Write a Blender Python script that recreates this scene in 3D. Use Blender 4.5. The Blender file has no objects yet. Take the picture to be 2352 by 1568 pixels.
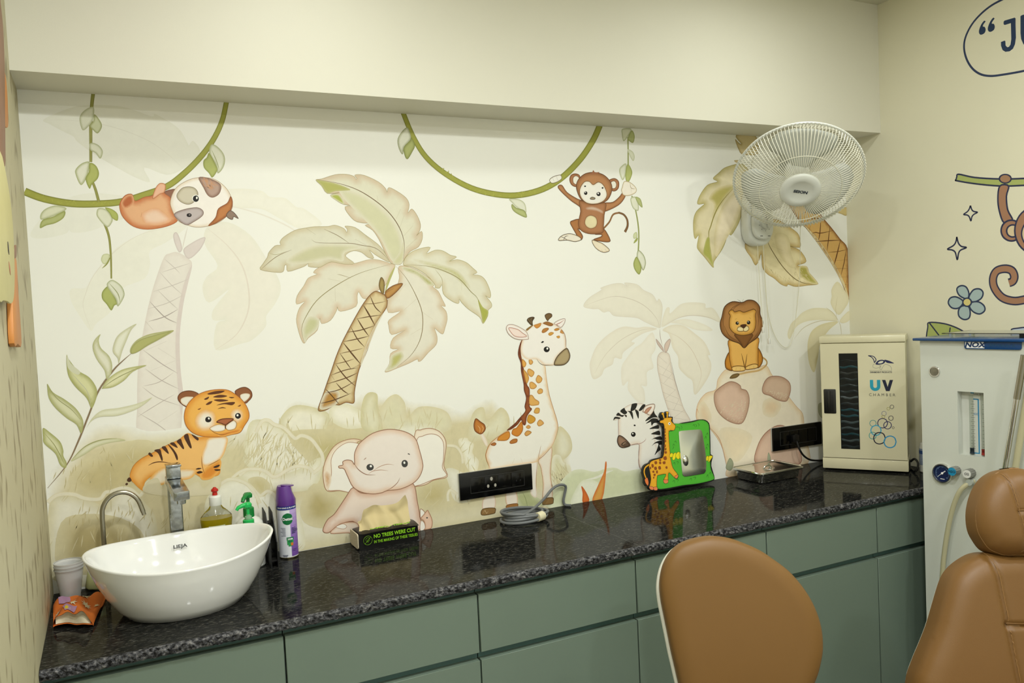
import bpy, bmesh, math, random
import numpy as np
from mathutils import Vector, Matrix
from mathutils.geometry import delaunay_2d_cdt

S = bpy.context.scene
COL = S.collection
PI = math.pi

# ------------------------------------------------------------------ camera, world, lights, exposure
W, MT, DB, HC = 3.2724, 2.3016, 0.1963, 2.8527      # room width, underside of beam, beam depth, ceiling
CT, CD = 0.85, 0.60                                  # counter top height, counter depth
cd = bpy.data.cameras.new('camera')
cd.sensor_width = 36.0
cd.lens = 36.0 * 1884.47326 / 2352.0
cd.clip_start = 0.05
cam = bpy.data.objects.new('camera', cd)
COL.objects.link(cam)
cam.location = (0.184992, -2.716912, 1.628045)
cam.rotation_euler = (1.52577379, 0.0467613487, -0.460014566)
S.camera = cam

wd = bpy.data.worlds.new('world')
S.world = wd
wd.use_nodes = True
wd.node_tree.nodes['Background'].inputs[0].default_value = (1.0, 0.97, 0.88, 1)
wd.node_tree.nodes['Background'].inputs[1].default_value = 0.12

S.view_settings.view_transform = 'Standard'
S.view_settings.look = 'None'
S.view_settings.gamma = 1.0
S.view_settings.use_curve_mapping = False
S.view_settings.exposure = 0.07
LAMP_TINT = (0.955, 0.985, 0.965)
# recessed ceiling downlights: x, y, watts, where
DOWNLIGHTS = [(0.75, -0.74, 3.8, 'above the basin, close to the beam'), (2.40, -0.80, 4.5, 'near the wall fan'),
              (0.45, -1.75, 20, 'by the left wall, middle of the room'), (1.50, -1.85, 20, 'at the centre of the room'),
              (2.70, -2.10, 12, 'above the dental chair'), (0.55, -2.90, 17, 'at the far end of the room, left side'), (1.90, -2.95, 12, 'at the far end of the room, right side')]
for x, y, w, _ in DOWNLIGHTS:
    ld = bpy.data.lights.new('ceiling_light', 'AREA')
    ld.shape = 'DISK'
    ld.size = 0.13
    ld.energy = w
    ld.color = LAMP_TINT
    lo = bpy.data.objects.new('ceiling_lamp', ld)
    COL.objects.link(lo)
    lo.location = (x, y, HC - 0.012)


# ------------------------------------------------------------------ helpers
def lin(h):
    h = h.lstrip('#')
    c = [int(h[i:i + 2], 16) / 255 for i in (0, 2, 4)]
    return tuple(v / 12.92 if v <= .04045 else ((v + .055) / 1.055) ** 2.4 for v in c)

MATS = {}
def mat(name, col, rough=.5, metal=0.0, var=.05, sc=9.0, bump=0.0, bsc=60.0, coat=0.0, trans=0.0, ior=1.45,
        spec=.5, alpha=1.0, stretch=(1, 1, 1), emit=None, sss=0.0):
    if name in MATS:
        return MATS[name]
    m = bpy.data.materials.new(name)
    m.use_nodes = True
    nt = m.node_tree
    b = nt.nodes['Principled BSDF']
    tc = nt.nodes.new('ShaderNodeTexCoord')
    mp = nt.nodes.new('ShaderNodeMapping')
    mp.inputs['Scale'].default_value = stretch
    nt.links.new(tc.outputs['Object'], mp.inputs['Vector'])
    nz = nt.nodes.new('ShaderNodeTexNoise')
    nz.inputs['Scale'].default_value = sc
    nz.inputs['Detail'].default_value = 4
    nt.links.new(mp.outputs[0], nz.inputs['Vector'])
    mr = nt.nodes.new('ShaderNodeMapRange')
    mr.inputs['From Min'].default_value = .25
    mr.inputs['From Max'].default_value = .75
    mr.inputs['To Min'].default_value = 1 - var
    mr.inputs['To Max'].default_value = 1 + var
    nt.links.new(nz.outputs['Fac'], mr.inputs['Value'])
    mx = nt.nodes.new('ShaderNodeVectorMath')
    mx.operation = 'SCALE'
    c = lin(col) if isinstance(col, str) else col
    mx.inputs[0].default_value = c
    nt.links.new(mr.outputs[0], mx.inputs['Scale'])
    nt.links.new(mx.outputs[0], b.inputs['Base Color'])
    b.inputs['Roughness'].default_value = rough
    b.inputs['Metallic'].default_value = metal
    b.inputs['IOR'].default_value = ior
    b.inputs['Specular IOR Level'].default_value = spec
    b.inputs['Coat Weight'].default_value = coat
    b.inputs['Coat Roughness'].default_value = .08
    b.inputs['Transmission Weight'].default_value = trans
    b.inputs['Alpha'].default_value = alpha
    if sss:
        b.inputs['Subsurface Weight'].default_value = sss
        b.inputs['Subsurface Radius'].default_value = (.01, .008, .006)
    if emit:
        b.inputs['Emission Color'].default_value = (*LAMP_TINT, 1)
        b.inputs['Emission Strength'].default_value = emit
    if bump:
        n2 = nt.nodes.new('ShaderNodeTexNoise')
        n2.inputs['Scale'].default_value = bsc
        n2.inputs['Detail'].default_value = 5
        nt.links.new(mp.outputs[0], n2.inputs['Vector'])
        bp = nt.nodes.new('ShaderNodeBump')
        bp.inputs['Strength'].default_value = bump
        bp.inputs['Distance'].default_value = .004
        nt.links.new(n2.outputs['Fac'], bp.inputs['Height'])
        nt.links.new(bp.outputs[0], b.inputs['Normal'])
    MATS[name] = m
    return m

ORG = {}                                             # world origin of every Empty / parent object
def thing(name, label, cat, loc, group=None):
    o = bpy.data.objects.new(name, None)
    COL.objects.link(o)
    o.empty_display_size = .05
    o.location = loc
    ORG[o] = Vector(loc)
    tag(o, label, cat, group)
    return o

def tag(o, label=None, cat=None, group=None, kind=None):
    if label: o['label'] = label
    if cat: o['category'] = cat
    if group: o['group'] = group
    if kind: o['kind'] = kind
    return o

def frame(o, u, v, n=None):
    """matrix with columns u, v, n and origin o"""
    u = Vector(u).normalized(); v = Vector(v).normalized()
    n = Vector(n).normalized() if n else u.cross(v)
    return Matrix(((u.x, v.x, n.x, o[0]), (u.y, v.y, n.y, o[1]), (u.z, v.z, n.z, o[2]), (0, 0, 0, 1)))

def smooth_pts(p, closed=False, sub=4):
    p = [np.array(q, float) for q in p]
    n = len(p)
    if n < 3: return [tuple(q) for q in p]
    out = []
    for i in range(n if closed else n - 1):
        if closed: a, b, c, d = p[i - 1], p[i], p[(i + 1) % n], p[(i + 2) % n]
        else: a, b, c, d = p[max(i - 1, 0)], p[i], p[i + 1], p[min(i + 2, n - 1)]
        for k in range(sub):
            t = k / sub
            out.append(tuple(.5 * (2 * b + (c - a) * t + (2 * a - 5 * b + 4 * c - d) * t * t + (3 * b - a - 3 * c + d) * t ** 3)))
    if not closed: out.append(tuple(p[-1]))
    return out

class MB:
    def __init__(s, T=None):
        s.v = []; s.f = []; s.T = T
    def add(s, vs, fs):
        k = len(s.v)
        s.v += [Vector(v) if s.T is None else s.T @ Vector(v) for v in vs]
        s.f += [tuple(i + k for i in f) for f in fs]
        return s
    def box(s, x0, x1, y0, y1, z0, z1):
        return s.add([(x, y, z) for z in (z0, z1) for y in (y0, y1) for x in (x0, x1)],
                     [(0, 2, 3, 1), (4, 5, 7, 6), (0, 1, 5, 4), (2, 6, 7, 3), (0, 4, 6, 2), (1, 3, 7, 5)])
    def lathe(s, prof, n=32, c=(0, 0, 0), sx=1.0, sy=1.0, cap=True):
        vs = []; fs = []
        for r, z in prof:
            for i in range(n):
                a = 2 * PI * i / n
                vs.append((c[0] + r * sx * math.cos(a), c[1] + r * sy * math.sin(a), c[2] + z))
        m = len(prof)
        for j in range(m - 1):
            for i in range(n):
                i2 = (i + 1) % n
                fs.append((j * n + i, j * n + i2, (j + 1) * n + i2, (j + 1) * n + i))
        if cap:
            if prof[0][0] > 1e-5: fs.append(tuple(range(n - 1, -1, -1)))
            if prof[-1][0] > 1e-5: fs.append(tuple((m - 1) * n + i for i in range(n)))
        return s.add(vs, fs)
    def tube(s, pts, r, n=10, closed=False, cap=True):
        P = [Vector(p) for p in pts]
        m = len(P)
        rs = r if isinstance(r, (list, tuple)) else [r] * m
        tan = []
        for i in range(m):
            a = P[i - 1] if (i or closed) else P[i]
            b = P[(i + 1) % m] if (i < m - 1 or closed) else P[i]
            t = (b - a)
            tan.append(t.normalized() if t.length > 1e-9 else Vector((0, 0, 1)))
        up = Vector((0, 0, 1)) if abs(tan[0].z) < .9 else Vector((1, 0, 0))
        nrm = (up - tan[0] * up.dot(tan[0])).normalized()
        vs = []; fs = []
        for i in range(m):
            nrm = (nrm - tan[i] * nrm.dot(tan[i]))
            nrm = nrm.normalized() if nrm.length > 1e-6 else tan[i].orthogonal().normalized()
            bi = tan[i].cross(nrm)
            for k in range(n):
                a = 2 * PI * k / n
                vs.append(P[i] + (nrm * math.cos(a) + bi * math.sin(a)) * rs[i])
        for i in range(m if closed else m - 1):
            j = (i + 1) % m
            for k in range(n):
                k2 = (k + 1) % n
                fs.append((i * n + k, i * n + k2, j * n + k2, j * n + k))
        if cap and not closed:
            fs.append(tuple(range(n - 1, -1, -1)))
            fs.append(tuple((m - 1) * n + k for k in range(n)))
        return s.add(vs, fs)
    def prism(s, poly, z0, z1):
        n = len(poly)
        ar = sum(poly[i][0] * poly[(i + 1) % n][1] - poly[(i + 1) % n][0] * poly[i][1] for i in range(n))
        if ar < 0: poly = poly[::-1]
        vs = [(x, y, z0) for x, y in poly] + [(x, y, z1) for x, y in poly]
        fs = [tuple(range(n - 1, -1, -1)), tuple(range(n, 2 * n))]
        for i in range(n):
            j = (i + 1) % n
            fs.append((i, j, n + j, n + i))
        return s.add(vs, fs)
    def build(s, name, m, parent=None, bev=0.0, seg=2, angle=38, smooth=True, sub=0):
        org = ORG.get(parent, Vector((0, 0, 0)))
        me = bpy.data.meshes.new(name)
        me.from_pydata([tuple(v - org) for v in s.v], [], s.f)
        if bev:
            bm = bmesh.new(); bm.from_mesh(me)
            bmesh.ops.remove_doubles(bm, verts=bm.verts, dist=1e-5)
            es = [e for e in bm.edges if len(e.link_faces) == 2 and e.calc_face_angle(0) > math.radians(30)]
            bmesh.ops.bevel(bm, geom=es, offset=bev, segments=seg, profile=.5, affect='EDGES', clamp_overlap=True)
            bm.to_mesh(me); bm.free()
        bm = bmesh.new(); bm.from_mesh(me)
        bmesh.ops.recalc_face_normals(bm, faces=bm.faces)
        bm.to_mesh(me); bm.free()
        if smooth:
            me.polygons.foreach_set('use_smooth', [True] * len(me.polygons))
            me.set_sharp_from_angle(angle=math.radians(angle))
        me.materials.append(m)
        o = bpy.data.objects.new(name, me)
        COL.objects.link(o)
        if parent:
            o.parent = parent
        ORG[o] = org
        if sub:
            md = o.modifiers.new('subdivision', 'SUBSURF'); md.levels = sub; md.render_levels = sub
        return o

def rrect(x0, x1, y0, y1, r, n=5):
    p = []
    for cx, cy, a0 in ((x1 - r, y1 - r, 0), (x0 + r, y1 - r, 90), (x0 + r, y0 + r, 180), (x1 - r, y0 + r, 270)):
        for k in range(n + 1):
            a = math.radians(a0 + 90 * k / n)
            p.append((cx + r * math.cos(a), cy + r * math.sin(a)))
    return p

def ell(cx, cy, rx, ry, n=24):
    return [(cx + rx * math.cos(2 * PI * k / n), cy + ry * math.sin(2 * PI * k / n)) for k in range(n)]

def lettering(txt, size, T, at, m, parent, name='lettering', bold=0.0, shear=0.0, align='CENTER', sx=1.0, bend=None, sp=1.0):
    """flat printed words on the plane T (columns u, v, n), in metres"""
    cu = bpy.data.curves.new('t', 'FONT')
    cu.body = txt
    cu.size = size
    cu.align_x = align
    cu.align_y = 'CENTER'
    cu.offset = bold
    cu.shear = shear
    cu.space_character = sp
    cu.resolution_u = 3
    to = bpy.data.objects.new('t', cu)
    COL.objects.link(to)
    me0 = bpy.data.meshes.new_from_object(to.evaluated_get(bpy.context.evaluated_depsgraph_get()))
    b = MB()
    for v in me0.vertices:
        p = Vector((at[0] + v.co.x * sx, at[1] + v.co.y, .0004))
        b.v.append(bend(p) if bend else T @ p)
    b.f = [tuple(p.vertices) for p in me0.polygons]
    bpy.data.objects.remove(to); bpy.data.curves.remove(cu); bpy.data.meshes.remove(me0)
    return b.build(name, m, parent, smooth=False)

# ---- flat painted print: layered coloured shapes that lie on a surface (thousandths of a millimetre apart)
PAPER_LIN = (.83, .825, .76)
TONE = {'painted_faded_palm': (1.12, .12), 'painted_faded_palm_behind_zebra': (1.14, .05), 'painted_faded_palm_in_corner': (1.18, .05),
        'painted_tan_bushes': (1.08, .0), 'painted_main_palm': (.96, 0), 'painted_boulder_mound': (1.10, .08), 'painted_tan_palm': (1.14, 0),
        'painted_giraffe': (1.04, 0), 'painted_elephant': (1.05, .06), 'painted_zebra': (1.08, 0), 'painted_lion': (1.08, 0), 'painted_hanging_vine': (1.1, 0),
        'painted_swinging_vine': (1.08, 0), 'painted_sloth': (1.04, 0), 'painted_green_bamboo_spray': (1.08, .05)}
tone = (1.0, 0.0)                                    # strength of the ink and how far it is washed out towards the paper
def ink(h): return tuple(c * k for c, k in zip(lin(h), (1.02, 1.035, 1.14)))
def alb(h):
    g, f = tone
    return tuple(min((c * g) * (1 - f) + p * f, p * 1.06) for c, p in zip(ink(h), PAPER_LIN))

def print_material(name):
    m = bpy.data.materials.new(name)
    m.use_nodes = True
    nt = m.node_tree
    b = nt.nodes['Principled BSDF']
    at = nt.nodes.new('ShaderNodeAttribute'); at.attribute_name = 'paint'
    tc = nt.nodes.new('ShaderNodeTexCoord')
    n1 = nt.nodes.new('ShaderNodeTexNoise'); n1.inputs['Scale'].default_value = 34; n1.inputs['Detail'].default_value = 7
    n1.inputs['Roughness'].default_value = .62
    nt.links.new(tc.outputs['Object'], n1.inputs['Vector'])
    g = nt.nodes.new('ShaderNodeAttribute'); g.attribute_name = 'grain'
    a = nt.nodes.new('ShaderNodeMath'); a.operation = 'SUBTRACT'; a.inputs[1].default_value = .5
    nt.links.new(n1.outputs['Fac'], a.inputs[0])
    k = nt.nodes.new('ShaderNodeMath'); k.operation = 'MULTIPLY_ADD'; k.inputs[2].default_value = 1
    nt.links.new(a.outputs[0], k.inputs[0])
    nt.links.new(g.outputs['Fac'], k.inputs[1])
    s = nt.nodes.new('ShaderNodeVectorMath'); s.operation = 'SCALE'
    nt.links.new(at.outputs['Color'], s.inputs[0]); nt.links.new(k.outputs[0], s.inputs['Scale'])
    nt.links.new(s.outputs[0], b.inputs['Base Color'])
    b.inputs['Roughness'].default_value = .55
    b.inputs['Specular IOR Level'].default_value = .3
    return m
PRINT = print_material('watercolour_print')

def seg_dist(P, B):
    A = B; C = np.roll(B, -1, 0)
    d = C - A
    L = (d * d).sum(1) + 1e-12
    t = np.clip(((P[:, None] - A) * d).sum(2) / L, 0, 1)
    q = A + t[..., None] * d
    return np.sqrt(((P[:, None] - q) ** 2).sum(2).min(1))

def inside(P, B):
    x, y = P[:, 0:1], P[:, 1:2]
    x0, y0 = B[:, 0], B[:, 1]; x1, y1 = np.roll(x0, -1), np.roll(y0, -1)
    c = ((y0 > y) != (y1 > y)) & (x < (x1 - x0) * (y - y0) / (y1 - y0 + 1e-12) + x0)
    return c.sum(1) % 2 == 1

LAYERS = {}
def print_figure(name, parent, T, rows, key, eps=.00003, bend=None):
    """rows: (kind, colour, edge colour, width(s), options, points) in half millimetres on plane T"""
    global tone
    tone = TONE.get(name, (1.0, 0.0))
    rnd = random.Random(name + str(len(rows)))
    V = []; F = []; CO = []; GR = []
    reg = LAYERS.setdefault(key, [])
    grain = 0.0; under = PAPER_LIN
    def layer(pts):
        a = np.array(pts)
        bb = (*a.min(0), *a.max(0))
        l = 1
        for q, ql in reg:
            if ql >= l and q[0] < bb[2] and q[2] > bb[0] and q[1] < bb[3] and q[3] > bb[1]: l = ql + 1
        reg.append((bb, l))
        return l * eps
    def put(pts, faces, cols, z, soft):
        k = len(V)
        for (x, y) in pts:
            p = Vector((x / 2000, y / 2000, z))
            V.append(bend(p) if bend else T @ p)
        if soft: cols = [(*(c[q] * c[3] + (1 - c[3]) * under[q] for q in range(3)), 1) for c in cols]   # a wash over the ink or paper below
        CO.extend(cols); GR.extend([grain] * len(pts))
        F.extend(tuple(i + k for i in f) for f in faces)
    def stroke(pts, w0, w1, ca, cb, taper, z, alpha):
        P = np.array(pts, float); n = len(P)
        d = np.gradient(P, axis=0)
        d /= np.linalg.norm(d, axis=1)[:, None] + 1e-9
        nr = np.stack([-d[:, 1], d[:, 0]], 1)
        t = np.linspace(0, 1, n)
        w = (w0 + (w1 - w0) * t) / 2
        if taper: w = w * np.clip(np.minimum(t, 1 - t) / taper, .12, 1) ** .7
        if ca == cb:
            pp = np.concatenate([P + nr * w[:, None], P - nr * w[:, None]])
            fs = [(i, n + i, n + i + 1, i + 1) for i in range(n - 1)]
            put(pp, fs, [(*ca, alpha)] * (2 * n), z, alpha < 1)
        else:                                          # a rounded band: dark edges, lighter middle
            pp = np.concatenate([P + nr * w[:, None], P + nr * w[:, None] * .55, P - nr * w[:, None] * .55, P - nr * w[:, None]])
            fs = []
            for r in range(3): fs += [(r * n + i, (r + 1) * n + i, (r + 1) * n + i + 1, r * n + i + 1) for i in range(n - 1)]
            put(pp, fs, [(*cb, 1)] * n + [(*ca, 1)] * (2 * n) + [(*cb, 1)] * n, z, False)
    for kind, c1, c2, wd_, op, pts in rows:
        grain = op.get('n', 0.0) * 2.4
        al = op.get('a', 1.0)
        under = alb(op['u']) if 'u' in op else PAPER_LIN
        if kind in 'FPG':
            B = pts if kind == 'P' else smooth_pts(pts, True, 3 if len(pts) > 30 else 4)
            ew = wd_[0]
            z = layer(B)
            ca, cb = alb(c1), alb(c2)
            ea = op.get('ea', al)
            soft = al < 1 or ea < 1
            if ew <= 0 or (ca == cb and not soft):
                put(B, [tuple(range(len(B)))], [(*ca, al)] * len(B), z, soft)
            else:
                A = np.array(B)
                lo, hi = A.min(0), A.max(0)
                stp = max(ew * .5, (hi - lo).max() / 34, 2.5)
                gx, gy = np.meshgrid(np.arange(lo[0], hi[0], stp), np.arange(lo[1], hi[1], stp * .87))
                gx[1::2] += stp / 2
                G = np.stack([gx.ravel(), gy.ravel()], 1)
                if len(G):
                    G = G[inside(G, A)]
                if len(G):
                    G = G[seg_dist(G, A) > stp * .35]
                nb = len(B)
                allp = [Vector(p) for p in B] + [Vector(p) for p in G]
                r = delaunay_2d_cdt(allp, [], [list(range(nb))], 1, 1e-4)
                Q = np.array([tuple(p) for p in r[0]])
                D = seg_dist(Q, A)
                t = np.clip(D / ew, 0, 1); t = t * t * (3 - 2 * t)
                cols = [(*(cb[k] + (ca[k] - cb[k]) * q for k in range(3)), ea + (al - ea) * q) for q in t]
                put(Q, [tuple(f) for f in r[2]], cols, z, soft)
            if 'o' in op:
                oc = alb(op['o'])
                stroke(B + [B[0]], op.get('ow', 3), op.get('ow', 3), oc, oc, 0, z + eps * .5, 1.0)
        elif kind in 'SB':
            P = smooth_pts(pts, False, 5)
            z = layer(P)
            ca = alb(c1); cb = alb(c2)
            stroke(P, wd_[0], wd_[-1], ca, cb if kind == 'B' else ca, op.get('t', .35) if kind == 'S' else 0, z, al)
        elif kind == 'H':                              # loose brush hatching inside an outline
            w, ln, n, ang, spr = wd_
            A = np.array(smooth_pts(pts, True, 3))
            z = layer(A)
            lo, hi = A.min(0), A.max(0)
            ca = alb(c1); k = 0; tries = 0
            while k < n and tries < n * 20:
                tries += 1
                p = np.array([rnd.uniform(lo[0], hi[0]), rnd.uniform(lo[1], hi[1])])
                if not inside(p[None], A)[0]: continue
                a = ang + rnd.gauss(0, spr); l = ln * rnd.uniform(.5, 1.2); bw = rnd.uniform(-.05, .05)
                u = np.array([math.cos(a), math.sin(a)]); v = np.array([-u[1], u[0]])
                stroke([p - u * l / 2, p + v * l * bw * .5, p + u * l / 2 + v * l * bw * .2], w, w, ca, ca, .5, z + (k % 7) * 4e-6, al * rnd.uniform(.5, 1))
                k += 1
    me = bpy.data.meshes.new(name)
    org = ORG.get(parent, Vector((0, 0, 0)))
    me.from_pydata([tuple(v - org) for v in V], [], F)
    ca = me.color_attributes.new('paint', 'FLOAT_COLOR', 'POINT')
    ca.data.foreach_set('color', np.array(CO, np.float32).ravel())
    ga = me.attributes.new('grain', 'FLOAT', 'POINT')
    ga.data.foreach_set('value', np.array(GR, np.float32))
    me.materials.append(PRINT)
    nrm = T.to_3x3() @ Vector((0, 0, 1)) if T else None
    if nrm is not None:                                # all faces look away from the wall
        bm = bmesh.new(); bm.from_mesh(me)
        bmesh.ops.reverse_faces(bm, faces=[f for f in bm.faces if f.normal.dot(nrm) < 0])
        bm.to_mesh(me); bm.free()
    o = bpy.data.objects.new(name, me)
    COL.objects.link(o)
    if parent: o.parent = parent
    ORG[o] = org
    return o

def read_prints(txt):  # point tables traced from image pixels, projected through the camera onto each surface
    figs = []; rows = None
    for ln in txt.strip().split('\n'):
        if ln.startswith('#'):
            rows = []; figs.append((ln[1:], rows)); continue
        h, p = ln.split(':')
        t = h.split()
        kind = t[0]; i = 2
        c1 = t[1]; c2 = c1
        if kind in 'FPGB': c2 = t[2]; i = 3
        wd_ = []; op = {}
        for q in t[i:]:
            if '=' in q:
                a, b = q.split('='); op[a] = b if a in 'ou' else float(b)
            else: wd_.append(float(q))
        n = [int(q) for q in p.split()]
        rows.append((kind, c1, c2, wd_, op, list(zip(n[::2], n[1::2]))))
    return figs


# ------------------------------------------------------------------ the room
PAPER = mat('mural_paper', (.83, .825, .76), .55, var=.012, sc=3, spec=.3, bump=.02, bsc=400)
CREAM = mat('cream_paint', (.69, .67, .56), .6, var=.015, sc=2, spec=.3, bump=.03, bsc=250)
CREAM_R = mat('cream_paint_side', (.72, .69, .525), .6, var=.015, sc=2, spec=.3, bump=.03, bsc=250)
CEIL = mat('ceiling_paint', (.62, .60, .47), .7, var=.02, sc=2, spec=.2)
FLOORM = mat('floor_vinyl', '9a9a96', .4, var=.05, sc=4)

def struct(name, b, m):
    o = b.build(name, m, smooth=False)
    o['kind'] = 'structure'
    return o
YF = -3.7
wall_back = struct('wall_back', MB().box(0, W, 0, .12, 0, HC), PAPER)
wall_right = struct('wall_right', MB().box(W, W + .12, YF, .12, 0, HC), CREAM_R)
struct('wall_front', MB().box(-.12, W + .12, YF - .12, YF, 0, HC), mat('white_paint', (.8, .8, .77), .6))
floor = struct('floor', MB().box(-.12, W + .12, YF, .12, -.1, 0), FLOORM)
struct('ceiling', MB().box(-.12, W + .12, YF - .12, .12, HC, HC + .1), CEIL)
struct('trim_1', MB().box(0, W, -DB, 0, MT, HC), CREAM)
tag(wall_back, 'wall papered with a watercolour jungle animal mural')
tag(wall_right, 'cream side wall with line-art monkey and lettering')

def wallpaper_material():
    m = bpy.data.materials.new('brush_mark_wallpaper')
    m.use_nodes = True
    nt = m.node_tree; b = nt.nodes['Principled BSDF']
    tc = nt.nodes.new('ShaderNodeTexCoord')
    mp = nt.nodes.new('ShaderNodeMapping'); mp.inputs['Scale'].default_value = (1, 15, 9)
    nt.links.new(tc.outputs['Object'], mp.inputs['Vector'])
    n1 = nt.nodes.new('ShaderNodeTexNoise'); n1.inputs['Scale'].default_value = 1.3; n1.inputs['Detail'].default_value = 1.5
    nt.links.new(mp.outputs[0], n1.inputs['Vector'])
    r = nt.nodes.new('ShaderNodeValToRGB')
    r.color_ramp.elements[0].position = .31; r.color_ramp.elements[0].color = (.26, .22, .125, 1)
    r.color_ramp.elements[1].position = .43; r.color_ramp.elements[1].color = (.47, .43, .275, 1)
    nt.links.new(n1.outputs['Fac'], r.inputs[0])
    nt.links.new(r.outputs[0], b.inputs['Base Color'])
    b.inputs['Roughness'].default_value = .6
    return m
wall_left = struct('wall_left', MB().box(-.12, 0, YF, .12, 0, HC), wallpaper_material())

# ---- granite countertop: two polished slabs with a broken, unpolished front edge
def granite(name, rough, edge):
    m = bpy.data.materials.new(name)
    m.use_nodes = True
    nt = m.node_tree; b = nt.nodes['Principled BSDF']
    tc = nt.nodes.new('ShaderNodeTexCoord')
    mp = nt.nodes.new('ShaderNodeMapping'); mp.inputs['Scale'].default_value = (1, 3.4, 3) if not edge else (1, 1.4, 1.4)
    mp.inputs['Rotation'].default_value = (0, 0, .12)
    nt.links.new(tc.outputs['Object'], mp.inputs['Vector'])
    n1 = nt.nodes.new('ShaderNodeTexNoise'); n1.inputs['Scale'].default_value = 72 if not edge else 85
    n1.inputs['Detail'].default_value = 6; n1.inputs['Roughness'].default_value = .68
    nt.links.new(mp.outputs[0], n1.inputs['Vector'])
    r = nt.nodes.new('ShaderNodeValToRGB')
    e = r.color_ramp.elements
    if edge:
        e[0].position = .42; e[0].color = (.006, .006, .007, 1)
        e[1].position = .72; e[1].color = (.27, .26, .25, 1)
        q = e.new(.54); q.color = (.07, .07, .075, 1)
    else:
        e[0].position = .42; e[0].color = (.003, .004, .0045, 1)
        e[1].position = .74; e[1].color = (.15, .145, .125, 1)
        q = e.new(.57); q.color = (.022, .021, .018, 1)
    nt.links.new(n1.outputs['Fac'], r.inputs[0])
    nt.links.new(r.outputs[0], b.inputs['Base Color'])
    b.inputs['Roughness'].default_value = .5
    b.inputs['Specular IOR Level'].default_value = 0.0
    gl = nt.nodes.new('ShaderNodeBsdfGlossy'); gl.inputs['Roughness'].default_value = rough
    fr = nt.nodes.new('ShaderNodeFresnel'); fr.inputs['IOR'].default_value = 1.45
    fm = nt.nodes.new('ShaderNodeMath'); fm.operation = 'MULTIPLY'; fm.inputs[1].default_value = .5
    nt.links.new(fr.outputs[0], fm.inputs[0])
    ms = nt.nodes.new('ShaderNodeMixShader')
    nt.links.new(fm.outputs[0], ms.inputs[0]); nt.links.new(b.outputs[0], ms.inputs[1]); nt.links.new(gl.outputs[0], ms.inputs[2])
    nt.links.new(ms.outputs[0], nt.nodes['Material Output'].inputs['Surface'])
    n2 = nt.nodes.new('ShaderNodeTexNoise'); n2.inputs['Scale'].default_value = 120 if edge else 30
    nt.links.new(tc.outputs['Object'], n2.inputs['Vector'])
    bp = nt.nodes.new('ShaderNodeBump'); bp.inputs['Strength'].default_value = .9 if edge else .012
    bp.inputs['Distance'].default_value = .004
    nt.links.new(n2.outputs['Fac'], bp.inputs['Height'])
    nt.links.new(bp.outputs[0], b.inputs['Normal']); nt.links.new(bp.outputs[0], gl.inputs['Normal'])
    return m
GR_TOP, GR_EDGE = granite('black_granite_polished', .07, False), granite('black_granite_broken_edge', .42, True)
ct = thing('granite_countertop', 'long black granite countertop with rough speckled front edge on green cabinets', 'countertop', (W / 2, -.3, CT - .026))
JX = 1.649
for x0, x1 in ((.001, JX - .0006), (JX + .0006, W - .001)):
    MB().box(x0, x1, -CD + .012, -.001, CT - .026, CT).build('slab', GR_TOP, ct, smooth=False)
MB().box(JX - .0006, JX + .0006, -CD + .012, -.001, CT - .026, CT - .0003).build('joint', mat('joint_filler', '8a8880', .6), ct, smooth=False)
rnd = random.Random(4)
b = MB(); N = 520; prof = [(-.588, 0), (-.596, -.0015), (-.600, -.006), (-.601, -.013), (-.600, -.020), (-.596, -.0245), (-.588, -.026)]
vs = []; fs = []
for i in range(N + 1):
    x = .001 + (W - .002) * i / N
    for j, (y, z) in enumerate(prof):
        k = 0 if j in (0, 6) else 1
        vs.append((x, y + k * rnd.uniform(-.0022, .0022), CT + z + (k * rnd.uniform(-.0012, .0008))))
for i in range(N):
    for j in range(6):
        a = i * 7 + j
        fs.append((a, a + 1, a + 8, a + 7))
o = b.add(vs, fs).build('front_edge', GR_EDGE, ct, smooth=False)
o['label'] = 'rough broken front edge of speckled granite'

# ---- six base cabinets, each with a drawer over a door
SAGE = mat('sage_laminate', '6b7a6d', .38, var=.02, sc=5, spec=.45)
TEAL = mat('teal_finger_rail', '4e6c6a', .4, var=.02, sc=5)
DARK = mat('dark_green_plinth', '23302c', .7)  # plain dark green colour of the cabinet plinths
ordn = ['leftmost base cabinet, under the white basin', 'second base cabinet from the left wall', 'third base cabinet from the left wall, near the tissue pack',
        'fourth base cabinet, left part hidden by the tan stool', 'fifth base cabinet, behind the tan stool', 'last base cabinet, partly hidden by the white gas machine']
CW = W / 6
for k in range(6):
    x0, x1 = k * CW + .0015, (k + 1) * CW - .0015
    c = thing('base_cabinet', 'sage green ' + ordn[k], 'cabinet', ((x0 + x1) / 2, -.3, 0), 'sage green base cabinets')
    MB().box(x0, x1, -.555, -.02, .1, CT - .0265).build('body', SAGE, c, smooth=False)
    MB().box(x0 + .002, x1 - .002, -.52, -.05, .0, .1).build('plinth', DARK, c, smooth=False)
    MB().box(x0, x1, -.558, -.5551, .805, CT - .0268).build('finger_rail', TEAL, c, smooth=False)
    if k == 0: MB().box(.046, .076, -.5592, -.5582, .8145, .822).build('paper_tape', mat('white_tape', 'c8ccc8', .6), c, smooth=False)
    MB().box(x0, x1, -.558, -.5551, .6125, .633).build('finger_rail', TEAL, c, smooth=False)
    MB().box(x0 + .001, x1 - .001, -.58, -.5552, .634, .803).build('drawer_front', SAGE, c, bev=.001, seg=1)
    MB().box(x0 + .001, x1 - .001, -.58, -.5552, .102, .611).build('door', SAGE, c, bev=.001, seg=1)

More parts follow.
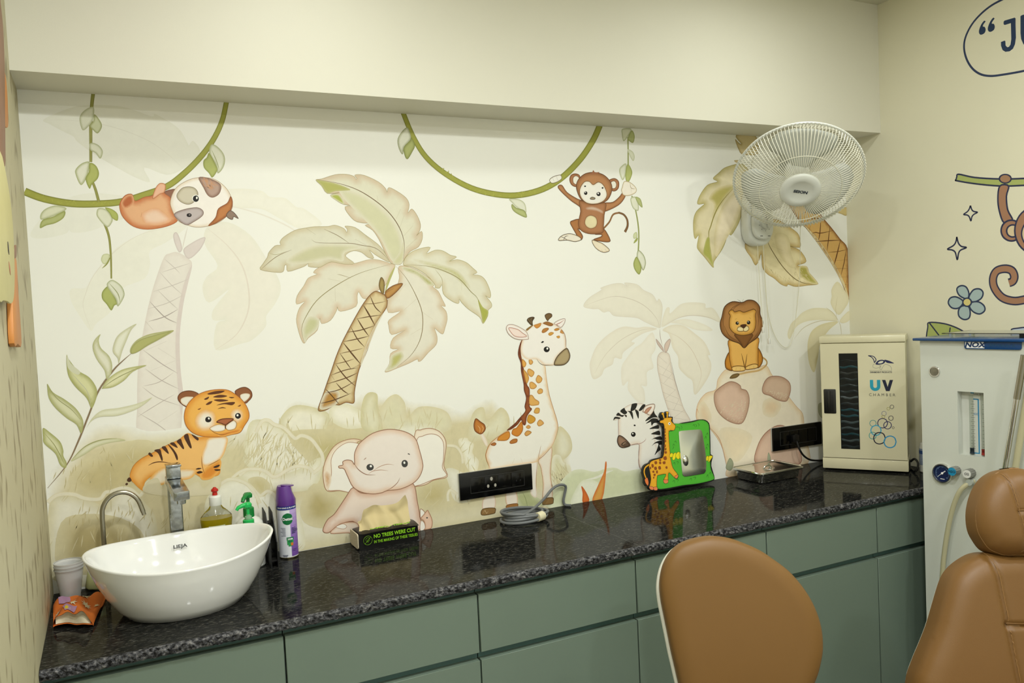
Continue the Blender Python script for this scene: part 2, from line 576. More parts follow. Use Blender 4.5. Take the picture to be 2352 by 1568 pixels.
# ---- downlight fittings in the ceiling
WHITE_TRIM = mat('white_metal_trim', 'e8e6de', .4)
GLOW = mat('lamp_diffuser', 'fff6e0', .5, emit=2.0)
for x, y, w, where in DOWNLIGHTS:
    t = thing('ceiling_downlight', 'small round recessed ceiling downlight ' + where, 'downlight', (x, y, HC - .01), 'recessed ceiling downlights')
    MB().lathe([(.066, .0095), (.082, .0095), (.082, .004), (.074, .0), (.066, .002), (.066, .0095)], 40, (x, y, HC - .01), cap=False).build('trim_ring', WHITE_TRIM, t)
    MB().lathe([(0, .0085), (.065, .0085), (.065, .0095), (0, .0095)], 40, (x, y, HC - .01)).build('diffuser', GLOW, t)


MURAL = '''
#painted_faded_palm
F d3d1bb cfcdb6 19 a=.75 n=.05:121 4439 219 4495 313 4530 453 4542 566 4533 697 4491 717 4506 837 4432 886 4347 895 4327 922 4355 956 4282 854 4183 757 4143 635 4183 661 4097 571 4128 455 4197 371 4252 288 4320 267 4351 212 4380 153 4415
S b9b49c 3.1 a=.6 n=.05:126 4439 296 4442 469 4419 646 4356 765 4274 854 4183
F d6d4be d6d4be 36.9 a=.7 n=.05:19 3798 56 3760 198 3791 213 3849 221 3797 325 3804 465 3863 682 3930 750 4032 564 4009 327 4024 152 3957
F dad7c0 dad7c0 31.5 a=.8 n=.05:631 3803 455 3704 327 3549 276 3472 201 3468 196 3397 247 3285 289 3217 321 3261 402 3330 470 3459 595 3516 631 3602 636 3682 732 3735 859 3836 778 3863
S c4ba9e 4.4 a=.5 n=.05:826 3830 611 3790 454 3691 327 3549 273 3433 257 3356 289 3223
F d9d3bc d6d2ba 37.7 a=.85 n=.05:974 3829 1095 3857 1228 3774 1314 3634 1388 3493 1394 3408 1351 3325 1297 3258 1288 3188 1202 3109 1120 3086 975 3060 989 3218 1045 3242 973 3246 971 3300 1019 3367 1075 3433 954 3356 921 3446 951 3519 1019 3585 950 3721
S c9bba2 9.4 a=.7 n=.05:974 3816 1086 3709 1166 3582 1197 3426 1183 3285 1106 3148 975 3060
F dcd8c2 d8d4bc 27.6 a=.85 n=.05:1047 4046 1179 4068 1312 4057 1364 4019 1460 4012 1526 3957 1582 3943 1690 3844 1546 3815 1411 3885 1305 3940 1171 3945 1042 3965
S cabfa6 8.3 a=.5 n=.05:1016 3970 1171 3945 1356 3885 1544 3773 1619 3601
F d6cfbd cdc3b2 26.1 n=.05:714 3646 671 3546 633 3439 602 3333 569 3200 539 3060 520 2921 508 2747 501 2589 610 2559 722 2530 755 2654 765 2813 764 2963 773 3168 804 3351 837 3473 869 3589 853 3630 791 3672 747 3666
F c9bcae c9bcae 6.6 n=.05:869 3589 837 3473 804 3351 773 3168 764 2963 770 2790 750 2668 742 2861 742 3067 759 3237 794 3406 834 3528
S a99c8e 3.9 a=.8 n=.05:696 3552 773 3577 857 3603
S a99c8e 3.9 a=.8 n=.05:713 3633 761 3584 796 3543
S a99c8e 3.9 a=.8 n=.05:683 3552 741 3476 801 3413
S a99c8e 3.9 a=.8 n=.05:639 3436 747 3469 839 3504
S a99c8e 3.9 a=.8 n=.05:664 3445 723 3375 770 3325
S a99c8e 3.9 a=.8 n=.05:602 3333 709 3362 801 3406
S 8d7f74 4.6 n=.05:617 3376 692 3281 759 3240
S 8d7f74 4.6 n=.05:603 3257 692 3281 770 3322
S a99c8e 3.9 n=.05:585 3259 625 3203
S 9b8d82 4.6 n=.05:562 3086 656 2998 746 2930
S a99c8e 3.9 n=.05:574 3082 695 3131
S a99c8e 3.9 n=.05:643 3094 739 3019
S a99c8e 3.9 n=.05:597 2958 738 3009
S a99c8e 4.6 n=.05:567 2971 650 2896 747 2833
S a99c8e 3.9 n=.05:549 2868 636 2884 721 2935
S a99c8e 3.9 n=.05:542 2865 624 2790 747 2730
S a99c8e 3.9 n=.05:507 2686 609 2744 720 2802
S a99c8e 3.9 n=.05:514 2706 615 2627 698 2543
S a99c8e 3.9 n=.05:615 2634 732 2701
F cbbfb2 b9aba0 9.2 n=.05:798 3672 776 3733 773 3781 792 3794 809 3754 818 3692
F cbbfb2 b9aba0 9.3 n=.05:824 3685 871 3726 938 3761 957 3753 920 3684 853 3630
S c8beac 6.6 a=.7 n=.05:858 3828 834 3747 818 3685
#painted_tan_bushes
F cabf94 d2caa6 87.8 ea=0 n=.10:2 1790 16 2347 109 2488 206 2592 302 2659 442 2644 558 2592 705 2589 883 2597 1115 2544 1200 2619 1333 2549 1366 2645 1453 2694 1594 2657 1768 2635 1891 2697 1969 2726 2042 2662 2138 2696 2229 2621 2389 2590 2520 2562 2618 2505 2705 2544 2863 2577 2963 2455 3173 2302 3399 2327 3515 2197 3499 2030 3529 1857 3403 1702 2371 1702 1419 1702 405 1702
F d9d4b8 d9d4b8 123.8 ea=0 a=.9 u=cac096 n=.10:1058 1702 1190 1985 1473 2057 2060 1849 2719 1842 3414 1873 3481 1702 2372 1702 1421 1702
F b9ab78 b9ab78 99.3 ea=0 a=.9 u=cac096 n=.10:125 2383 316 2514 555 2539 693 2388 513 2251 320 2200 162 2249
F dcd7bd cbc39c 69.1 n=.10:2 1787 10 2221 96 2272 206 2230 295 2177 346 2249 442 2261 508 2172 573 2028 530 1739 289 1702
F ab9c6a ab9c6a 122.8 ea=0 u=cac096 n=.10:25 1859 63 2110 201 2140 383 2085 495 1960 414 1814 178 1779
F a99a68 a99a68 105.7 ea=0 u=cac096 n=.10:518 1929 720 2004 973 1935 1070 1779 855 1705 605 1752
F ddd8be cfc9a4 61.9 n=.10:1126 2501 1172 2594 1293 2573 1386 2500 1453 2450 1536 2411 1597 2316 1584 2231 1480 2186 1313 2209 1180 2270 1103 2336
H b9ac7c 7.2 94.8 60 1.2 .25 a=0.19 u=cac096 n=.10:1124 2473 1276 2512 1436 2408 1486 2287 1260 2245 1103 2336
F dfdabf c9c196 62.9 n=.10:1333 2549 1379 2629 1451 2665 1564 2640 1662 2586 1648 2500 1596 2448 1496 2459 1398 2470
F e2ddc4 d4ceaa 47.4 n=.10:1679 2629 1769 2649 1841 2613 1899 2562 1940 2484 1788 2470 1674 2541
F d4cfac c4bc8e 60.4 n=.10:1879 2475 1894 2637 1937 2702 2001 2687 2002 2597 2034 2519 1997 2402
F cfc9a2 d9d5b8 62.5 ea=.1 u=cac096 n=.10:1998 2522 2057 2637 2137 2675 2196 2608 2206 2501 2290 2569 2420 2556 2516 2500 2527 2389 2344 2363 2090 2392
F dcd8be d0caa6 56.7 n=.10:2108 2435 2221 2469 2381 2436 2475 2348 2404 2263 2242 2283
F b8ac76 b8ac76 134.2 ea=0 u=cac096 n=.10:1384 2472 1613 2490 1877 2446 2090 2392 2239 2222 2070 2030 1764 2044 1595 2185
F b8aa74 b8aa74 127.9 ea=0 u=cac096 n=.10:2243 2005 2427 2073 2521 1966 2446 1820 2251 1850
F e0dcc4 d2ccaa 55.4 n=.10:849 2038 910 2195 1044 2246 1175 2185 1306 2081 1413 2008 1458 1798 1420 1702 1170 1702 965 1797
F dcd7bc d0caa4 50.7 n=.10:1070 2228 1099 2280 1207 2280 1314 2223 1455 2247 1588 2303 1597 2214 1533 2106 1362 2102 1200 2154
F bfb27e bfb27e 55.3 ea=0 u=cac096 n=.10:1123 2221 1204 2224 1260 2159 1210 2095 1145 2147
F ab9c64 ab9c64 116.3 ea=0 u=cac096 n=.10:1441 2004 1535 2135 1647 2061 1730 1960 1604 1832 1463 1884
F dedac2 d2ccae 52.2 n=.10:2468 2099 2529 2107 2627 2046 2675 1976 2651 1852 2533 1870 2489 2002
F e0dcc2 d5cdaa 32.9 n=.10:2579 2289 2601 2315 2658 2308 2700 2259 2687 2197 2735 2128 2695 2037 2630 2109 2608 2207
F d4cfac d4cfac 66.8 ea=0 u=cac096 n=.10:2657 2296 2702 2481 2790 2520 2820 2421 2930 2506 2997 2419 2955 2294 2778 2282
H a89a64 7.7 88.8 160 1.45 .3 a=0.15 u=cac096 n=.10:1113 2503 1363 2588 1675 2556 2100 2572 2515 2469 2531 2153 2392 2047 1594 2156 1468 1971 1103 2336
H a89a64 6.7 88.1 120 1.4 .4 a=0.13 u=cac096 n=.10:2 1787 44 2164 220 2448 531 2542 829 2124 1094 2197 1438 1946 1423 1702 652 1716
H 9a8c58 5.9 72.7 90 1.1 .35 a=0.15 u=cac096 n=.10:973 2380 1113 2503 1494 2430 1600 2272 1314 2223
H a3955f 8.7 99.9 60 1.3 .5 a=0.15 u=cac096 n=.10:2263 2064 2541 2341 3105 2408 3468 2169 2511 1778
F d6d1b2 d6d1b2 57.4 ea=0 u=cac096 n=.10:3406 2310 3491 2250 3521 2162 3503 2097 3431 2055 3369 2113
F cdc79c d9d4b6 50.2 n=.10:3340 2067 3406 2092 3438 2031 3490 2004 3503 1945 3475 1848 3402 1790 3333 1774
H 8c8450 9.3 85.9 40 1.9 .3 a=0.19 u=cac096 n=.10:3327 1952 3421 2006 3473 1966 3435 1836 3334 1797
F a9ad7a c2c49a 34.8 n=.10:3022 1852 3132 1869 3177 1813 3220 1780 3244 1730 3088 1721 3035 1768
S 8a9060 5.6 n=.10:3076 1854 3099 1802 3114 1733
F c8cba2 d3d4b2 37.3 n=.10:3298 1702 3395 1875 3499 1952 3593 1960 3714 1924 3824 1937 3909 1929 3994 1890 4140 1888 4266 1825 4216 1702
F dcdcc0 d3d4b2 29.4 n=.10:3482 1702 3568 1851 3648 1874 3726 1846 3764 1790 3640 1705
S dcdcc2 18.6 a=.8 n=.10:3632 1873 3728 1877 3818 1903 3883 1912
F cf6e2c b85a24 22 n=.10:3586 1825 3602 1816 3638 1756 3651 1702 3592 1702 3595 1769
F cf9848 c86a2c 26.1 n=.10:3814 1986 3826 1981 3818 1910 3772 1702 3679 1702 3750 1833 3798 1912
B d8d1b3 d0c69e 24.6 24.6 n=.10:1189 2516 1228 2580 1270 2583 1303 2554 1365 2525 1418 2461 1439 2448 1476 2462 1533 2433 1573 2376 1603 2313 1595 2247 1534 2203
B d8d1b3 d0c69e 24.3 24.3 n=.10:1071 2251 1114 2281 1162 2282 1230 2259 1276 2216 1312 2219 1370 2247 1436 2264 1507 2244 1534 2211
B d8d1b3 d0c69e 21.2 21.2 n=.10:1069 2216 1122 2187 1167 2130 1193 2105 1236 2127 1276 2100 1295 2053
B d8d0b0 cbc198 21.6 21.6 n=.10:2494 2275 2562 2258 2602 2197 2607 2132
B d8d1b3 d0c69e 21.5 21.5 n=.10:2481 1876 2480 1924 2503 1953 2552 1914
B d8d1b3 d0c69e 25 21.2 n=.10:4 2238 46 2271 97 2275 148 2262 187 2237 244 2220 280 2223 305 2253 335 2255 396 2267 444 2250 484 2207 506 2224
B d8d1b3 d0c69e 22.3 22.3 n=.10:950 2209 999 2234 1052 2227 1118 2186 1162 2115 1186 2053
B d8d1b3 d0c69e 20.9 20.9 n=.10:1026 2241 1068 2271 1123 2285 1207 2274
B d8d0b0 cbc198 22.2 19.6 n=.10:510 2237 538 2281 594 2290 609 2223 627 2206 648 2252
H 9f9058 5 56.2 40 1.35 .3 a=.28 u=c2b686 n=.10:23 2359 127 2476 292 2508 411 2507 467 2433 429 2303 277 2270
H 9f9058 5.1 51.4 50 1.2 .35 a=.25 u=c0b282 n=.10:37 2128 154 2176 388 2140 757 2048 952 2018 623 1945 260 1993
#painted_green_bamboo_spray
S 7a6240 9.9 t=.3:9 2322 114 2444 179 2568 247 2725 308 2864 392 2976 443 3026 494 3069
F cfcda4 9c9b58 25.8:494 3069 493 3102 529 3147 592 3177 668 3190 737 3196 723 3180 659 3146 588 3110 531 3076
F a3a25a 8b8b48 9.0:494 3069 502 3109 548 3149 635 3174 724 3190 659 3149 588 3113 531 3076
F d3d0b4 a9a870 22.4:353 2926 345 2980 308 3049 291 3116 303 3161 337 3195 326 3160 335 3113 374 3064 388 3010 379 2957
F d8d6bc b7b48a 19.0:424 3014 420 3047 398 3082 401 3122 428 3180 485 3223 535 3246 503 3209 475 3150 447 3086
F cac892 989850 30.7:261 2763 241 2824 188 2894 157 2956 150 3021 154 3086 163 3059 205 2991 260 2947 292 2892 298 2845 280 2787
F a0a058 a0a058 0 a=.5:156 3079 173 3032 216 2983 204 2965 170 2987 153 3021
S 80803e 3.7 a=.6:261 2769 249 2856 212 2918 170 2981
F cfcc9c a3a25e 18.9:326 2876 353 2920 409 2962 470 2984 575 2993 499 2961 448 2912 386 2877 332 2872
S 7c7c40 3.8:332 2878 388 2917 456 2951 550 2988
F cccaa0 9b9b58 28.0:199 2618 179 2673 131 2717 78 2781 48 2842 44 2907 47 2923 72 2872 126 2828 180 2771 211 2709 214 2662
S 84844a 3.6:51 2900 92 2831 157 2766 199 2703
F d6d4b6 c0bd94 18.9:230 2647 263 2703 318 2744 402 2749 487 2761 543 2776 594 2795 535 2749 473 2722 393 2703 304 2706 256 2684
F cac89a 98994f 24.2:107 2426 80 2449 61 2516 9 2581 5 2620 8 2672 41 2642 88 2585 102 2531 100 2499 114 2457
S 83843f 3.6:10 2645 54 2576 83 2507 102 2446
F d2cfae b4b280 18.7:137 2461 175 2509 236 2554 308 2572 385 2569 432 2551 353 2547 275 2530 209 2492
S 8d8c50 5.0:150 2479 212 2537 295 2567 385 2569
#painted_main_palm
F ddd8bc d3bd9a 44.6 o=b3a67c ow=3 n=.06:2146 3576 2022 3608 1893 3581 1821 3579 1739 3595 1652 3560 1614 3528 1639 3516 1579 3492 1547 3442 1500 3379 1493 3324 1548 3340 1510 3298 1486 3227 1494 3154 1512 3087 1529 3066 1556 3099 1618 3147 1640 3226 1649 3189 1710 3208 1755 3273 1760 3295 1780 3264 1888 3293 1900 3364 1913 3389 1937 3347 1984 3345 2033 3389 2098 3425 2177 3552
F c4c290 c4c290 29.2 ea=0 u=d9d3b4 n=.06:1519 3152 1564 3237 1633 3219 1618 3154 1557 3106 1531 3071
S 8f8350 4.5 n=.06:2162 3575 1940 3520 1783 3450 1644 3359 1566 3267 1517 3167 1529 3068
S 9c8a60 3 n=.06:1861 3485 1802 3505 1772 3513
S 9c8a60 3 n=.06:1796 3464 1711 3483
S 9c8a60 3 n=.06:1752 3421 1750 3332
F e0dac0 d2bd98 47.7 o=b8a47c ow=3.2 n=.06:2217 3559 2305 3542 2401 3485 2456 3437 2459 3417 2446 3406 2486 3373 2516 3309 2535 3265 2502 3271 2537 3230 2543 3174 2523 3112 2503 3070 2463 3099 2443 3116 2460 3052 2449 2998 2388 2947 2335 2896 2310 2890 2303 2906 2236 2880 2154 2855 2089 2835 2065 2839 2100 2890 2112 2958 2169 2985 2114 2996 2137 3064 2225 3113 2127 3088 2110 3150 2113 3188 2200 3245 2112 3241 2112 3325 2167 3384 2204 3475 2199 3529
F a9a75c b5b272 23.9 ea=.1 u=d9d3b4 n=.06:2225 3551 2305 3538 2400 3481 2460 3425 2442 3414 2405 3423 2335 3487 2255 3520
F b8b468 b8b468 31.3 ea=0 u=d9d3b4 n=.06:2069 2840 2100 2890 2115 2943 2184 2969 2206 2928 2154 2863
S 7f6a3a 4.8 n=.06:2185 3556 2253 3474 2312 3364 2354 3246 2357 3137 2326 3029 2255 2933 2154 2863
S b09c70 3.2 n=.06:2318 3325 2224 3252
S b09c70 3.2 n=.06:2362 3230 2434 3179
S b09c70 3.2 n=.06:2348 3121 2263 3080
S b09c70 3.1 n=.06:2251 3435 2199 3383
F ddd9bc cfc39c 45.2 o=a9a06c ow=3.3 n=.06:2243 3589 2261 3620 2311 3657 2386 3680 2443 3683 2413 3640 2477 3663 2535 3658 2593 3626 2639 3613 2582 3583 2642 3594 2710 3573 2760 3532 2793 3499 2758 3484 2819 3474 2861 3433 2892 3351 2885 3311 2851 3328 2892 3278 2895 3246 2867 3223 2861 3182 2827 3132 2814 3136 2794 3178 2710 3238 2660 3288 2644 3312 2634 3281 2576 3307 2523 3356 2518 3419 2496 3396 2463 3401 2464 3421 2401 3493 2306 3549 2241 3562
F bcb978 bcb978 32.7 ea=0 u=d9d3b4 n=.06:2308 3603 2423 3586 2555 3552 2638 3519 2696 3462 2735 3389 2684 3406 2585 3488 2421 3547
F a8aa4a b4b468 13.5 n=.06:2788 3307 2824 3249 2867 3215 2851 3167 2822 3132 2808 3201
S 8a8044 4.9 n=.06:2258 3566 2421 3551 2544 3513 2652 3455 2734 3365 2792 3298 2818 3136
S a89c6c 3.2 n=.06:2470 3530 2516 3466 2522 3419
S a89c6c 3.3 n=.06:2668 3431 2665 3375
F d9d5b8 cbbf98 44.2 o=a89c70 ow=2.9 n=.06:1278 3554 1294 3589 1324 3631 1336 3663 1377 3705 1413 3710 1410 3730 1437 3762 1511 3805 1583 3820 1642 3828 1730 3830 1776 3838 1834 3816 1852 3790 1857 3812 1843 3832 1911 3823 1977 3774 2029 3736 2081 3691 2132 3614 2135 3587 2085 3611 2036 3642 2002 3669 2030 3616 1991 3620 1947 3655 1894 3667 1848 3649 1839 3626 1893 3581 1821 3579 1739 3595 1686 3574 1652 3560 1583 3569 1593 3605 1569 3576 1518 3556 1449 3539 1444 3579 1430 3576 1420 3540 1381 3534
F c8c498 c8c498 29.5 ea=0 u=d9d3b4 n=.06:1441 3597 1516 3661 1650 3710 1858 3708 1949 3685 1833 3656 1814 3597 1718 3614 1570 3587
S 84704a 3.5 n=.06:1278 3554 1380 3634 1482 3679
S 84704a 3.6 n=.06:1583 3818 1643 3776
S 84704a 3.7 n=.06:1700 3812 1787 3771 1863 3719
S 84704a 3.8 n=.06:1615 3743 1665 3722 1867 3717 1950 3703 2042 3684 2102 3637 2131 3599
S 84704a 3 n=.06:1906 3745 1981 3703
S 9a8a60 3.1 n=.06:1977 3774 2043 3699
S a9a070 2.8 n=.06:1336 3660 1381 3648 1446 3669
F dbd7b8 cdb996 53.7 o=a99d70 ow=3.1 n=.06:1665 4134 1704 4142 1795 4172 1870 4177 1922 4165 1936 4145 1941 4154 1930 4174 1992 4174 2090 4132 2139 4088 2148 4063 2163 4095 2221 4070 2283 4026 2303 3980 2290 3922 2321 3951 2358 3904 2379 3842 2368 3796 2346 3767 2385 3796 2386 3742 2354 3688 2295 3658 2252 3612 2235 3586 2209 3567 2154 3576 2132 3607 2104 3668 2076 3736 2033 3804 1981 3838 2035 3849 1928 3860 1874 3908 1850 3960 1911 3970 1843 3976 1792 4004 1756 4036 1814 4054 1736 4048 1701 4097
F d0cda2 d0cda2 30.7 ea=0 u=d9d3b4 n=.06:1819 4078 1954 4050 2081 3970 2171 3880 2228 3766 2238 3651 2202 3582 2148 3606 2077 3759 1961 3894 1860 3997
F b0ae5e b9b678 14.8 n=.06:1668 4133 1740 4126 1821 4107 1894 4075 1841 4067 1788 4062 1736 4050 1701 4097
F abb04c bcbc74 11.9 ea=.3 u=d9d3b4 n=.06:1757 4034 1813 4041 1847 3978 1792 4004
F ccc898 c2be84 23.5 ea=.1 u=d9d3b4 n=.06:2162 3583 2214 3651 2246 3727 2251 3666 2235 3589 2201 3567
S 6e5430 5.4 n=.06:1674 4136 1821 4114 1955 4069 2082 3989 2172 3903 2231 3804 2253 3704 2240 3605
S a89468 3.1 n=.06:2203 3880 2239 3949
S a89468 3.1 n=.06:2223 3811 2260 3903
S a89468 3.2 n=.06:2253 3765 2321 3834
S a89468 3.2 n=.06:2264 3681 2349 3750
S a89468 3.1 n=.06:2077 4038 2081 4000
S b5b06a 17.1 n=.06:2177 3554 2132 3471 2096 3380
F d8c694 a27a42 25.7 o=7a5228 ow=4.5 n=.06:1985 3362 1935 3303 1876 3216 1818 3122 1776 3050 1733 2963 1698 2876 1664 2797 1629 2711 1593 2620 1639 2612 1707 2641 1737 2638 1783 2652 1836 2643 1844 2714 1869 2818 1896 2891 1949 2993 2012 3149 2072 3237 2102 3281 2108 3327 2098 3358 2056 3382 2025 3389
F b98a48 b98a48 15.3 ea=.1 u=d9d3b4 n=.06:2080 3244 2019 3141 1949 2993 1900 2891 1907 2936 1965 3075 2021 3171
F b4863e b4863e 29.7 ea=0 u=d9d3b4 n=.06:1603 2632 1637 2718 1683 2744 1742 2723 1723 2650 1646 2620
S 5e4020 6.9 n=.06:1989 3362 2019 3285 2060 3241
S 5e4020 9.9 n=.06:1939 3299 1974 3234 2012 3156
S 5e4020 8.4 n=.06:1891 3211 1926 3146 1965 3087
S 5e4020 6.8 n=.06:1846 3154 1884 3073 1930 3017
S 5e4020 9.8 n=.06:1787 3053 1840 2978 1897 2902
S 5e4020 6 n=.06:1761 2983 1799 2921 1830 2873
S 5e4020 7.5 n=.06:1730 2911 1758 2864 1800 2808 1854 2755
S 5e4020 6 n=.06:1693 2843 1713 2808
S 5e4020 6.7 n=.06:1650 2754 1689 2706 1737 2641
S 5e4020 6.8 n=.06:1723 2789 1765 2736 1802 2707
S 6e4e2a 3.8 n=.06:1935 3307 2021 3307 2100 3319
S 5e4020 5.4 n=.06:1891 3209 1969 3219 2055 3226
S 5e4020 6.1 n=.06:1818 3122 1910 3131 2008 3156
S 5e4020 6.1 n=.06:1788 3060 1884 3073 1965 3087
S 6e4e2a 4.5 n=.06:1761 2983 1833 2993 1918 3007
S 6e4e2a 4.5 n=.06:1723 2915 1791 2925 1853 2939
S 5e4020 6.1 n=.06:1830 2873 1893 2899
S 5e4020 5.3 n=.06:1693 2843 1788 2869 1873 2878
S 5e4020 6 n=.06:1660 2786 1793 2816 1871 2844
S 5e4020 5.2 n=.06:1645 2728 1743 2742 1852 2789
S 5e4020 6.7 n=.06:1612 2661 1702 2675 1817 2709
F a59050 7a6234 15.5 o=6a5028 ow=3.1 n=.06:2075 3370 2055 3427 2074 3484 2095 3449 2088 3381
F b98a48 8a5a2a 15.6 o=6a4420 ow=3.1 n=.06:2096 3380 2154 3424 2226 3437 2183 3385 2113 3338
S 5a3818 5.4 n=.06:2099 3377 2160 3405
#painted_tiger
F 8a5530 6a3a1c 6.6 o=5a3018 ow=2.7 n=.04:797 2714 748 2749 738 2785 765 2813 816 2816 860 2791 839 2762
F e6dfc8 d8c4a0 9.3 n=.04:798 2718 760 2741 754 2768 779 2781 808 2780 827 2773 799 2745
F 8a5530 6a3a1c 6.9 o=5a3018 ow=2.8 n=.04:1075 2779 1100 2805 1141 2810 1173 2784 1178 2748 1156 2721 1128 2710
F e6dfc8 d8c4a0 8.3 n=.04:1105 2759 1132 2771 1164 2763 1157 2739 1122 2717
F ebb768 d98f30 39.6 n=.04:781 2556 721 2518 644 2489 579 2459 516 2433 471 2398 447 2354 442 2328 453 2299 507 2234 522 2283 558 2312 615 2325 645 2310 733 2288 798 2300 854 2261 901 2265 954 2279 963 2370 997 2436 1008 2506 916 2523 838 2525
S b8742a 3.9 n=.04:761 2541 721 2518 644 2489 579 2459 516 2433 471 2398 447 2354 443 2321 455 2292
F e6d9b8 e2b870 23.7 ea=.15 u=e6ab52 n=.04:547 2286 585 2339 649 2368 711 2347 813 2326 784 2274 681 2268 592 2253
F e8e0ca e8d8b0 20.4 ea=.1 u=e6ab52 n=.04:902 2511 1008 2506 1000 2436 963 2370 885 2338 850 2356 854 2412 873 2458
F d6cca6 d2c8a0 15.9 ea=.6 u=d0c69e n=.04:510 2230 538 2287 595 2300 616 2235 644 2280 732 2271 742 2218 821 2248 857 2201 940 2267 957 2208 894 2154 638 2184
F d9892e e0a04a 20.4 ea=.2 u=e6ab52 n=.04:836 2288 858 2313 885 2334 960 2367 960 2314 927 2272 893 2252 848 2255
S 9a6228 4 n=.04:853 2405 853 2342 863 2292
S 9a6228 4.1 n=.04:885 2338 926 2354 960 2370
F 3a2416 3a2416 0 n=.04:813 2326 829 2332 849 2327 832 2322
F 3a2416 3a2416 0 n=.04:818 2305 838 2312 854 2301 830 2296
F 3a2416 3a2416 0 n=.04:917 2325 934 2333 956 2336 950 2324 930 2319
F 3a2416 3a2416 0 n=.04:923 2310 956 2307 954 2299 932 2300
F 4a2c18 4a2c18 0 n=.04:758 2540 781 2551 789 2517 799 2467 790 2461 771 2498
F 4a2c18 4a2c18 0 n=.04:715 2512 738 2526 746 2501 755 2466 747 2461 729 2489
F 4a2c18 4a2c18 0 n=.04:676 2503 699 2507 719 2473 703 2479
F 4a2c18 4a2c18 0 n=.04:663 2501 687 2477 710 2436 716 2405 708 2398 692 2446
F 4a2c18 4a2c18 0 n=.04:628 2484 650 2488 666 2445 657 2446
F 4a2c18 4a2c18 0 n=.04:586 2472 618 2475 625 2447 630 2412 623 2403 607 2449
F 4a2c18 4a2c18 0 n=.04:551 2453 561 2462 577 2439 566 2435
F 4a2c18 4a2c18 0 n=.04:803 2547 841 2519 836 2503 815 2524
S 5a3418 5.9 n=.04:547 2384 579 2397 619 2397 675 2382
F 4a2c18 4a2c18 0 n=.04:430 2321 442 2325 450 2306 437 2298 425 2307
F 4a2c18 4a2c18 0 n=.04:414 2288 424 2295 429 2286 421 2280
F eab052 d98e30 40.8 o=a8642a ow=4.1 n=.04:860 2791 933 2809 1019 2805 1071 2775 1122 2721 1149 2661 1150 2611 1119 2565 1090 2525 1035 2517 975 2510 896 2519 826 2544 783 2587 767 2644 777 2705 806 2751
F ece2c8 ece2c8 40.5 ea=0 u=e6ab52 n=.04:824 2624 846 2671 893 2694 944 2668 954 2610 932 2564 872 2556 835 2581
F ece2c8 ece2c8 34.5 ea=0 u=e6ab52 n=.04:1036 2644 1058 2677 1092 2681 1118 2650 1115 2608 1080 2583 1048 2608
F d27c28 dc9234 13.8 ea=.1 u=e6ab52 n=.04:956 2529 1010 2541 1064 2549 1102 2549 1083 2526 1036 2518 975 2511
F 5e3418 5e3418 0 n=.04:912 2790 959 2801 1013 2799 988 2785 925 2782
F 5e3418 5e3418 0 n=.04:942 2765 983 2776 1028 2764 990 2757
F 5e3418 5e3418 0 n=.04:1036 2757 1070 2752 1052 2747
F 5e3418 5e3418 0 n=.04:889 2758 918 2770 912 2756 897 2752
F 5e3418 5e3418 0 n=.04:945 2747 989 2748 1033 2735 981 2732
F 5e3418 5e3418 0 n=.04:897 2723 916 2737 937 2740 926 2725 908 2719
F 5e3418 5e3418 0 n=.04:959 2711 1001 2722 1069 2722 1053 2703 1007 2714
F 5e3418 5e3418 0 n=.04:964 2688 993 2697 1016 2687 992 2690
F 7a4018 7a4018 0 n=.04:847 2697 868 2704 858 2694
F 7a4018 7a4018 0 n=.04:1086 2693 1106 2702 1100 2691
F 1c1512 1c1512 0 n=.04:924 2626 920 2615 910 2610 899 2611 890 2618 888 2629 892 2640 901 2645 913 2644 921 2637
F f0ece0 f0ece0 0 n=.04:915 2633 914 2629 911 2627 907 2628 905 2630 904 2634 905 2638 908 2640 912 2639 914 2637
F 1c1512 1c1512 0 n=.04:1102 2630 1098 2620 1088 2614 1078 2615 1069 2623 1067 2634 1071 2644 1080 2650 1091 2649 1099 2642
F f0ece0 f0ece0 0 n=.04:1088 2635 1086 2631 1083 2629 1079 2630 1076 2632 1076 2637 1077 2641 1080 2643 1084 2643 1087 2640
F ece6d4 e0cda4 10.9 o=b07a40 ow=2.7 n=.04:912 2573 960 2590 1002 2577 1001 2553 970 2545 931 2551
F ece6d4 e0cda4 11 o=8a5428 ow=2.8 n=.04:1007 2575 1033 2595 1058 2605 1073 2584 1061 2553 1024 2547 1008 2559
F a8623a 6a3418 8.2 o=4a2410 ow=3.4 n=.04:953 2606 981 2622 1028 2622 1057 2614 1027 2594 1005 2583 980 2594
S 4a2410 6.2 t=0 n=.04:1005 2584 1004 2559
S 8a5428 3.4 n=.04:909 2570 937 2542 982 2523 1030 2532
#painted_elephant
F e6d8bc d9c09a 22.6 o=9a6a44 ow=4.5 n=.03:1879 2378 1823 2400 1754 2396 1692 2370 1644 2316 1606 2231 1602 2142 1623 2073 1708 2063 1802 2035 1828 2095 1835 2353
F e9e3cf e4dcc4 12.1 o=a87c58 ow=3.8 n=.03:1859 2358 1798 2380 1745 2371 1690 2333 1660 2276 1658 2194 1644 2121 1630 2077 1705 2065 1802 2036 1828 2095 1841 2322
F c08a48 c08a48 29.8 ea=0 u=e2d2b4 n=.03:1604 2201 1630 2205 1654 2172 1648 2121 1625 2075 1607 2126
F e6d8bc dac6a4 16.3 o=9a6a44 ow=4.9 n=.03:2253 2374 2300 2408 2375 2411 2441 2380 2480 2324 2485 2268 2468 2182 2462 2127 2482 2052 2380 2042 2320 2019 2254 2016 2206 2039
F e9e3cf e6dec8 13 o=9a6a44 ow=4.1 n=.03:2263 2326 2314 2363 2381 2371 2439 2345 2468 2286 2460 2183 2449 2121 2476 2060 2372 2045 2254 2020 2207 2051
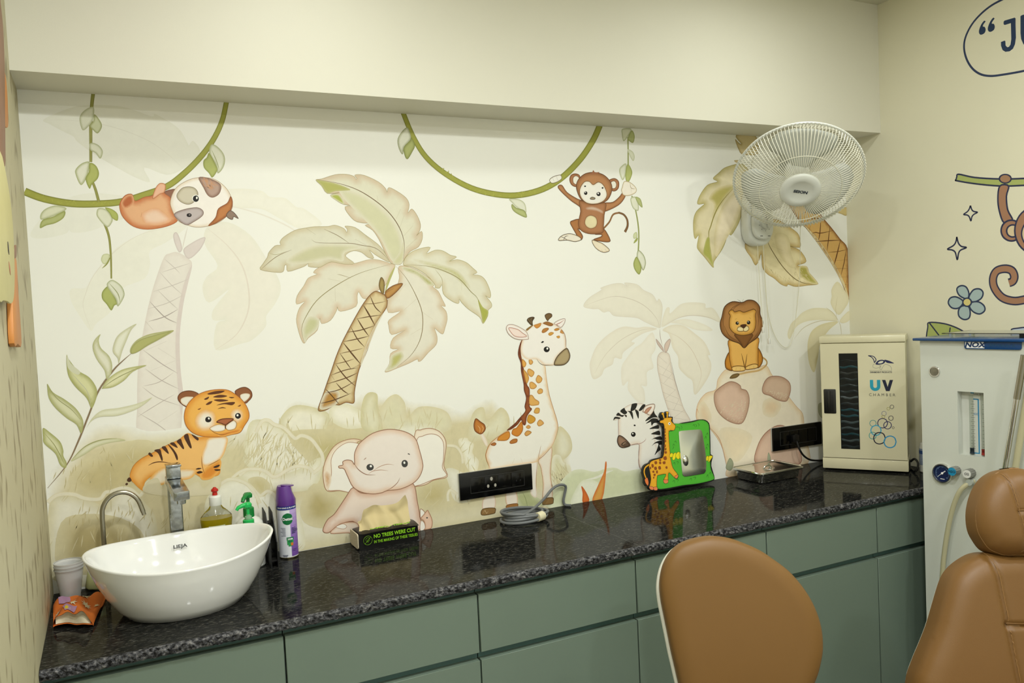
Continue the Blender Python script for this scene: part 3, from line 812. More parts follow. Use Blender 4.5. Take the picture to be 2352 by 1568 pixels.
F e4d2bc ccA484 46.2 o=8a5a3a ow=5.4 n=.03:1796 2070 1747 2016 1698 1955 1658 1909 1611 1878 1578 1813 1614 1792 1668 1824 1715 1841 1798 1833 1799 1719 2241 1702 2260 1799 2248 1911 2226 2036 2132 2014 2035 2016 1932 2012 1848 2028
F e2cfb6 d2ae88 15.2 o=9a6440 ow=3.8 n=.03:1629 1785 1668 1824 1715 1841 1798 1833 1827 1791 1808 1740 1749 1769
F ece4d0 ece4d0 0 o=a87850 ow=3 n=.03:1668 1824 1714 1836 1740 1816 1724 1801 1690 1809
F e5d9c6 d8b898 46.5 o=8a5a3a ow=5.4 n=.03:1875 2378 1955 2423 2059 2438 2154 2420 2225 2385 2264 2341 2284 2268 2301 2187 2302 2140 2274 2081 2222 2040 2132 2014 2035 2016 1995 2007 1932 2008 1856 2031 1797 2077 1763 2158 1743 2206 1713 2215 1709 2229 1737 2233 1738 2255 1765 2263 1799 2253 1817 2226 1820 2294 1842 2344
S 8a5a3a 5.4 n=.03:1813 2238 1841 2189 1893 2148 1959 2135
S a87854 3.9 n=.03:1909 2149 1941 2164 1996 2165 2051 2152
S a87854 3.9 n=.03:1941 2164 1989 2188 2045 2198 2093 2187
S 8a5a3a 4.7 n=.03:2132 2094 2110 2060 2068 2031 2027 2017
F 161210 161210 0 n=.03:1949 2190 1943 2177 1930 2171 1914 2173 1902 2183 1898 2197 1903 2209 1916 2216 1932 2214 1945 2204
F f4f2ea f4f2ea 0 n=.03:1937 2199 1935 2194 1931 2192 1926 2193 1922 2196 1921 2201 1923 2206 1927 2208 1932 2208 1935 2204
F 161210 161210 0 n=.03:2194 2184 2189 2169 2177 2161 2162 2163 2151 2174 2148 2190 2153 2204 2165 2212 2180 2210 2191 2199
F f4f2ea f4f2ea 0 n=.03:2176 2192 2175 2187 2171 2185 2166 2185 2163 2189 2162 2194 2163 2199 2167 2202 2172 2201 2175 2197
F 9a7258 9a7258 0 n=.03:1882 2251 1898 2263 1899 2258 1887 2250
F 2a1c14 2a1c14 0 n=.03:2195 2252 2206 2254 2213 2243 2208 2244
F ece4d2 e0ccb0 8.1 o=8a5a3a ow=4 n=.03:2268 1851 2294 1833 2299 1816 2283 1799 2265 1790
F dcb898 c89870 11.4 o=9a6440 ow=4.1 n=.03:2319 1835 2330 1819 2350 1768 2351 1729 2337 1702 2289 1702 2297 1721 2290 1762 2268 1785 2292 1809
F ece2ce ece2ce 0 o=9a6440 ow=3.2 n=.03:2267 1766 2289 1754 2297 1721 2287 1702 2259 1702
F 1a1412 1a1412 0 n=.03:2320 1781 2319 1778 2316 1777 2312 1777 2309 1780 2308 1783 2310 1786 2313 1788 2316 1787 2319 1785
#painted_giraffe
F e4decb dcc8a8 19.1 n=.03:2753 2324 2780 2329 2812 2253 2795 2234
F b8742e 7a421a 16.5 o=6a3818 ow=3.8 n=.03:2730 2444 2764 2416 2793 2392 2798 2358 2773 2331 2747 2330 2715 2355 2707 2392 2715 2428
S e0b880 3.2 n=.03:2750 2337 2755 2367 2737 2393
S e0b880 3.2 n=.03:2767 2335 2782 2364 2770 2390
F e2d6c0 d8bca0 12.9 o=c09a78 ow=1.9 n=.03:2761 1858 2842 1865 2841 1769 2747 1774
F e2d6c0 d8b48c 13.1 o=c09a78 ow=2 n=.03:2942 1887 3018 1877 3029 1772 2943 1775
F e4dcc8 d8c4a8 13.4 n=.03:3122 2082 3213 2064 3196 1933 3195 1807 3158 1812 3136 1872
F e2d8c0 d6b490 14.9 o=a87a50 ow=2.7 n=.03:3225 2082 3341 2166 3320 1974 3328 1775 3245 1779 3254 1887 3240 2016
F 8a6a3c 5c421e 6.8 o=4a3418 ow=3.4 n=.03:3247 1779 3328 1778 3335 1748 3322 1729 3247 1734 3240 1752
F 8a6a3c 5c421e 6.4 o=4a3418 ow=3.2 n=.03:2747 1779 2841 1772 2846 1744 2829 1731 2736 1735
S d8c090 2.6 n=.03:2749 1749 2763 1766 2775 1742 2790 1758
F 9a6a34 7a4a20 6.6 o=5a3a18 ow=2.6 n=.03:2943 1778 3023 1778 3034 1760 3020 1732 2942 1750
F e6e1cd d9b684 26.4 n=.03:3131 2993 3108 2951 3101 2883 3115 2820 3119 2758 3132 2669 3135 2601 3146 2537 3140 2488 3113 2434 3047 2378 2976 2332 2892 2290 2829 2248 2796 2191 2791 2155 2808 2104 2826 2058 2989 2062 3090 2061 3206 2065 3229 2091 3341 2165 3380 2235 3402 2309 3394 2367 3370 2452 3339 2563 3324 2679 3312 2806 3241 2874 3177 2990
S a86e34 5.1 n=.03:2976 2332 2892 2290 2829 2248 2796 2191 2791 2155 2802 2111 2820 2071
S 9a6e44 3.4 n=.03:3316 2786 3325 2678 3341 2563 3371 2452 3396 2367 3403 2302 3382 2234 3341 2165
S 9a6a3a 3.4 n=.03:3250 2186 3235 2137 3218 2084
S 9a6a3a 4 n=.03:3221 2079 3273 2110 3341 2165
S 9a6a3a 3.3 n=.03:3211 2064 3196 1933 3192 1845
S 9a6a3a 3.3 n=.03:3023 2116 3004 2078
S 9a6a3a 3.3 n=.03:3075 2113 3088 2074
F 96542a 6e361a 14.5 o=5a2c14 ow=3.3 n=.03:3135 2992 3108 2951 3093 2884 3112 2820 3112 2758 3128 2664 3129 2614 3144 2556 3128 2495 3131 2457 3076 2407 3040 2376 2972 2332 3011 2338 3060 2365 3093 2395 3109 2358 3128 2360 3140 2413 3162 2442 3186 2469 3168 2491 3172 2566 3173 2622 3154 2655 3152 2718 3132 2775 3120 2845 3114 2920
G d9a04a a8702c 9.2 n=.03:3124 2848 3157 2817 3145 2787 3124 2795
G d4a258 a8742e 9.3 n=.03:3179 2837 3197 2842 3216 2819 3198 2800 3181 2809
G cf9a48 a8702c 9.2 n=.03:3130 2769 3163 2736 3174 2697 3152 2661 3140 2700
G d4a254 a8702c 9.3 n=.03:3161 2754 3179 2773 3220 2747 3215 2722 3194 2708 3170 2726
G d4a254 a8702c 9.3 n=.03:3232 2692 3254 2719 3287 2691 3276 2664 3251 2656 3234 2670
G d4a254 a8702c 9.3 n=.03:3177 2666 3202 2671 3237 2639 3214 2617 3179 2625
G d4a254 a8702c 9.4 n=.03:3240 2601 3263 2617 3286 2606 3283 2581 3254 2574 3240 2585
G d4a254 a8702c 9.3 n=.03:3172 2569 3197 2571 3217 2543 3248 2521 3250 2502 3235 2492 3169 2500
G cfa04c a8702c 9.3 n=.03:3201 2444 3220 2473 3252 2467 3247 2433 3218 2430
G c8922e a0661e 9.3 n=.03:3142 2400 3162 2430 3210 2402 3208 2374 3172 2358 3145 2374
G d4a258 a8702c 9.4 n=.03:3224 2357 3251 2383 3284 2350 3241 2331
G cf9a50 a8702c 6.6 n=.03:3129 2338 3151 2352 3171 2334 3149 2322
G cf9a50 9a6428 9.3 n=.03:3114 2290 3141 2312 3176 2293 3132 2269
G c87e2a 9a5a1c 10.5 n=.03:3010 2317 3024 2337 3052 2344 3096 2386 3106 2335 3092 2299 3056 2275 3012 2295
G cc8630 9a5a1c 10.4 n=.03:2888 2272 2906 2295 2982 2325 2995 2285 2965 2256 2897 2262
G b0702e 8a4e1c 9.2 n=.03:2989 2245 3020 2262 3053 2258 3047 2232 2998 2227
G a86830 7a4620 7.7 n=.03:2832 2242 2863 2255 2881 2242 2862 2228
F e7e1d0 dcc4a0 22.8 n=.03:3170 3065 3231 3096 3296 3108 3389 3105 3459 3065 3493 3022 3505 2970 3504 2919 3509 2903 3457 2871 3411 2830 3390 2784 3343 2783 3308 2790 3246 2836 3169 2841 3122 2882 3116 2932 3135 2993
S 7a4e28 4.1 n=.03:3462 3059 3493 3022 3505 2970 3504 2919 3509 2901
S 5a4430 4 n=.03:3245 2842 3273 2805 3315 2788 3393 2786
F a8956a 6a5434 16.4 o=3e2e1a ow=4.8 n=.03:3509 2903 3530 2873 3536 2840 3519 2803 3481 2780 3430 2778 3393 2788 3415 2836 3457 2875
F 4e3c22 3a2c18 5.3 n=.03:3210 3097 3190 3117 3179 3133 3192 3151 3227 3158 3245 3149 3227 3124 3226 3096
S b8a070 2 n=.03:3214 3106 3195 3135 3199 3148
S b8a070 2 n=.03:3219 3106 3212 3135 3220 3151
F 6e5430 3e2c18 9.4 n=.03:3353 3119 3337 3143 3334 3166 3364 3179 3393 3172 3396 3151 3372 3133 3359 3119
G 8a6a34 7a5a2a 4 n=.03:3170 3068 3217 3094 3230 3093 3180 3057
G c8883a 9a6424 6.7 n=.03:3235 3092 3267 3102 3297 3108 3291 3084 3258 3068
G 96642e 7a4a20 6.7 n=.03:3313 3106 3353 3116 3402 3092 3380 3078 3338 3091
G b07634 8a5420 6.7 n=.03:3299 3042 3315 3063 3351 3069 3362 3058 3335 3037 3309 3031
G c08434 905a20 5.4 n=.03:3406 3051 3430 3062 3456 3056 3443 3044 3418 3041
G c8923e a06a24 5.4 n=.03:3354 3022 3378 3035 3404 3027 3387 3012 3366 3007
G c8923e a06a24 4.1 n=.03:3424 2999 3452 3003 3453 2986 3435 2984
G c08a48 96602a 4.1 n=.03:3457 3029 3471 3047 3491 3016 3468 3020
F e8e0d0 dac8b2 13.1 o=8a7060 ow=3.3 n=.03:3186 3002 3172 3046 3125 3080 3065 3107 3020 3107 3005 3081 3020 3043 3059 3010 3107 2994 3177 2991
F e6d2c0 d8b49c 9.1 o=9a5a40 ow=3.3 n=.03:3026 3087 3097 3071 3137 3042 3172 3015 3129 3010 3074 3020 3041 3051
F e8e0d0 dac8b2 9.5 o=8a7060 ow=3.4 n=.03:3409 3099 3455 3122 3506 3129 3497 3092 3463 3064 3427 3086
S 9a4a34 4.8 n=.03:3498 3120 3461 3100 3431 3089 3460 3073
F 14110f 14110f 0 n=.03:3361 2904 3355 2892 3342 2885 3326 2886 3314 2895 3310 2908 3315 2920 3328 2927 3344 2926 3357 2917
F f4f2ea f4f2ea 0 n=.03:3349 2912 3347 2907 3343 2904 3338 2904 3335 2908 3333 2913 3335 2917 3339 2920 3344 2920 3348 2916
F 14110f 14110f 0 n=.03:3289 2960 3303 2971 3315 2966 3304 2957
#painted_faded_palm_behind_zebra
F d6d0b8 cfc8b0 38.5 o=c0b49c ow=1.9 n=.04:3677 3217 3731 3280 3845 3336 3841 3353 3950 3380 4034 3382 4085 3359 4066 3386 4182 3369 4244 3322 4329 3284 4370 3228 4393 3245 4423 3181 4400 3047 4382 3012 4253 3063 4169 3103 4042 3118 3949 3132 3909 3168 3857 3162 3812 3190 3757 3193
S b8ab94 3.9 n=.04:3688 3221 3935 3281 4112 3256 4259 3188 4363 3085 4387 3002
F d7d1b8 d2cbb2 30.8 n=.04:4406 3047 4456 3162 4495 3169 4498 3123 4603 3192 4718 3205 4857 3190 4867 3153 4937 3150 4994 3091 5015 3024 4886 3068 4724 3094 4587 3083 4427 3018
S b8ab94 4.1 n=.04:4427 3027 4587 3083 4724 3096 4887 3073 5003 3025
F d9d2b9 d2c9ae 30.9 n=.04:4414 2992 4505 3028 4629 3017 4741 2946 4842 2866 4896 2760 4872 2752 4904 2675 4876 2583 4765 2462 4712 2443 4699 2551 4644 2593 4567 2672 4560 2764 4508 2841 4479 2952
S c4b296 4.1 n=.04:4425 2987 4568 2928 4689 2829 4764 2704 4794 2590 4730 2456
F d8d2ba d2cab2 28.7 n=.04:4360 3004 4251 3028 4165 3024 4028 3040 3890 2986 3783 2906 3728 2814 3709 2746 3735 2649 3812 2669 3845 2719 3919 2748 3943 2799 4005 2786 4028 2837 4138 2901 4107 2920 4227 2976
S c0b49c 3.9 n=.04:4360 3008 4207 3003 4023 2943 3861 2831 3752 2691
F dbd5bf d6cfb8 29.4 n=.04:4315 2979 4202 2897 4136 2865 4058 2791 4001 2715 4005 2574 4059 2605 4056 2534 4137 2437 4212 2421 4211 2520 4186 2558 4240 2554 4245 2661 4312 2692 4294 2783 4341 2852
F d9d4bc d5ceb6 20.6 n=.04:4495 3051 4654 3070 4849 3014 4929 2959 4765 2972 4607 3027
S a8998a 6 n=.04:4387 3002 4390 2939 4408 2866
F d8ceb8 cbbda6 24.2 o=b8a894 ow=4 n=.04:4354 2770 4383 2808 4428 2814 4471 2789 4485 2724 4498 2641 4537 2510 4597 2338 4660 2212 4500 2201 4459 2288 4400 2458 4368 2597 4350 2689
S 8e8072 5 n=.04:4360 2787 4446 2718
S 8e8072 5 n=.04:4351 2716 4498 2632
S 8e8072 5 n=.04:4364 2642 4506 2576
S 8e8072 5 n=.04:4378 2569 4525 2492
S 8e8072 5.1 n=.04:4396 2486 4555 2416
S 8e8072 5.1 n=.04:4415 2420 4581 2359
S 8e8072 5.1 n=.04:4434 2350 4607 2301
S 8e8072 5.1 n=.04:4492 2266 4638 2233
S 8e8072 5 n=.04:4480 2724 4397 2622
S 8e8072 5 n=.04:4498 2632 4405 2558
S 8e8072 5.1 n=.04:4519 2493 4415 2429
S 8e8072 5.1 n=.04:4555 2416 4495 2330
S 8e8072 5.1 n=.04:4602 2320 4492 2266
S 8e8072 4.1 n=.04:4491 2724 4523 2566 4577 2396
F c0ac98 a08a7c 10 n=.04:4417 2815 4359 2878 4348 2925 4408 2857
F c8b29c a08a7c 10.1 n=.04:4428 2814 4429 2873 4480 2917 4490 2888 4452 2813
#painted_zebra
F e4dfcd dccab0 34.4 o=a08070 ow=3.4 n=.03:3952 2296 3948 2180 3935 2127 3961 2089 4006 2080 4053 2091 4138 2092 4134 2010 4127 1947 4138 1899 4174 1855 4229 1823 4364 1805 4382 1979 4375 2044 4349 2111 4337 2255 4310 2313 4255 2370 4200 2407 4116 2421 4031 2404 3974 2359
F e6e1d0 d8c8b0 17.3 n=.03:3912 2308 3965 2360 4031 2404 4116 2422 4200 2407 4256 2374 4311 2317 4336 2239 4350 2134 4375 2044 4373 1996 4333 1985 4298 2053 4283 2142 4268 2239 4233 2305 4188 2346 4123 2364 4048 2363 3972 2321
F 26241e 26241e 0 n=.03:3905 2307 3917 2332 3940 2332 3970 2322 3962 2312 3926 2318
F 26241e 26241e 0 n=.03:3934 2345 3954 2364 3982 2343 4008 2338 3992 2326 3963 2336
F 26241e 26241e 0 n=.03:3973 2375 4011 2396 4021 2378 4038 2357 4019 2343 3996 2352
F 26241e 26241e 0 n=.03:4079 2401 4090 2420 4137 2419 4122 2381 4095 2365 4071 2364
F 26241e 26241e 0 n=.03:4041 2367 4083 2360 4093 2328 4091 2295 4076 2322 4059 2355
F 26241e 26241e 0 n=.03:4114 2374 4146 2354 4149 2322 4143 2296 4126 2332
F 26241e 26241e 0 n=.03:4149 2361 4189 2404 4217 2398 4179 2361
F 3a2a1c 3a2a1c 0 n=.03:4010 2340 4033 2334 4027 2319
F 26241e 26241e 0 n=.03:4208 2270 4238 2296 4262 2310 4293 2347 4306 2318 4330 2289 4290 2290 4266 2285 4237 2274
F 26241e 26241e 0 n=.03:4213 2248 4251 2272 4270 2282 4269 2262
F 26241e 26241e 0 n=.03:4270 2282 4326 2276 4334 2246 4293 2244 4268 2227
F 26241e 26241e 0 n=.03:4246 2202 4287 2217 4335 2224 4338 2195 4295 2198
F 26241e 26241e 0 n=.03:4260 2159 4294 2171 4342 2177 4349 2142 4303 2149
F 26241e 26241e 0 n=.03:4262 2111 4297 2126 4355 2130 4363 2101 4320 2106 4291 2117
F 26241e 26241e 0 n=.03:4262 2060 4300 2088 4358 2094 4368 2060 4337 2060 4350 2023 4315 2003 4287 1984 4316 2035 4328 2073 4294 2077
F 26241e 26241e 0 n=.03:4351 1995 4375 2044 4378 2011 4362 1981
F e8dcc8 d4b89c 12.1 o=5a4434 ow=4.3 n=.03:4188 2347 4216 2390 4302 2399 4299 2354 4258 2312 4211 2341
F c09070 8a4a30 8.7 n=.03:4204 2338 4225 2369 4277 2380 4255 2351 4225 2330
F 927258 5e4634 20.3 o=2e241a ow=5.1 n=.03:3948 2180 3978 2173 4018 2141 4055 2094 4025 2081 3979 2081 3946 2103 3934 2143
F 5e4a38 4a3a2a 6.8 o=2a2018 ow=3.4 n=.03:3970 2104 3985 2120 4016 2124 4046 2095 4011 2086
S b89a78 4.2 n=.03:3984 2102 3999 2116 4019 2116
F 14110f 14110f 0 n=.03:4111 2173 4106 2162 4094 2156 4080 2158 4070 2166 4066 2178 4071 2189 4082 2195 4096 2193 4107 2185
F f0ece0 f0ece0 0 n=.03:4090 2181 4089 2177 4086 2176 4082 2176 4078 2179 4077 2182 4079 2186 4082 2188 4086 2187 4089 2185
F 14110f 14110f 0 n=.03:4114 2245 4112 2241 4107 2239 4102 2240 4097 2243 4095 2247 4097 2251 4102 2253 4108 2252 4112 2249
S a87c6c 4.3 n=.03:4053 2091 4147 2094 4195 2111 4209 2131
S 9a7c6c 4.3 n=.03:4140 2091 4131 1994 4137 1915 4164 1856
#painted_boulder_mound
F e2d5b6 d8be92 54.9 o=c49c70 ow=4.4 n=.07:4942 2460 4970 2547 5069 2624 5203 2600 5403 2609 5511 2620 5578 2527 5666 2470 5727 2366 5841 2236 5919 2159 5935 2067 5944 1945 5966 1702 5440 1709 5046 1703 5032 1801 4980 1979 4867 2133 4764 2191 4723 2252 4749 2361 4834 2437
F d8b888 d8b888 67.4 ea=0 a=.7 u=dccda8 n=.07:5466 2312 5595 2329 5670 2253 5588 2163 5461 2195
F d4b080 d4b080 62.9 ea=0 a=.6 u=dccda8 n=.07:4746 2315 4808 2374 4885 2254 4857 2163 4764 2201
F e0cda4 e0cda4 65.1 ea=0 a=.8 u=dccda8 n=.07:4962 2104 5144 2113 5326 2015 5194 1838 5071 1853
S b08258 6.4 n=.07:4856 2153 4947 2058 4991 1958 5031 1772
S c08c60 5.2 n=.07:4726 2251 4735 2316 4750 2277
F d0ae90 b08868 53.9 o=8e6448 ow=7.5 n=.07:4922 2410 4953 2455 5076 2510 5149 2504 5209 2470 5220 2441 5281 2416 5305 2337 5273 2224 5207 2144 5085 2171 4980 2244 4930 2325
F c8a888 b08868 45.2 o=8e6448 ow=7.9 n=.07:5458 2429 5499 2494 5565 2520 5681 2507 5771 2452 5785 2381 5751 2305 5711 2287 5620 2312 5545 2353 5469 2380
H 9a7050 5.6 32.4 60 .6 .5 a=0.30 u=dccda8 n=.07:4970 2292 5092 2328 5265 2331 5208 2163 5074 2187
H 9a7050 5.9 27.2 30 .6 .5 a=0.30 u=dccda8 n=.07:5495 2397 5662 2372 5754 2364 5711 2299
F d0ae90 b4886a 45.5 o=8e5c40 ow=8 n=.07:5354 1778 5379 1922 5473 2028 5617 2081 5740 2048 5857 1965 5878 1832 5873 1712 5608 1706
F 8f9470 757a58 10.8 n=.07:5066 1863 5106 1810 5079 1756 5037 1762 5020 1793
F 9aa07c 808660 9 n=.07:5504 1858 5527 1796 5494 1770 5489 1810
F a8a888 8a8c68 7.1 n=.07:6127 2229 6179 2219 6171 2092 6123 2128 6111 2190
#painted_lion
S c8a468 15.5 t=0 n=.05:5457 2701 5509 2669 5516 2634 5478 2603 5414 2583 5301 2578 5201 2569
S 7a5a2c 4.5 n=.05:5470 2700 5519 2658 5515 2629 5478 2601
F 7a6034 5a4420 12.9 n=.05:5095 2541 5128 2572 5189 2578 5205 2562 5163 2539
F c08028 8e5618 21.4 o=5a3814 ow=6.4 n=.05:5106 2764 5059 2710 5051 2664 5067 2625 5135 2607 5157 2675
F c08028 8e5618 22.1 o=5a3814 ow=6.6 n=.05:5416 2782 5470 2705 5461 2643 5409 2608 5368 2688
F e2ae56 bc7e2a 37 o=6a4418 ow=6.5 n=.05:5117 2877 5101 2783 5103 2707 5136 2615 5265 2609 5403 2609 5419 2685 5423 2781 5414 2878
F a8763e 7a4e24 43.4 o=4a2e14 ow=7.6 n=.05:5259 3181 5155 3192 5069 3153 5035 3070 5012 3006 5035 2929 5117 2868 5213 2833 5267 2791 5324 2826 5414 2869 5467 2933 5489 3000 5461 3069 5457 3136 5403 3187 5328 3199
S 6a4420 5.4 n=.05:5240 3174 5153 3140 5102 3086
S 6a4420 5.4 n=.05:5253 3174 5190 3148 5152 3121
S 6a4420 5.3 n=.05:5068 3134 5046 3041 5059 2937
S 6a4420 5.4 n=.05:5056 2994 5106 2906 5202 2853
S 6a4420 5.5 n=.05:5426 3138 5440 3041 5430 2945
S 6a4420 5.5 n=.05:5429 2916 5376 2861 5312 2822
F 7e5224 6a421a 21.7 o=4a2c12 ow=4.3 n=.05:5168 2917 5365 2905 5325 2845 5267 2791 5220 2847
F e0ae56 bc842e 32.5 o=5e3c16 ow=6.5 n=.05:5126 3073 5110 3100 5128 3120 5158 3121 5176 3105 5231 3112 5274 3097 5330 3107 5362 3114 5390 3118 5416 3098 5404 3064 5407 2994 5372 2919 5265 2899 5168 2921 5116 2972 5115 3038
S 3a2410 6.5 n=.05:5211 3210 5253 3181
S 3a2410 6.5 n=.05:5277 3210 5263 3181
S 3a2410 6.5 n=.05:5229 3203 5260 3179
F 17110c 17110c 0 n=.05:5218 3006 5214 2998 5205 2993 5194 2994 5185 2999 5181 3008 5185 3016 5195 3021 5206 3020 5215 3015
F 17110c 17110c 0 n=.05:5346 3005 5342 2996 5331 2990 5319 2991 5309 2997 5306 3007 5310 3017 5320 3022 5333 3021 5342 3015
F f0e8d0 f0e8d0 0 n=.05:5211 3010 5210 3008 5207 3007 5204 3007 5202 3008 5201 3011 5202 3013 5205 3014 5208 3014 5210 3013
F f0e8d0 f0e8d0 0 n=.05:5326 3012 5325 3009 5322 3008 5319 3008 5317 3010 5316 3012 5317 3015 5320 3017 5323 3017 5325 3015
S 5a3814 6.5 n=.05:5176 3040 5198 3047
S 5a3814 6.6 n=.05:5334 3046 5354 3039
F e8d49c d4b874 10.8 o=6a4a20 ow=5.4 n=.05:5196 2948 5213 2974 5262 2968 5267 2937 5224 2935
F e8d49c d4b874 10.9 o=6a4a20 ow=5.4 n=.05:5267 2937 5271 2968 5312 2977 5327 2949 5298 2931
F 4a2a14 3a2010 0 n=.05:5230 2985 5267 2995 5304 2988 5270 2958
F e6be6e cc9a44 10.8 o=5a3814 ow=5.4 n=.05:5131 2637 5192 2642 5266 2627 5259 2595 5153 2598 5125 2615
F e6be6e cc9a44 11 o=5a3814 ow=5.5 n=.05:5282 2627 5354 2644 5408 2637 5405 2608 5299 2601 5277 2608
S 5a3814 5.4 n=.05:5173 2626 5166 2603
S 5a3814 5.4 n=.05:5216 2623 5215 2599
S 5a3814 5.5 n=.05:5322 2626 5321 2605
S 5a3814 5.5 n=.05:5366 2629 5367 2607
S 6a4418 8.7 n=.05:5234 2746 5260 2648 5265 2609
S 6a4418 8.7 n=.05:5298 2737 5276 2647 5271 2609
#painted_tan_palm
F bfae7e a08c54 21.6 o=8a7444 ow=3.6 n=.08:5259 4601 5470 4611 5495 4458 5328 4442 5279 4488 5248 4565 5282 4539 5314 4531
F c0ad7c a89460 12.5 n=.08:5226 4387 5300 4391 5274 4362
F d4c89e b0a468 57.6 o=978a50 ow=4.1 n=.08:5350 4349 5148 4331 5052 4274 4994 4229 5039 4204 4932 4173 4850 4089 4819 4016 4892 4017 4807 3955 4772 3883 4768 3776 4783 3729 4821 3758 4799 3668 4815 3631 4872 3576 4960 3487 4972 3538 5070 3646 5127 3756 5134 3800 5165 3756 5246 3848 5298 3941 5428 4128
F e0d2ae e0d2ae 50 ea=0 u=d0c292 n=.08:5234 4125 5111 4031 5026 3902 4980 3720 4997 3574 5096 3701 5223 3866 5303 4052
F b2a75c b2a75c 37.2 ea=0 u=d0c292 n=.08:5237 4180 5047 4157 4940 4065 4993 4011 4965 3902 5013 3939 5127 4068
S 8a8038 9.5 n=.08:5199 4146 5086 4046 5010 3954 4952 3836 4926 3746 4963 3495
F a3a24e b5b070 12.5 n=.08:4903 3732 4934 3735 4940 3627 4967 3491 4913 3558 4862 3601 4873 3663
F d9cc9e b89e60 51 o=96804a ow=4.2 n=.08:5316 3680 5520 3836 5667 3894 5810 3836 5927 3770 5954 3711 5947 3644 5793 3664 5941 3622 6022 3520 5925 3489 5935 3478 6025 3472 6053 3419 6103 3373 6152 3326 6146 3308 6038 3304 5887 3297 5798 3319 5778 3304 5710 3325 5635 3378 5559 3417 5505 3476 5499 3577 5486 3584 5464 3534 5425 3498 5385 3557
F e0d2a8 e0d2a8 50.9 ea=0 u=d0c292 n=.08:5661 3764 5807 3748 5849 3579 5894 3467 5796 3484 5684 3618
F a39a48 b4a860 26.1 ea=.1 u=d0c292 n=.08:5934 3474 6025 3472 6053 3419 6152 3326 6131 3308 6049 3326 5941 3392
H 94823e 5.5 34.1 90 2 .3 a=0.27 u=d0c292 n=.08:5516 3512 5694 3413 5821 3373 5894 3467 5993 3435 6050 3344 5888 3319 5750 3338 5579 3431
S 6e5c30 7.7 n=.08:5559 3851 5572 3706 5644 3589 5746 3471 5870 3372 5989 3324 6141 3306
S a08c58 3.4 n=.08:5608 3662 5752 3617
S a08c58 3.3 n=.08:5573 3742 5639 3706
S a08c58 3.4 n=.08:5681 3552 5797 3514
F c49c58 7e4c1c 30.1 o=6e4018 ow=5.3 n=.08:5802 4092 5913 3925 6010 3836 6127 3724 6246 3595 6356 3465 6456 3317 6543 3156 6543 3376 6543 3622 6451 3715 6349 3814 6238 3912 6100 4052
F 96662a 96662a 17.8 ea=.1 u=d0c292 n=.08:6010 3844 6127 3724 6246 3595 6356 3465 6456 3317 6543 3168 6488 3316 6377 3480 6268 3618 6148 3739
S 5a3416 10.5 n=.08:6098 3881 6068 3784
S 5a3416 10.6 n=.08:6216 3889 6201 3776 6178 3701
S 5a3416 9.8 n=.08:6329 3836 6302 3701 6283 3610
S 5a3416 12.6 n=.08:6456 3707 6402 3563 6365 3480
S 5a3416 9.1 n=.08:6521 3607 6495 3500 6448 3379
S 5a3416 10 n=.08:6543 3391 6497 3262
S 5a3416 7.9 n=.08:6098 3769 6150 3777 6211 3770 6369 3793
S 5a3416 8 n=.08:6147 3694 6292 3701 6456 3705
S 6a4420 5.4 n=.08:6298 3595 6414 3601 6543 3618
S 6a4420 5.4 n=.08:6358 3518 6543 3524
S 5a3416 8.1 n=.08:6387 3445 6543 3444
S 6a4420 5.4 n=.08:6447 3367 6543 3364
S 5a3416 6.4 n=.08:6498 3297 6543 3290
S 5a3416 7.8 n=.08:5984 3940 6076 3970 6168 3978
S 5a3416 7.9 n=.08:6042 3881 6155 3904 6258 3889
F c0ac70 a8945c 14 n=.08:6405 3965 6543 4008 6543 3930 6475 3944
#painted_faded_palm_in_corner
F d3ccaa cdc5a2 34.9 n=.03:6389 2968 6308 3063 6225 3090 6081 3096 5958 3064 5885 3015 5813 2967 5770 2881 5798 2835 5872 2934 5994 2980 6179 2986
F d1c9a6 cbc29c 36.1 n=.03:6324 3192 6326 3260 6403 3326 6496 3239 6543 3153 6489 3078 6401 3021 6310 3124
F cdc49c c8be92 35.4 n=.03:6399 2959 6230 2953 6115 2921 6041 2865 6005 2754 6020 2603 6077 2516 6124 2633 6171 2782 6280 2889
F d3cba8 cfc6a0 18.2 n=.03:6421 2974 6543 3052 6543 2967 6452 2941
S b8ac80 4.5 n=.03:6404 2963 6339 3039 6246 3096
S b8ac80 4.4 n=.03:6404 2963 6179 2978 5972 2929 5847 2832
S b8ac80 5.4 n=.03:6404 2963 6429 2904 6433 2796
S b8ac80 4.5 n=.03:6379 2983 6372 3091 6398 3189
#painted_hanging_vine
B 95953c 6e7028 44.8 29.4 n=.08:2 4028 98 3988 237 3962 382 3963 502 3978 625 4020 753 4072 852 4149 955 4254 1039 4367 1099 4487 1133 4610
H b8b650 3.9 15.7 40 .3 .6 a=0.30 u=95953c n=.08:18 4031 126 3995 267 3975 442 3974 441 3958 265 3949 125 3973 16 4006
B 8c8a44 6e6c30 19.7 14.8 n=.08:386 4605 373 4524 362 4414 356 4316 349 4206
B 8c8a44 6e6c30 13.6 16.1 n=.08:349 4096 364 4044 377 3973
B 8c8a44 6e6c30 15 8.7 n=.08:393 3862 408 3816 419 3757 421 3672 419 3600 415 3521
F cccbb0 a3a47c 14.7 n=.08:385 4525 353 4519 319 4488 305 4449 318 4389 352 4416 378 4460
F b9bb92 8e9158 12.3 n=.08:385 4486 410 4455 421 4417 396 4375 371 4395 357 4417 377 4447
F cfceb2 9fa274 12.4 n=.08:350 4313 375 4317 403 4299 416 4267 400 4227 377 4259 350 4277
F d3d1b8 9b9f68 15.9 n=.08:342 4207 304 4198 270 4165 265 4133 289 4070 322 4115 336 4161
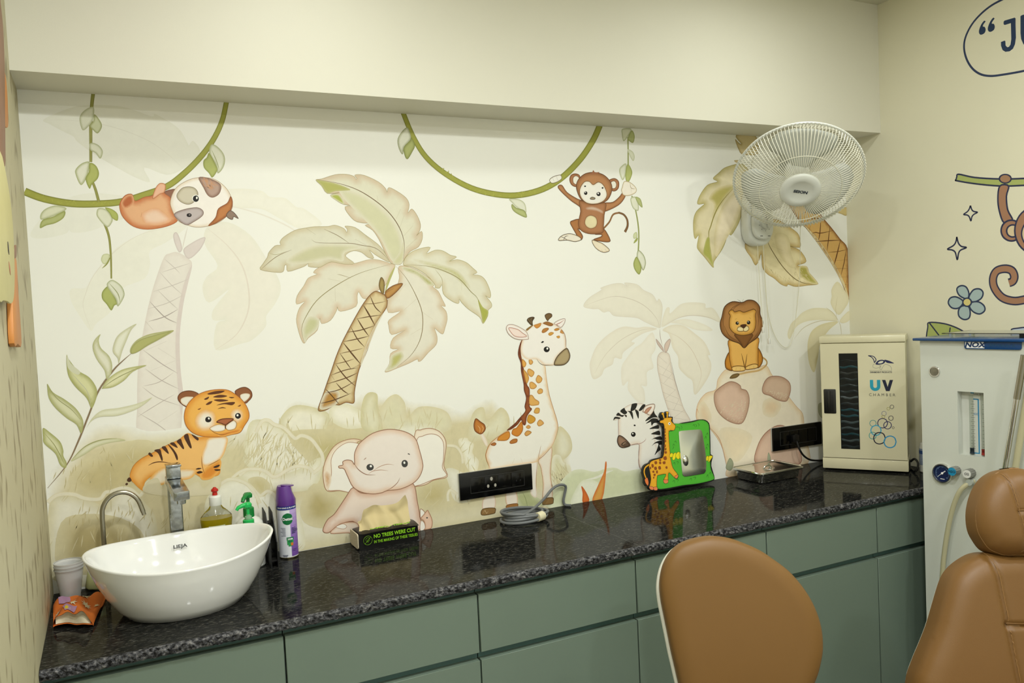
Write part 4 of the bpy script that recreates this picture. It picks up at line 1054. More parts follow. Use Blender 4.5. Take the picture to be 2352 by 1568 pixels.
F a5a95c 858a3e 12.3 n=.08:343 4200 373 4188 388 4149 379 4110 348 4077 332 4050 315 4108 335 4148
F cdccaa a3a676 14.4 n=.08:202 3939 151 3950 100 3931 73 3899 75 3868 131 3887 195 3919
F a9ad6e 8c9148 12 n=.08:196 3919 189 3881 145 3849 99 3836 65 3820 79 3865 136 3887
F d0cfb2 9da070 12.4 n=.08:375 3937 361 3914 365 3882 409 3826 437 3849 443 3882 415 3928
F a3a956 888e40 8.8 n=.08:407 3941 445 3931 473 3902 469 3864 442 3879 429 3908
F d0cfb4 9da070 16.2 n=.08:1024 4336 1057 4330 1094 4287 1102 4239 1085 4190 1053 4160 1046 4210 1011 4277
S 8c905a 4.1 n=.08:1026 4305 1051 4237 1065 4183
F a3a85e 868b44 13.4 n=.08:1012 4284 994 4256 974 4235 974 4194 1001 4160 1020 4133 1051 4175 1049 4203
F c8c9a0 b0b282 8.7 n=.08:414 3664 381 3665 367 3632 383 3606 405 3625
S 8a8a44 7.5 n=.08:419 3654 399 3612 370 3583
F a3a85e 848a44 12.5 n=.08:412 3486 387 3474 361 3442 359 3403 381 3369 403 3332 422 3361 440 3373 420 3433
F cfceb4 9a9e70 12.6 n=.08:398 3503 425 3512 465 3478 481 3431 468 3392 439 3354 430 3400 390 3474
S 8c905a 4.4 n=.08:403 3493 444 3432 453 3379
#painted_swinging_vine
B 95953c 6e7028 36 52 n=.08:2292 4615 2356 4454 2444 4315 2584 4201 2779 4105 2983 4062 3164 4061 3363 4108 3535 4199 3703 4342 3828 4495 3895 4613
H b8b650 6.5 24.2 50 .3 .7 a=0.30 u=95953c n=.08:2463 4306 2780 4119 3058 4068 3364 4127 3536 4214 3558 4190 3362 4093 3056 4045 2779 4091
F d0cfb6 9a9c74 18.3 o=8a8c60 ow=2.7 n=.08:2317 4510 2268 4467 2244 4418 2252 4361 2274 4326 2288 4371 2336 4426 2340 4462
F a5a966 858a48 18.4 o=7a8040 ow=2.8 n=.08:2344 4440 2367 4392 2346 4347 2305 4293 2284 4344 2291 4380 2336 4422
F d3d2b8 a8aa80 14.2 n=.08:3079 4031 3152 4032 3204 4004 3218 3951 3206 3932 3138 3970 3102 4003
F a9ad6e 8a9050 14.2 o=7a8040 ow=3 n=.08:3101 3993 3137 3965 3201 3946 3215 3896 3135 3927 3100 3960
B 8a9048 707638 11.2 11.2 n=.08:4152 4531 4149 4429 4144 4317
B 8a9048 707638 11.3 12.5 n=.08:4167 4072 4195 3970 4215 3857 4219 3754 4208 3636
F cfceb0 a0a476 13.4 n=.08:4102 4594 4188 4598 4155 4541 4110 4498 4096 4548
F a9ae70 8a9050 13.5 n=.08:4192 4588 4217 4544 4199 4489 4159 4506 4152 4531
F cfcfb2 b4b68e 11.3 n=.08:4144 4437 4192 4420 4209 4380 4192 4346 4160 4389
F d6d5bc a9ac7e 17.9 n=.08:4126 4324 4069 4294 4057 4253 4083 4193 4115 4234
F a9ae64 8a9046 13.5 n=.08:4138 4322 4179 4267 4166 4215 4131 4172 4112 4224
F d3d2b6 9ca070 13.6 n=.08:4158 4057 4206 4063 4228 4012 4223 3955 4177 3970 4154 4021
F a9ae70 8a9050 11.4 n=.08:4200 4063 4249 4048 4265 3981 4226 4007
F c4c698 a4a874 9.1 n=.08:4199 3785 4169 3770 4168 3734 4203 3744
F 9aa050 868c40 6.8 n=.08:4205 3742 4177 3719 4167 3695 4202 3718
F d3d2b8 9a9e70 13.7 o=8a8e60 ow=3.4 n=.08:4208 3641 4259 3599 4275 3536 4247 3480 4218 3538 4193 3584
F a5aa62 858a46 15.9 n=.08:4186 3590 4156 3539 4166 3487 4207 3447 4232 3496 4213 3558
#painted_sloth
F 8a6048 6e4838 9.1 n=.05:735 4038 802 4059 787 4026 776 3995
F dba878 bd6c38 38.5 o=a05c34 ow=3.2 n=.05:492 3975 522 4015 558 4021 573 3982 625 4006 671 4017 689 4058 716 4090 746 4082 736 4035 773 3999 781 3918 803 3867 738 3830 631 3812 553 3830 502 3882 486 3935
F e4c4a4 e4c4a4 32.3 ea=0 u=d8a070 n=.05:606 3910 682 3944 742 3904 765 3863 688 3836 615 3850
F b06032 c07a48 15.2 ea=.1 u=d8a070 n=.05:495 3968 522 4009 558 4017 564 3969 517 3935
F e0b08c cf8e60 9.1 o=a86438 ow=2.6 n=.05:670 3997 689 4058 716 4090 746 4082 738 4038 712 4025
S 8a4a28 3.2 n=.05:604 3913 598 3886
F eae3d2 dcccae 22.7 o=a08868 ow=2.7 n=.05:802 4060 869 4109 941 4131 1031 4123 1101 4066 1130 3990 1119 3927 1056 3864 981 3833 909 3825 852 3840 803 3867 775 3931 769 3985
F b87840 96562a 16.3 o=7a4624 ow=2.7 n=.05:1123 4018 1131 3969 1101 3906 1035 3856 978 3833 1024 3885 1044 3940 1099 3976
F b09480 80604c 20.2 n=.05:939 4131 999 4129 1066 4093 1058 4037 1018 4009 986 4022 963 4070
H 6a4a3a 4.4 33.6 30 2.2 .3 a=0.36 u=d8a070 n=.05:947 4128 1012 4119 1049 4086 1008 4064 970 4084
F c9c0a4 a89c7c 15.9 o=7a6c54 ow=2.6 n=.05:813 4033 847 4068 898 4072 926 4049 927 4015 899 3977 866 3965 829 3979 808 4006
F b9ada4 968478 15.9 o=7a6454 ow=3.3 n=.05:785 3904 839 3932 917 3946 952 3926 946 3895 892 3857 852 3839 812 3865
F f4f2ea f4f2ea 0 n=.05:937 4002 932 3989 921 3981 908 3981 897 3989 894 4002 899 4015 910 4023 923 4024 934 4016
F 16120f 16120f 0 n=.05:933 4001 929 3989 920 3982 909 3982 901 3989 898 4000 902 4012 911 4019 922 4020 930 4013
F f4f2ea f4f2ea 0 n=.05:927 4006 925 4001 923 3998 919 3998 917 4001 916 4006 918 4010 920 4013 924 4013 926 4010
F 1a1614 1a1614 0 n=.05:885 3899 882 3892 875 3888 865 3888 858 3892 856 3899 859 3906 867 3910 876 3910 883 3906
F 8a8078 8a8078 0 n=.05:878 3901 877 3899 875 3897 872 3897 870 3899 869 3901 870 3903 873 3904 876 3904 878 3903
F 8a7460 6a5444 5.5 o=4a3a2c ow=2.7 n=.05:1090 3903 1114 3929 1140 3913 1161 3879 1134 3891 1124 3873 1100 3882
#painted_monkey
S 8a6238 14.4 t=0 n=.07:3889 3814 3945 3865 3984 3923 4046 3938
B 7a5630 4a3a24 14.6 22.4 n=.07:4034 3938 4082 3923 4113 3883 4114 3832 4087 3786
F b07c4c 8a5630 14.9 o=6a4224 ow=4.3 n=.07:3497 4120 3530 4142 3575 4087 3665 4039 3733 4016 3718 3946 3674 3985 3595 4033
F b07c4c 8a5630 15.5 o=6a4224 ow=4.4 n=.07:3892 4008 3983 4019 4046 4060 4078 4091 4105 4071 4055 4010 3968 3966 3889 3947
F a8703c 80502a 12.9 o=5e3a1e ow=4.3 n=.07:3680 3881 3610 3874 3590 3856 3613 3812 3640 3767 3639 3752 3678 3725 3697 3752 3678 3787 3659 3812 3722 3792
F a8703c 80502a 13.2 o=5e3a1e ow=4.4 n=.07:3853 3806 3898 3806 3945 3730 3932 3709 3860 3714 3792 3728 3862 3751 3865 3766 3803 3771
F a8744a 8a5a30 26 o=6a4224 ow=4.3 n=.07:3681 4025 3780 4006 3916 4013 3900 3917 3889 3827 3875 3781 3768 3772 3687 3797 3661 3851 3686 3946
F d8c4a8 d8c4a8 17.4 ea=0 a=.7 u=a8744a n=.07:3731 3976 3802 3987 3884 3957 3888 3927 3824 3947 3742 3956
F dccf9f c0a878 13 o=7a5230 ow=4.3 n=.07:3778 3916 3821 3899 3832 3862 3816 3827 3772 3813 3733 3829 3719 3861 3737 3901
F e4dcc4 d4c49c 10.6 o=4a3a28 ow=4.3 n=.07:3480 3725 3511 3760 3582 3775 3656 3755 3680 3729 3625 3714 3557 3726
S 4a3a28 4.2 n=.07:3496 3753 3529 3743 3563 3723
S 4a3a28 4.2 n=.07:3523 3723 3541 3753 3570 3758
F e4d8b8 d0b98c 10.9 o=4a3a28 ow=4.4 n=.07:3781 3725 3836 3711 3883 3691 3937 3644 3880 3628 3821 3654 3788 3691
S 4a3a28 4.4 n=.07:3832 3636 3824 3656
S 4a3a28 4.4 n=.07:3874 3630 3863 3650
S 4a3a28 4.4 n=.07:3910 3637 3895 3655
F a8744a 86542c 14.9 o=6a4224 ow=4.3 n=.07:3696 4193 3686 4223 3651 4231 3616 4219 3601 4186 3613 4150 3646 4133 3676 4143
F e4dfc8 d8ccae 8.5 o=6a4224 ow=4.3 n=.07:3686 4193 3673 4212 3650 4214 3632 4197 3631 4167 3647 4151 3670 4153
F a8744a 86542c 15.5 o=6a4224 ow=4.4 n=.07:3955 4180 3986 4201 4022 4202 4049 4177 4043 4131 4011 4107 3976 4115
F e4dfc8 d8ccae 8.9 o=6a4224 ow=4.4 n=.07:3966 4160 3989 4183 4015 4181 4026 4156 4013 4129 3982 4128
F b07c4c 8a5a32 32.6 o=5e3a1e ow=5.4 n=.07:3658 4143 3684 4193 3744 4234 3827 4246 3909 4229 3967 4180 3982 4120 3948 4049 3887 4013 3779 4001 3699 4035 3667 4089
F 9a6440 9a6440 0 n=.07:3785 4233 3806 4246 3816 4263 3833 4247 3872 4250 3838 4233
F e8e3d0 ddd2b4 17.4 o=7a5634 ow=5.4 n=.07:3729 4169 3776 4175 3810 4151 3859 4173 3905 4148 3933 4079 3899 4028 3827 4004 3745 4010 3694 4055 3688 4114
F 15110e 15110e 0 n=.07:3754 4086 3751 4077 3743 4072 3734 4072 3726 4077 3724 4085 3727 4093 3735 4098 3744 4099 3752 4094
F 15110e 15110e 0 n=.07:3874 4081 3870 4071 3861 4065 3849 4065 3840 4071 3836 4080 3840 4089 3850 4095 3862 4096 3871 4090
F eae6d8 eae6d8 0 n=.07:3859 4085 3858 4081 3854 4079 3850 4079 3846 4081 3845 4085 3847 4089 3850 4092 3855 4092 3858 4089
F d8d4c8 d8d4c8 0 n=.07:3741 4091 3740 4089 3737 4087 3734 4087 3732 4089 3731 4091 3732 4093 3735 4095 3738 4095 3740 4094
F 15110e 15110e 0 n=.07:3744 4138 3742 4134 3738 4132 3733 4132 3729 4134 3728 4138 3729 4141 3734 4143 3739 4143 3743 4141
F 15110e 15110e 0 n=.07:3903 4128 3901 4125 3897 4122 3892 4122 3888 4124 3886 4128 3888 4132 3892 4134 3898 4134 3902 4132
F 9a8a6c 5a4a34 6.5 o=3a2c1c ow=3.3 n=.07:3777 4046 3796 4056 3823 4049 3814 4038 3784 4038
F e8e4d2 d8d0b4 8.4 o=6a5a44 ow=4.2 n=.07:3426 4177 3451 4199 3491 4213 3525 4216 3530 4189 3488 4164 3443 4155
S 6a5a44 4.2 n=.07:3451 4197 3466 4168
S 6a5a44 4.2 n=.07:3485 4209 3500 4174
F e8dfc8 d8c8a0 11.2 o=a08c64 ow=3.4 n=.07:4080 4142 4101 4183 4156 4176 4209 4135 4204 4099 4144 4074 4089 4076 4070 4111
S a08c64 4.5 n=.07:4155 4174 4162 4134 4203 4126
S a08c64 4.5 n=.07:4162 4132 4164 4098
'''
DECALS = '''
#painted_speech_bubble
S 2c3852 16 t=0:1874 5315 1687 5376 1488 5367 1370 5339 1268 5278 1204 5196 1183 5113 1200 5017 1247 4927 1313 4864 1393 4829 1490 4813 1647 4798 1854 4789 2023 4817
#painted_lettering
F 22344e 22344e 0.0:1362 5249 1350 5258 1325 5235 1308 5196 1313 5169 1330 5160 1353 5166 1362 5188 1354 5211 1340 5219 1347 5235
F 22344e 22344e 0.0:1433 5248 1421 5257 1397 5234 1379 5195 1384 5169 1403 5159 1426 5166 1434 5187 1427 5210 1411 5218 1419 5234
P 22344e 22344e 0.0:1502 5201 1509 5208 1586 5205 1593 5197 1592 5149 1593 5057 1585 5011 1569 4982 1544 4971 1512 4976 1490 4996 1479 5031 1479 5059 1508 5061 1513 5054 1514 5023 1526 5006 1539 5005 1551 5018 1558 5056 1557 5174 1510 5175 1502 5184
P 22344e 22344e 0.0:1629 5201 1639 5205 1660 5204 1665 5198 1663 5048 1672 5015 1693 5003 1714 5014 1719 5049 1720 5194 1726 5198 1751 5196 1756 5188 1753 5026 1740 4982 1710 4962 1677 4965 1647 4992 1631 5034 1627 5077
#painted_line_art_monkey
F a5ae62 a5ae62 0 o=2c3048 ow=12.7:1091 4088 1098 4110 1114 4128 1248 4081 1448 4038 1633 4013 1861 3993 1860 3944 1632 3962 1447 3985 1246 4033 1094 4080
F a07656 a07656 0 o=2c3048 ow=12.5:1449 3985 1516 3975 1498 3900 1506 3796 1542 3711 1475 3703 1441 3794 1431 3891
F 2c3048 2c3048 0.0:1542 4025 1532 4005 1506 3995 1475 4000 1449 4018 1440 4041 1450 4062 1476 4071 1508 4066 1533 4049
F a07a58 a07a58 0.0:1531 4027 1523 4012 1503 4005 1479 4009 1459 4022 1452 4039 1460 4054 1480 4061 1504 4057 1523 4044
F 2c3048 2c3048 0.0:1616 3629 1599 3581 1556 3554 1503 3559 1460 3594 1445 3646 1462 3695 1506 3721 1559 3715 1601 3679
F a07656 a07656 0.0:1603 3630 1589 3590 1552 3567 1508 3571 1471 3601 1458 3645 1473 3686 1510 3708 1555 3703 1590 3673
F 2c3048 2c3048 0.0:1593 3628 1582 3599 1556 3583 1524 3586 1498 3607 1488 3639 1499 3668 1526 3684 1558 3681 1584 3659
F d4c094 d4c094 0.0:1581 3629 1573 3607 1553 3595 1528 3597 1508 3613 1501 3638 1509 3660 1529 3672 1554 3670 1574 3653
F 2c3048 2c3048 0.0:1902 3600 1868 3495 1781 3435 1673 3443 1583 3519 1550 3635 1588 3744 1679 3802 1787 3788 1872 3711
F a07656 a07656 0.0:1891 3601 1859 3503 1778 3446 1677 3454 1594 3526 1563 3634 1597 3736 1683 3790 1784 3777 1862 3705
F 2c3048 2c3048 0.0:1871 3580 1845 3509 1779 3468 1695 3475 1627 3528 1602 3607 1630 3680 1700 3720 1783 3710 1848 3657
F d4c094 d4c094 0.0:1861 3581 1837 3516 1775 3479 1699 3485 1636 3534 1613 3606 1639 3673 1703 3709 1779 3700 1839 3651
F 2c3048 2c3048 0.0:1698 3625 1696 3616 1689 3610 1681 3611 1675 3618 1673 3628 1675 3637 1682 3642 1690 3642 1696 3635
F 2c3048 2c3048 0.0:1797 3615 1794 3606 1788 3600 1780 3601 1774 3608 1772 3617 1774 3627 1781 3632 1788 3631 1795 3625
S 2c3048 66.7 t=0:1799 3170 1713 3136 1616 3112 1535 3105 1449 3134 1391 3208 1380 3281 1409 3338 1473 3353 1526 3336 1546 3292 1534 3255 1504 3244
S a07656 43.8 t=0:1799 3170 1713 3136 1616 3112 1535 3105 1449 3134 1391 3208 1380 3281 1409 3338 1473 3353 1526 3336 1546 3292 1534 3255 1504 3242
#painted_star
S 2c3048 11.2 t=0:1208 3867 1196 3839 1179 3821 1149 3804 1178 3796 1196 3780 1209 3746 1218 3777 1236 3795 1265 3807 1236 3817 1219 3833 1208 3867
#painted_star
S 2c3048 12.5 t=0:1086 3632 1077 3593 1055 3565 1002 3540 1043 3530 1070 3508 1086 3448 1099 3501 1119 3524 1167 3540 1125 3552 1099 3581 1086 3632
#painted_flower
F a4b5ac a4b5ac 0 o=2c3850 ow=12.4:1147 3133 1094 3164 1077 3215 1112 3238 1155 3227 1178 3182 1174 3142
F a4b5ac a4b5ac 0 o=2c3850 ow=12.2:1179 3147 1217 3200 1269 3206 1297 3177 1283 3134 1236 3108 1194 3111
F a4b5ac a4b5ac 0 o=2c3850 ow=12.2:1199 3101 1257 3105 1302 3074 1307 3035 1265 3009 1213 3027 1183 3067
F a4b5ac a4b5ac 0 o=2c3850 ow=12.4:1172 3070 1187 3022 1175 2977 1132 2966 1090 2993 1088 3043 1119 3075
F a4b5ac a4b5ac 0 o=2c3850 ow=12.6:1125 3093 1086 3058 1031 3061 999 3101 1017 3141 1066 3150 1120 3123
F 2c3850 2c3850 0.0:1205 3103 1196 3081 1175 3068 1148 3068 1127 3083 1120 3105 1128 3127 1150 3141 1176 3140 1197 3126
F d4c478 d4c478 0.0:1192 3103 1186 3088 1171 3078 1152 3079 1138 3089 1132 3105 1139 3121 1154 3130 1172 3130 1187 3119
#painted_leaf
F a5ae62 a5ae62 0 o=2c3048 ow=11.8:774 2583 788 2795 806 2900 819 2942 950 2934 1060 2902 1146 2857 1208 2803 1269 2705 1161 2581 940 2528
S 2c3048 11.8 t=0:822 2940 947 2788 1118 2579
S 2c3048 10.7 t=0:1011 2901 992 2799 979 2752
#painted_leaf
F b9c4cc b9c4cc 0 o=2c3048 ow=10.2:1512 2880 1570 2899 1645 2904 1754 2886 1797 2813 1706 2756 1567 2790
'''
UVPRINT = '''
#printed_bird_logo
S 22264c 6.7 t=0:384 988 423 981 442 958 440 942 430 930 426 950 410 974 384 988
F 22264c 22264c 0.0:439 915 454 942 483 952 508 947 513 934 496 918 464 911
F d8d4b4 d8d4b4 0.0:456 924 472 939 493 942 499 934 482 922
F 22264c 22264c 0.0:508 952 543 943 579 923 556 922 528 926 518 934
S 555860 1.9 t=0:439 922 421 911 419 891 438 882 464 887 482 907
S 555860 1.9 t=0:464 907 479 895 470 879 481 868
S 555860 1.9 t=0:481 869 507 910 531 910 554 894 561 867
S 555860 1.9 t=0:391 862 563 861
#printed_ring
S 2f2f3a 3.7 t=0:569 558 566 569 555 574 545 568 540 557 544 547 554 542 565 548 569 558
#printed_ring
S a09a3a 3 t=0:538 543 535 551 527 554 519 551 516 542 519 534 527 530 535 534 538 543
#printed_ring
S 7a7a90 3.7 t=0:511 502 506 515 494 520 481 514 476 501 480 488 493 482 506 489 511 502
#printed_ring
S a8a03c 3.7 t=0:500 475 496 484 488 487 479 483 476 475 479 466 487 462 496 467 500 475
#printed_ring
S 30303c 4.5 t=0:563 463 559 477 546 482 533 476 528 463 533 449 545 444 558 450 563 463
#printed_ring
S 3c9088 4.5 t=0:432 417 425 435 407 442 389 434 382 416 388 398 406 390 424 399 432 417
#printed_ring
S 2a2658 6.7 t=0:519 420 508 448 482 459 454 447 443 418 453 390 480 379 507 392 519 420
#printed_ring
S 2a2658 6 t=0:548 404 540 425 519 434 498 424 489 402 497 380 518 372 539 382 548 404
#printed_ring
S 30303c 3 t=0:569 384 566 390 561 393 555 390 552 384 555 377 560 374 566 378 569 384
#printed_ring
S 3fa4c0 8.3 t=0:468 358 457 388 430 399 402 386 389 356 401 326 428 315 456 328 468 358
#printed_ring
S 3c9a90 5.3 t=0:429 313 423 333 403 341 382 332 375 311 381 291 401 283 422 292 429 313
#printed_ring
S 1c1a30 8.3 t=0:498 293 486 328 454 340 423 326 409 290 421 255 452 243 484 257 498 293
#printed_ring
S 2f92bc 8.9 t=0:580 266 568 300 536 313 503 298 488 262 501 227 533 215 566 230 580 266
'''
MIRRORPRINT = '''
#green_frame_print
F 4fae30 46a02c 12.3:215 533 347 523 446 524 528 532 578 522 609 495 612 450 589 259 576 132 596 65 589 34 428 24 280 31 115 29 30 37 12 74 27 141 94 148 167 247 174 356 183 481
S 2c6a20 4.4:278 494 294 504 302 488
S 2c6a20 4.4:304 503 314 489 304 472
S 2c6a20 4.4:325 509 337 496 330 477
S 2c6a20 4.5:447 496 463 502 465 482
S 2c6a20 4.5:474 505 487 492 474 477
S 2c6a20 4.5:500 512 513 497 505 482
S 2c6a20 4.3:222 351 234 369 246 352
S 2c6a20 4.4:241 380 257 390 262 370
S 2c6a20 4.3:213 328 230 342 227 350
S 2c6a20 4.3:201 212 221 221 223 197
S 2c6a20 4.3:236 223 256 224 248 202
S 2c6a20 4.3:174 71 195 80 196 56
S 2c6a20 4.3:210 82 234 84 226 60
S 2c6a20 4.4:344 63 366 76 367 52
S 2c6a20 4.4:381 78 411 78 398 56
S 2c6a20 4.5:519 60 537 81 538 53
S 2c6a20 4.5:547 80 571 97 566 69
S 2c6a20 4.5:552 372 568 394 572 370
S 2c6a20 4.5:568 398 590 420 590 396
S 2c6a20 4.5:547 280 562 306 567 278
S 2c6a20 4.5:559 311 577 329 579 304
#giraffe_print
B e0a024 1c140c 15.1 13.5:-25 237 -66 219 -84 183 -73 133
F e07a3c d86a30 0 o=1c140c ow=3.4:-87 126 -61 138 -53 98 -64 73 -76 86 -83 98
F e6a826 d8941c 12 o=1c140c ow=3.4:162 523 154 545 128 551 127 568 159 574 178 586 209 587 250 581 239 554 272 519 272 501 253 477 204 477 193 401 188 292 188 245 198 181 240 119 231 94 207 95 154 149 138 103 131 73 95 76 92 98 122 140 55 141 35 132 21 65 20 30 -13 34 -52 56 -29 118 -31 195 -32 226 -3 261 75 271 114 281 141 360 156 460
S e6a826 12.1:171 581 168 605 164 621
S e6a826 12.2:201 583 206 605 209 624
F e6a826 e6a826 0.0:174 621 171 616 165 613 158 614 153 618 152 623 154 628 161 630 168 630 173 626
F e6a826 e6a826 0.0:221 625 218 621 212 618 204 619 199 623 198 628 201 633 207 635 214 634 219 631
F f4ead0 f4ead0 0.0:229 535 226 529 219 525 211 526 206 531 205 538 208 544 215 548 223 547 228 542
F 1c140c 1c140c 0.0:224 536 222 533 220 531 217 531 215 533 214 537 216 540 218 542 221 541 223 539
S 1c140c 3.5:193 481 221 475 249 477
F e4804a d8703c 0 o=1c140c ow=2.6:92 98 134 92 131 71 106 67 92 78
F e4804a d8703c 0 o=1c140c ow=2.6:205 111 235 121 240 109 226 93 210 95
F e4804a d8703c 0 o=1c140c ow=2.5:-53 66 -19 59 -17 36 -45 41
F e4804a d8703c 0 o=1c140c ow=2.5:-13 54 21 51 21 28 -9 31
F 8e4a1a 8e4a1a 0.0:163 499 171 504 173 488 164 485
F 8e4a1a 8e4a1a 0.0:159 480 170 482 170 468 160 468
F 8e4a1a 8e4a1a 0.0:156 453 168 454 165 440 156 440
F 8e4a1a 8e4a1a 0.0:151 429 164 432 164 416 152 417
F 8e4a1a 8e4a1a 0.0:148 406 163 411 164 395 151 393
F 8e4a1a 8e4a1a 0.0:140 372 155 374 153 355 139 356
F 8e4a1a 8e4a1a 0.0:141 344 157 347 154 329 141 329
F 8e4a1a 8e4a1a 0.0:135 320 155 321 156 304 137 303
F 8e4a1a 8e4a1a 0.0:119 278 145 281 149 257 129 251 116 262
F 8e4a1a 8e4a1a 0.0:74 267 91 265 91 251 74 251
F 8e4a1a 8e4a1a 0.0:26 253 48 253 50 235 29 231
F 8e4a1a 8e4a1a 0.0:69 244 88 245 89 228 72 227
F 8e4a1a 8e4a1a 0.0:104 240 130 243 129 223 109 222
F 8e4a1a 8e4a1a 0.0:-7 234 12 234 14 213 -3 208
F 8e4a1a 8e4a1a 0.0:-29 214 -14 216 -14 201 -26 198
F 8e4a1a 8e4a1a 0.0:16 208 37 211 41 190 20 186
F 8e4a1a 8e4a1a 0.0:56 207 77 211 81 188 60 185
F 8e4a1a 8e4a1a 0.0:125 198 143 201 144 184 130 182
F 8e4a1a 8e4a1a 0.0:-7 180 10 184 14 168 -2 167
F 8e4a1a 8e4a1a 0.0:30 178 46 180 45 160 31 158
F 8e4a1a 8e4a1a 0.0:2 156 21 157 19 142 4 140
F 8e4a1a 8e4a1a 0.0:-5 134 7 135 5 123 -5 122
#yellow_leaf_print
F e8d820 dcc41c 6.9 o=5a4a10 ow=2.6:176 274 192 298 213 297 215 273 194 266
F e8d820 dcc41c 6.9 o=5a4a10 ow=2.6:202 251 217 288 243 299 243 269 220 241
F e8d820 dcc41c 7 o=5a4a10 ow=2.6:237 274 263 300 286 292 275 250 254 244
F e8d820 dcc41c 7 o=5a4a10 ow=2.6:275 281 302 298 321 285 305 258 283 239
#yellow_leaf_print
F e8d820 dcc41c 7.2 o=5a4a10 ow=2.7:538 209 552 231 569 228 561 198 545 194
F e8d820 dcc41c 7.2 o=5a4a10 ow=2.7:564 214 582 232 612 224 593 202 564 180
'''


# ------------------------------------------------------------------ painted walls
BACK = frame((0.00000, 0.00000, 0.00000), (1.00000, 0.00000, 0.00000), (0.00000, 0.00000, 1.00000))
BACK.col[3] = Vector((0, 0, 0, 1))
PAINTED = {'painted_faded_palm': 'pale washed-out palm painted behind the tiger and sloth', 'painted_green_bamboo_spray': 'painted green leafy spray by the left wall',
           'painted_tan_bushes': 'painted tan bushes along the foot of the mural', 'painted_main_palm': 'large painted palm with brown criss-cross trunk',
           'painted_tiger': 'painted orange tiger cub with dark stripes', 'painted_elephant': 'painted pale pink baby elephant', 'painted_giraffe': 'painted spotted giraffe',
           'painted_faded_palm_behind_zebra': 'pale painted palm behind the zebra', 'painted_zebra': 'painted zebra head with striped mane', 'painted_boulder_mound': 'painted beige boulder mound under the lion',
           'painted_lion': 'painted lion sitting on a boulder', 'painted_tan_palm': 'painted tan palm partly behind the wall fan', 'painted_faded_palm_in_corner': 'pale painted palm in the right corner',
           'painted_hanging_vine': 'painted green vine with hanging leaves and sloth', 'painted_swinging_vine': 'painted green vine the monkey hangs from', 'painted_sloth': 'painted sloth clinging to a vine',
           'painted_monkey': 'painted brown monkey hanging from a vine', 'painted_speech_bubble': 'navy outline of a speech bubble', 'painted_lettering': 'navy capital letters inside the speech bubble',
           'painted_line_art_monkey': 'flat brown cartoon monkey on a green branch', 'painted_flower': 'pale blue painted flower with yellow centre'}
def paint(txt, wall, T, key):
    for nm, rows in read_prints(txt):
        o = print_figure(nm, wall, T, rows, key)
        if nm in PAINTED: o['label'] = PAINTED[nm]
        for tail in ('_behind_zebra', '_in_corner'):
            if nm.endswith(tail): o.name = nm[:-len(tail)]
paint(MURAL, wall_back, BACK, 'back')
RIGHT = frame((W, 0, 0), (0, -1, 0), (0, 0, 1))
paint(DECALS, wall_right, RIGHT, 'right')

# ------------------------------------------------------------------ common materials
CHROME = mat('chrome', 'd8d8d4', .09, 1.0, var=.03)
STEEL = mat('brushed_steel', 'a8a496', .28, 1.0, var=.06, sc=60, stretch=(1, 1, .05))
WORN = mat('water_spotted_chrome', 'a4a8aa', .16, 1.0, var=.28, sc=70, bump=.12, bsc=90)
CERAMIC = mat('white_glazed_ceramic', (.80, .80, .775), .06, var=.01, coat=.6)
BLACKP = mat('black_plastic', '0c0c0c', .35, var=.08)
BLACKM = mat('black_matte', '080808', .55, var=.08)
WHITEP = mat('white_plastic', 'dcdcd4', .35, var=.015)
INK_K = mat('print_black', '16161a', .5)

# ------------------------------------------------------------------ vessel basin
BX, BY = .333, -.315
bs = thing('vessel_basin', 'white ceramic boat-shaped basin standing on the countertop', 'basin', (BX, BY, CT))
def rim_h(a): return .152 + .024 * abs(math.cos(a)) ** 2.4 + .006 * math.sin(a)
NA = 72
outer = [(.0, .0, 0), (.56, .66, .0), (.62, .72, .012), (.71, .80, .15), (.81, .865, .36), (.89, .92, .58), (.952, .962, .80), (.99, .99, .95), (1.0, 1.0, .985)]
inner = [(.985, .98, 1.0), (.965, .955, .985), (.945, .93, .92), (.89, .87, .72), (.80, .775, .48), (.66, .62, .27), (.46, .42, .155), (.2, .18, .125), (.09, .11, .12)]
vs = []; fs = []
rings = outer[1:] + inner
for fx, fy, t in rings:
    for i in range(NA):
        a = 2 * PI * i / NA
        h = rim_h(a)
        vs.append((BX + .243 * fx * math.cos(a), BY + .186 * fy * math.sin(a), CT + h * t if t > .13 else CT + .14 * t))
for j in range(len(rings) - 1):
    for i in range(NA):
        k = (i + 1) % NA
        fs.append((j * NA + i, j * NA + k, (j + 1) * NA + k, (j + 1) * NA + i))
fs.append(tuple(range(NA - 1, -1, -1)))
MB().add(vs, fs).build('bowl', CERAMIC, bs, angle=80)
MB().lathe([(.0, .001), (.024, .001), (.026, -.002), (.026, -.004), (0, -.004)], 32, (BX, BY, CT + .0205)).build('drain', CHROME, bs)
Tb = frame((.338, -.1628, .972), (1, 0, 0), (0, .30, .95))
lettering('LIEJA', .0135, Tb, (0, 0), INK_K, bs, 'brand_lettering', bold=.0003, sx=1.3)

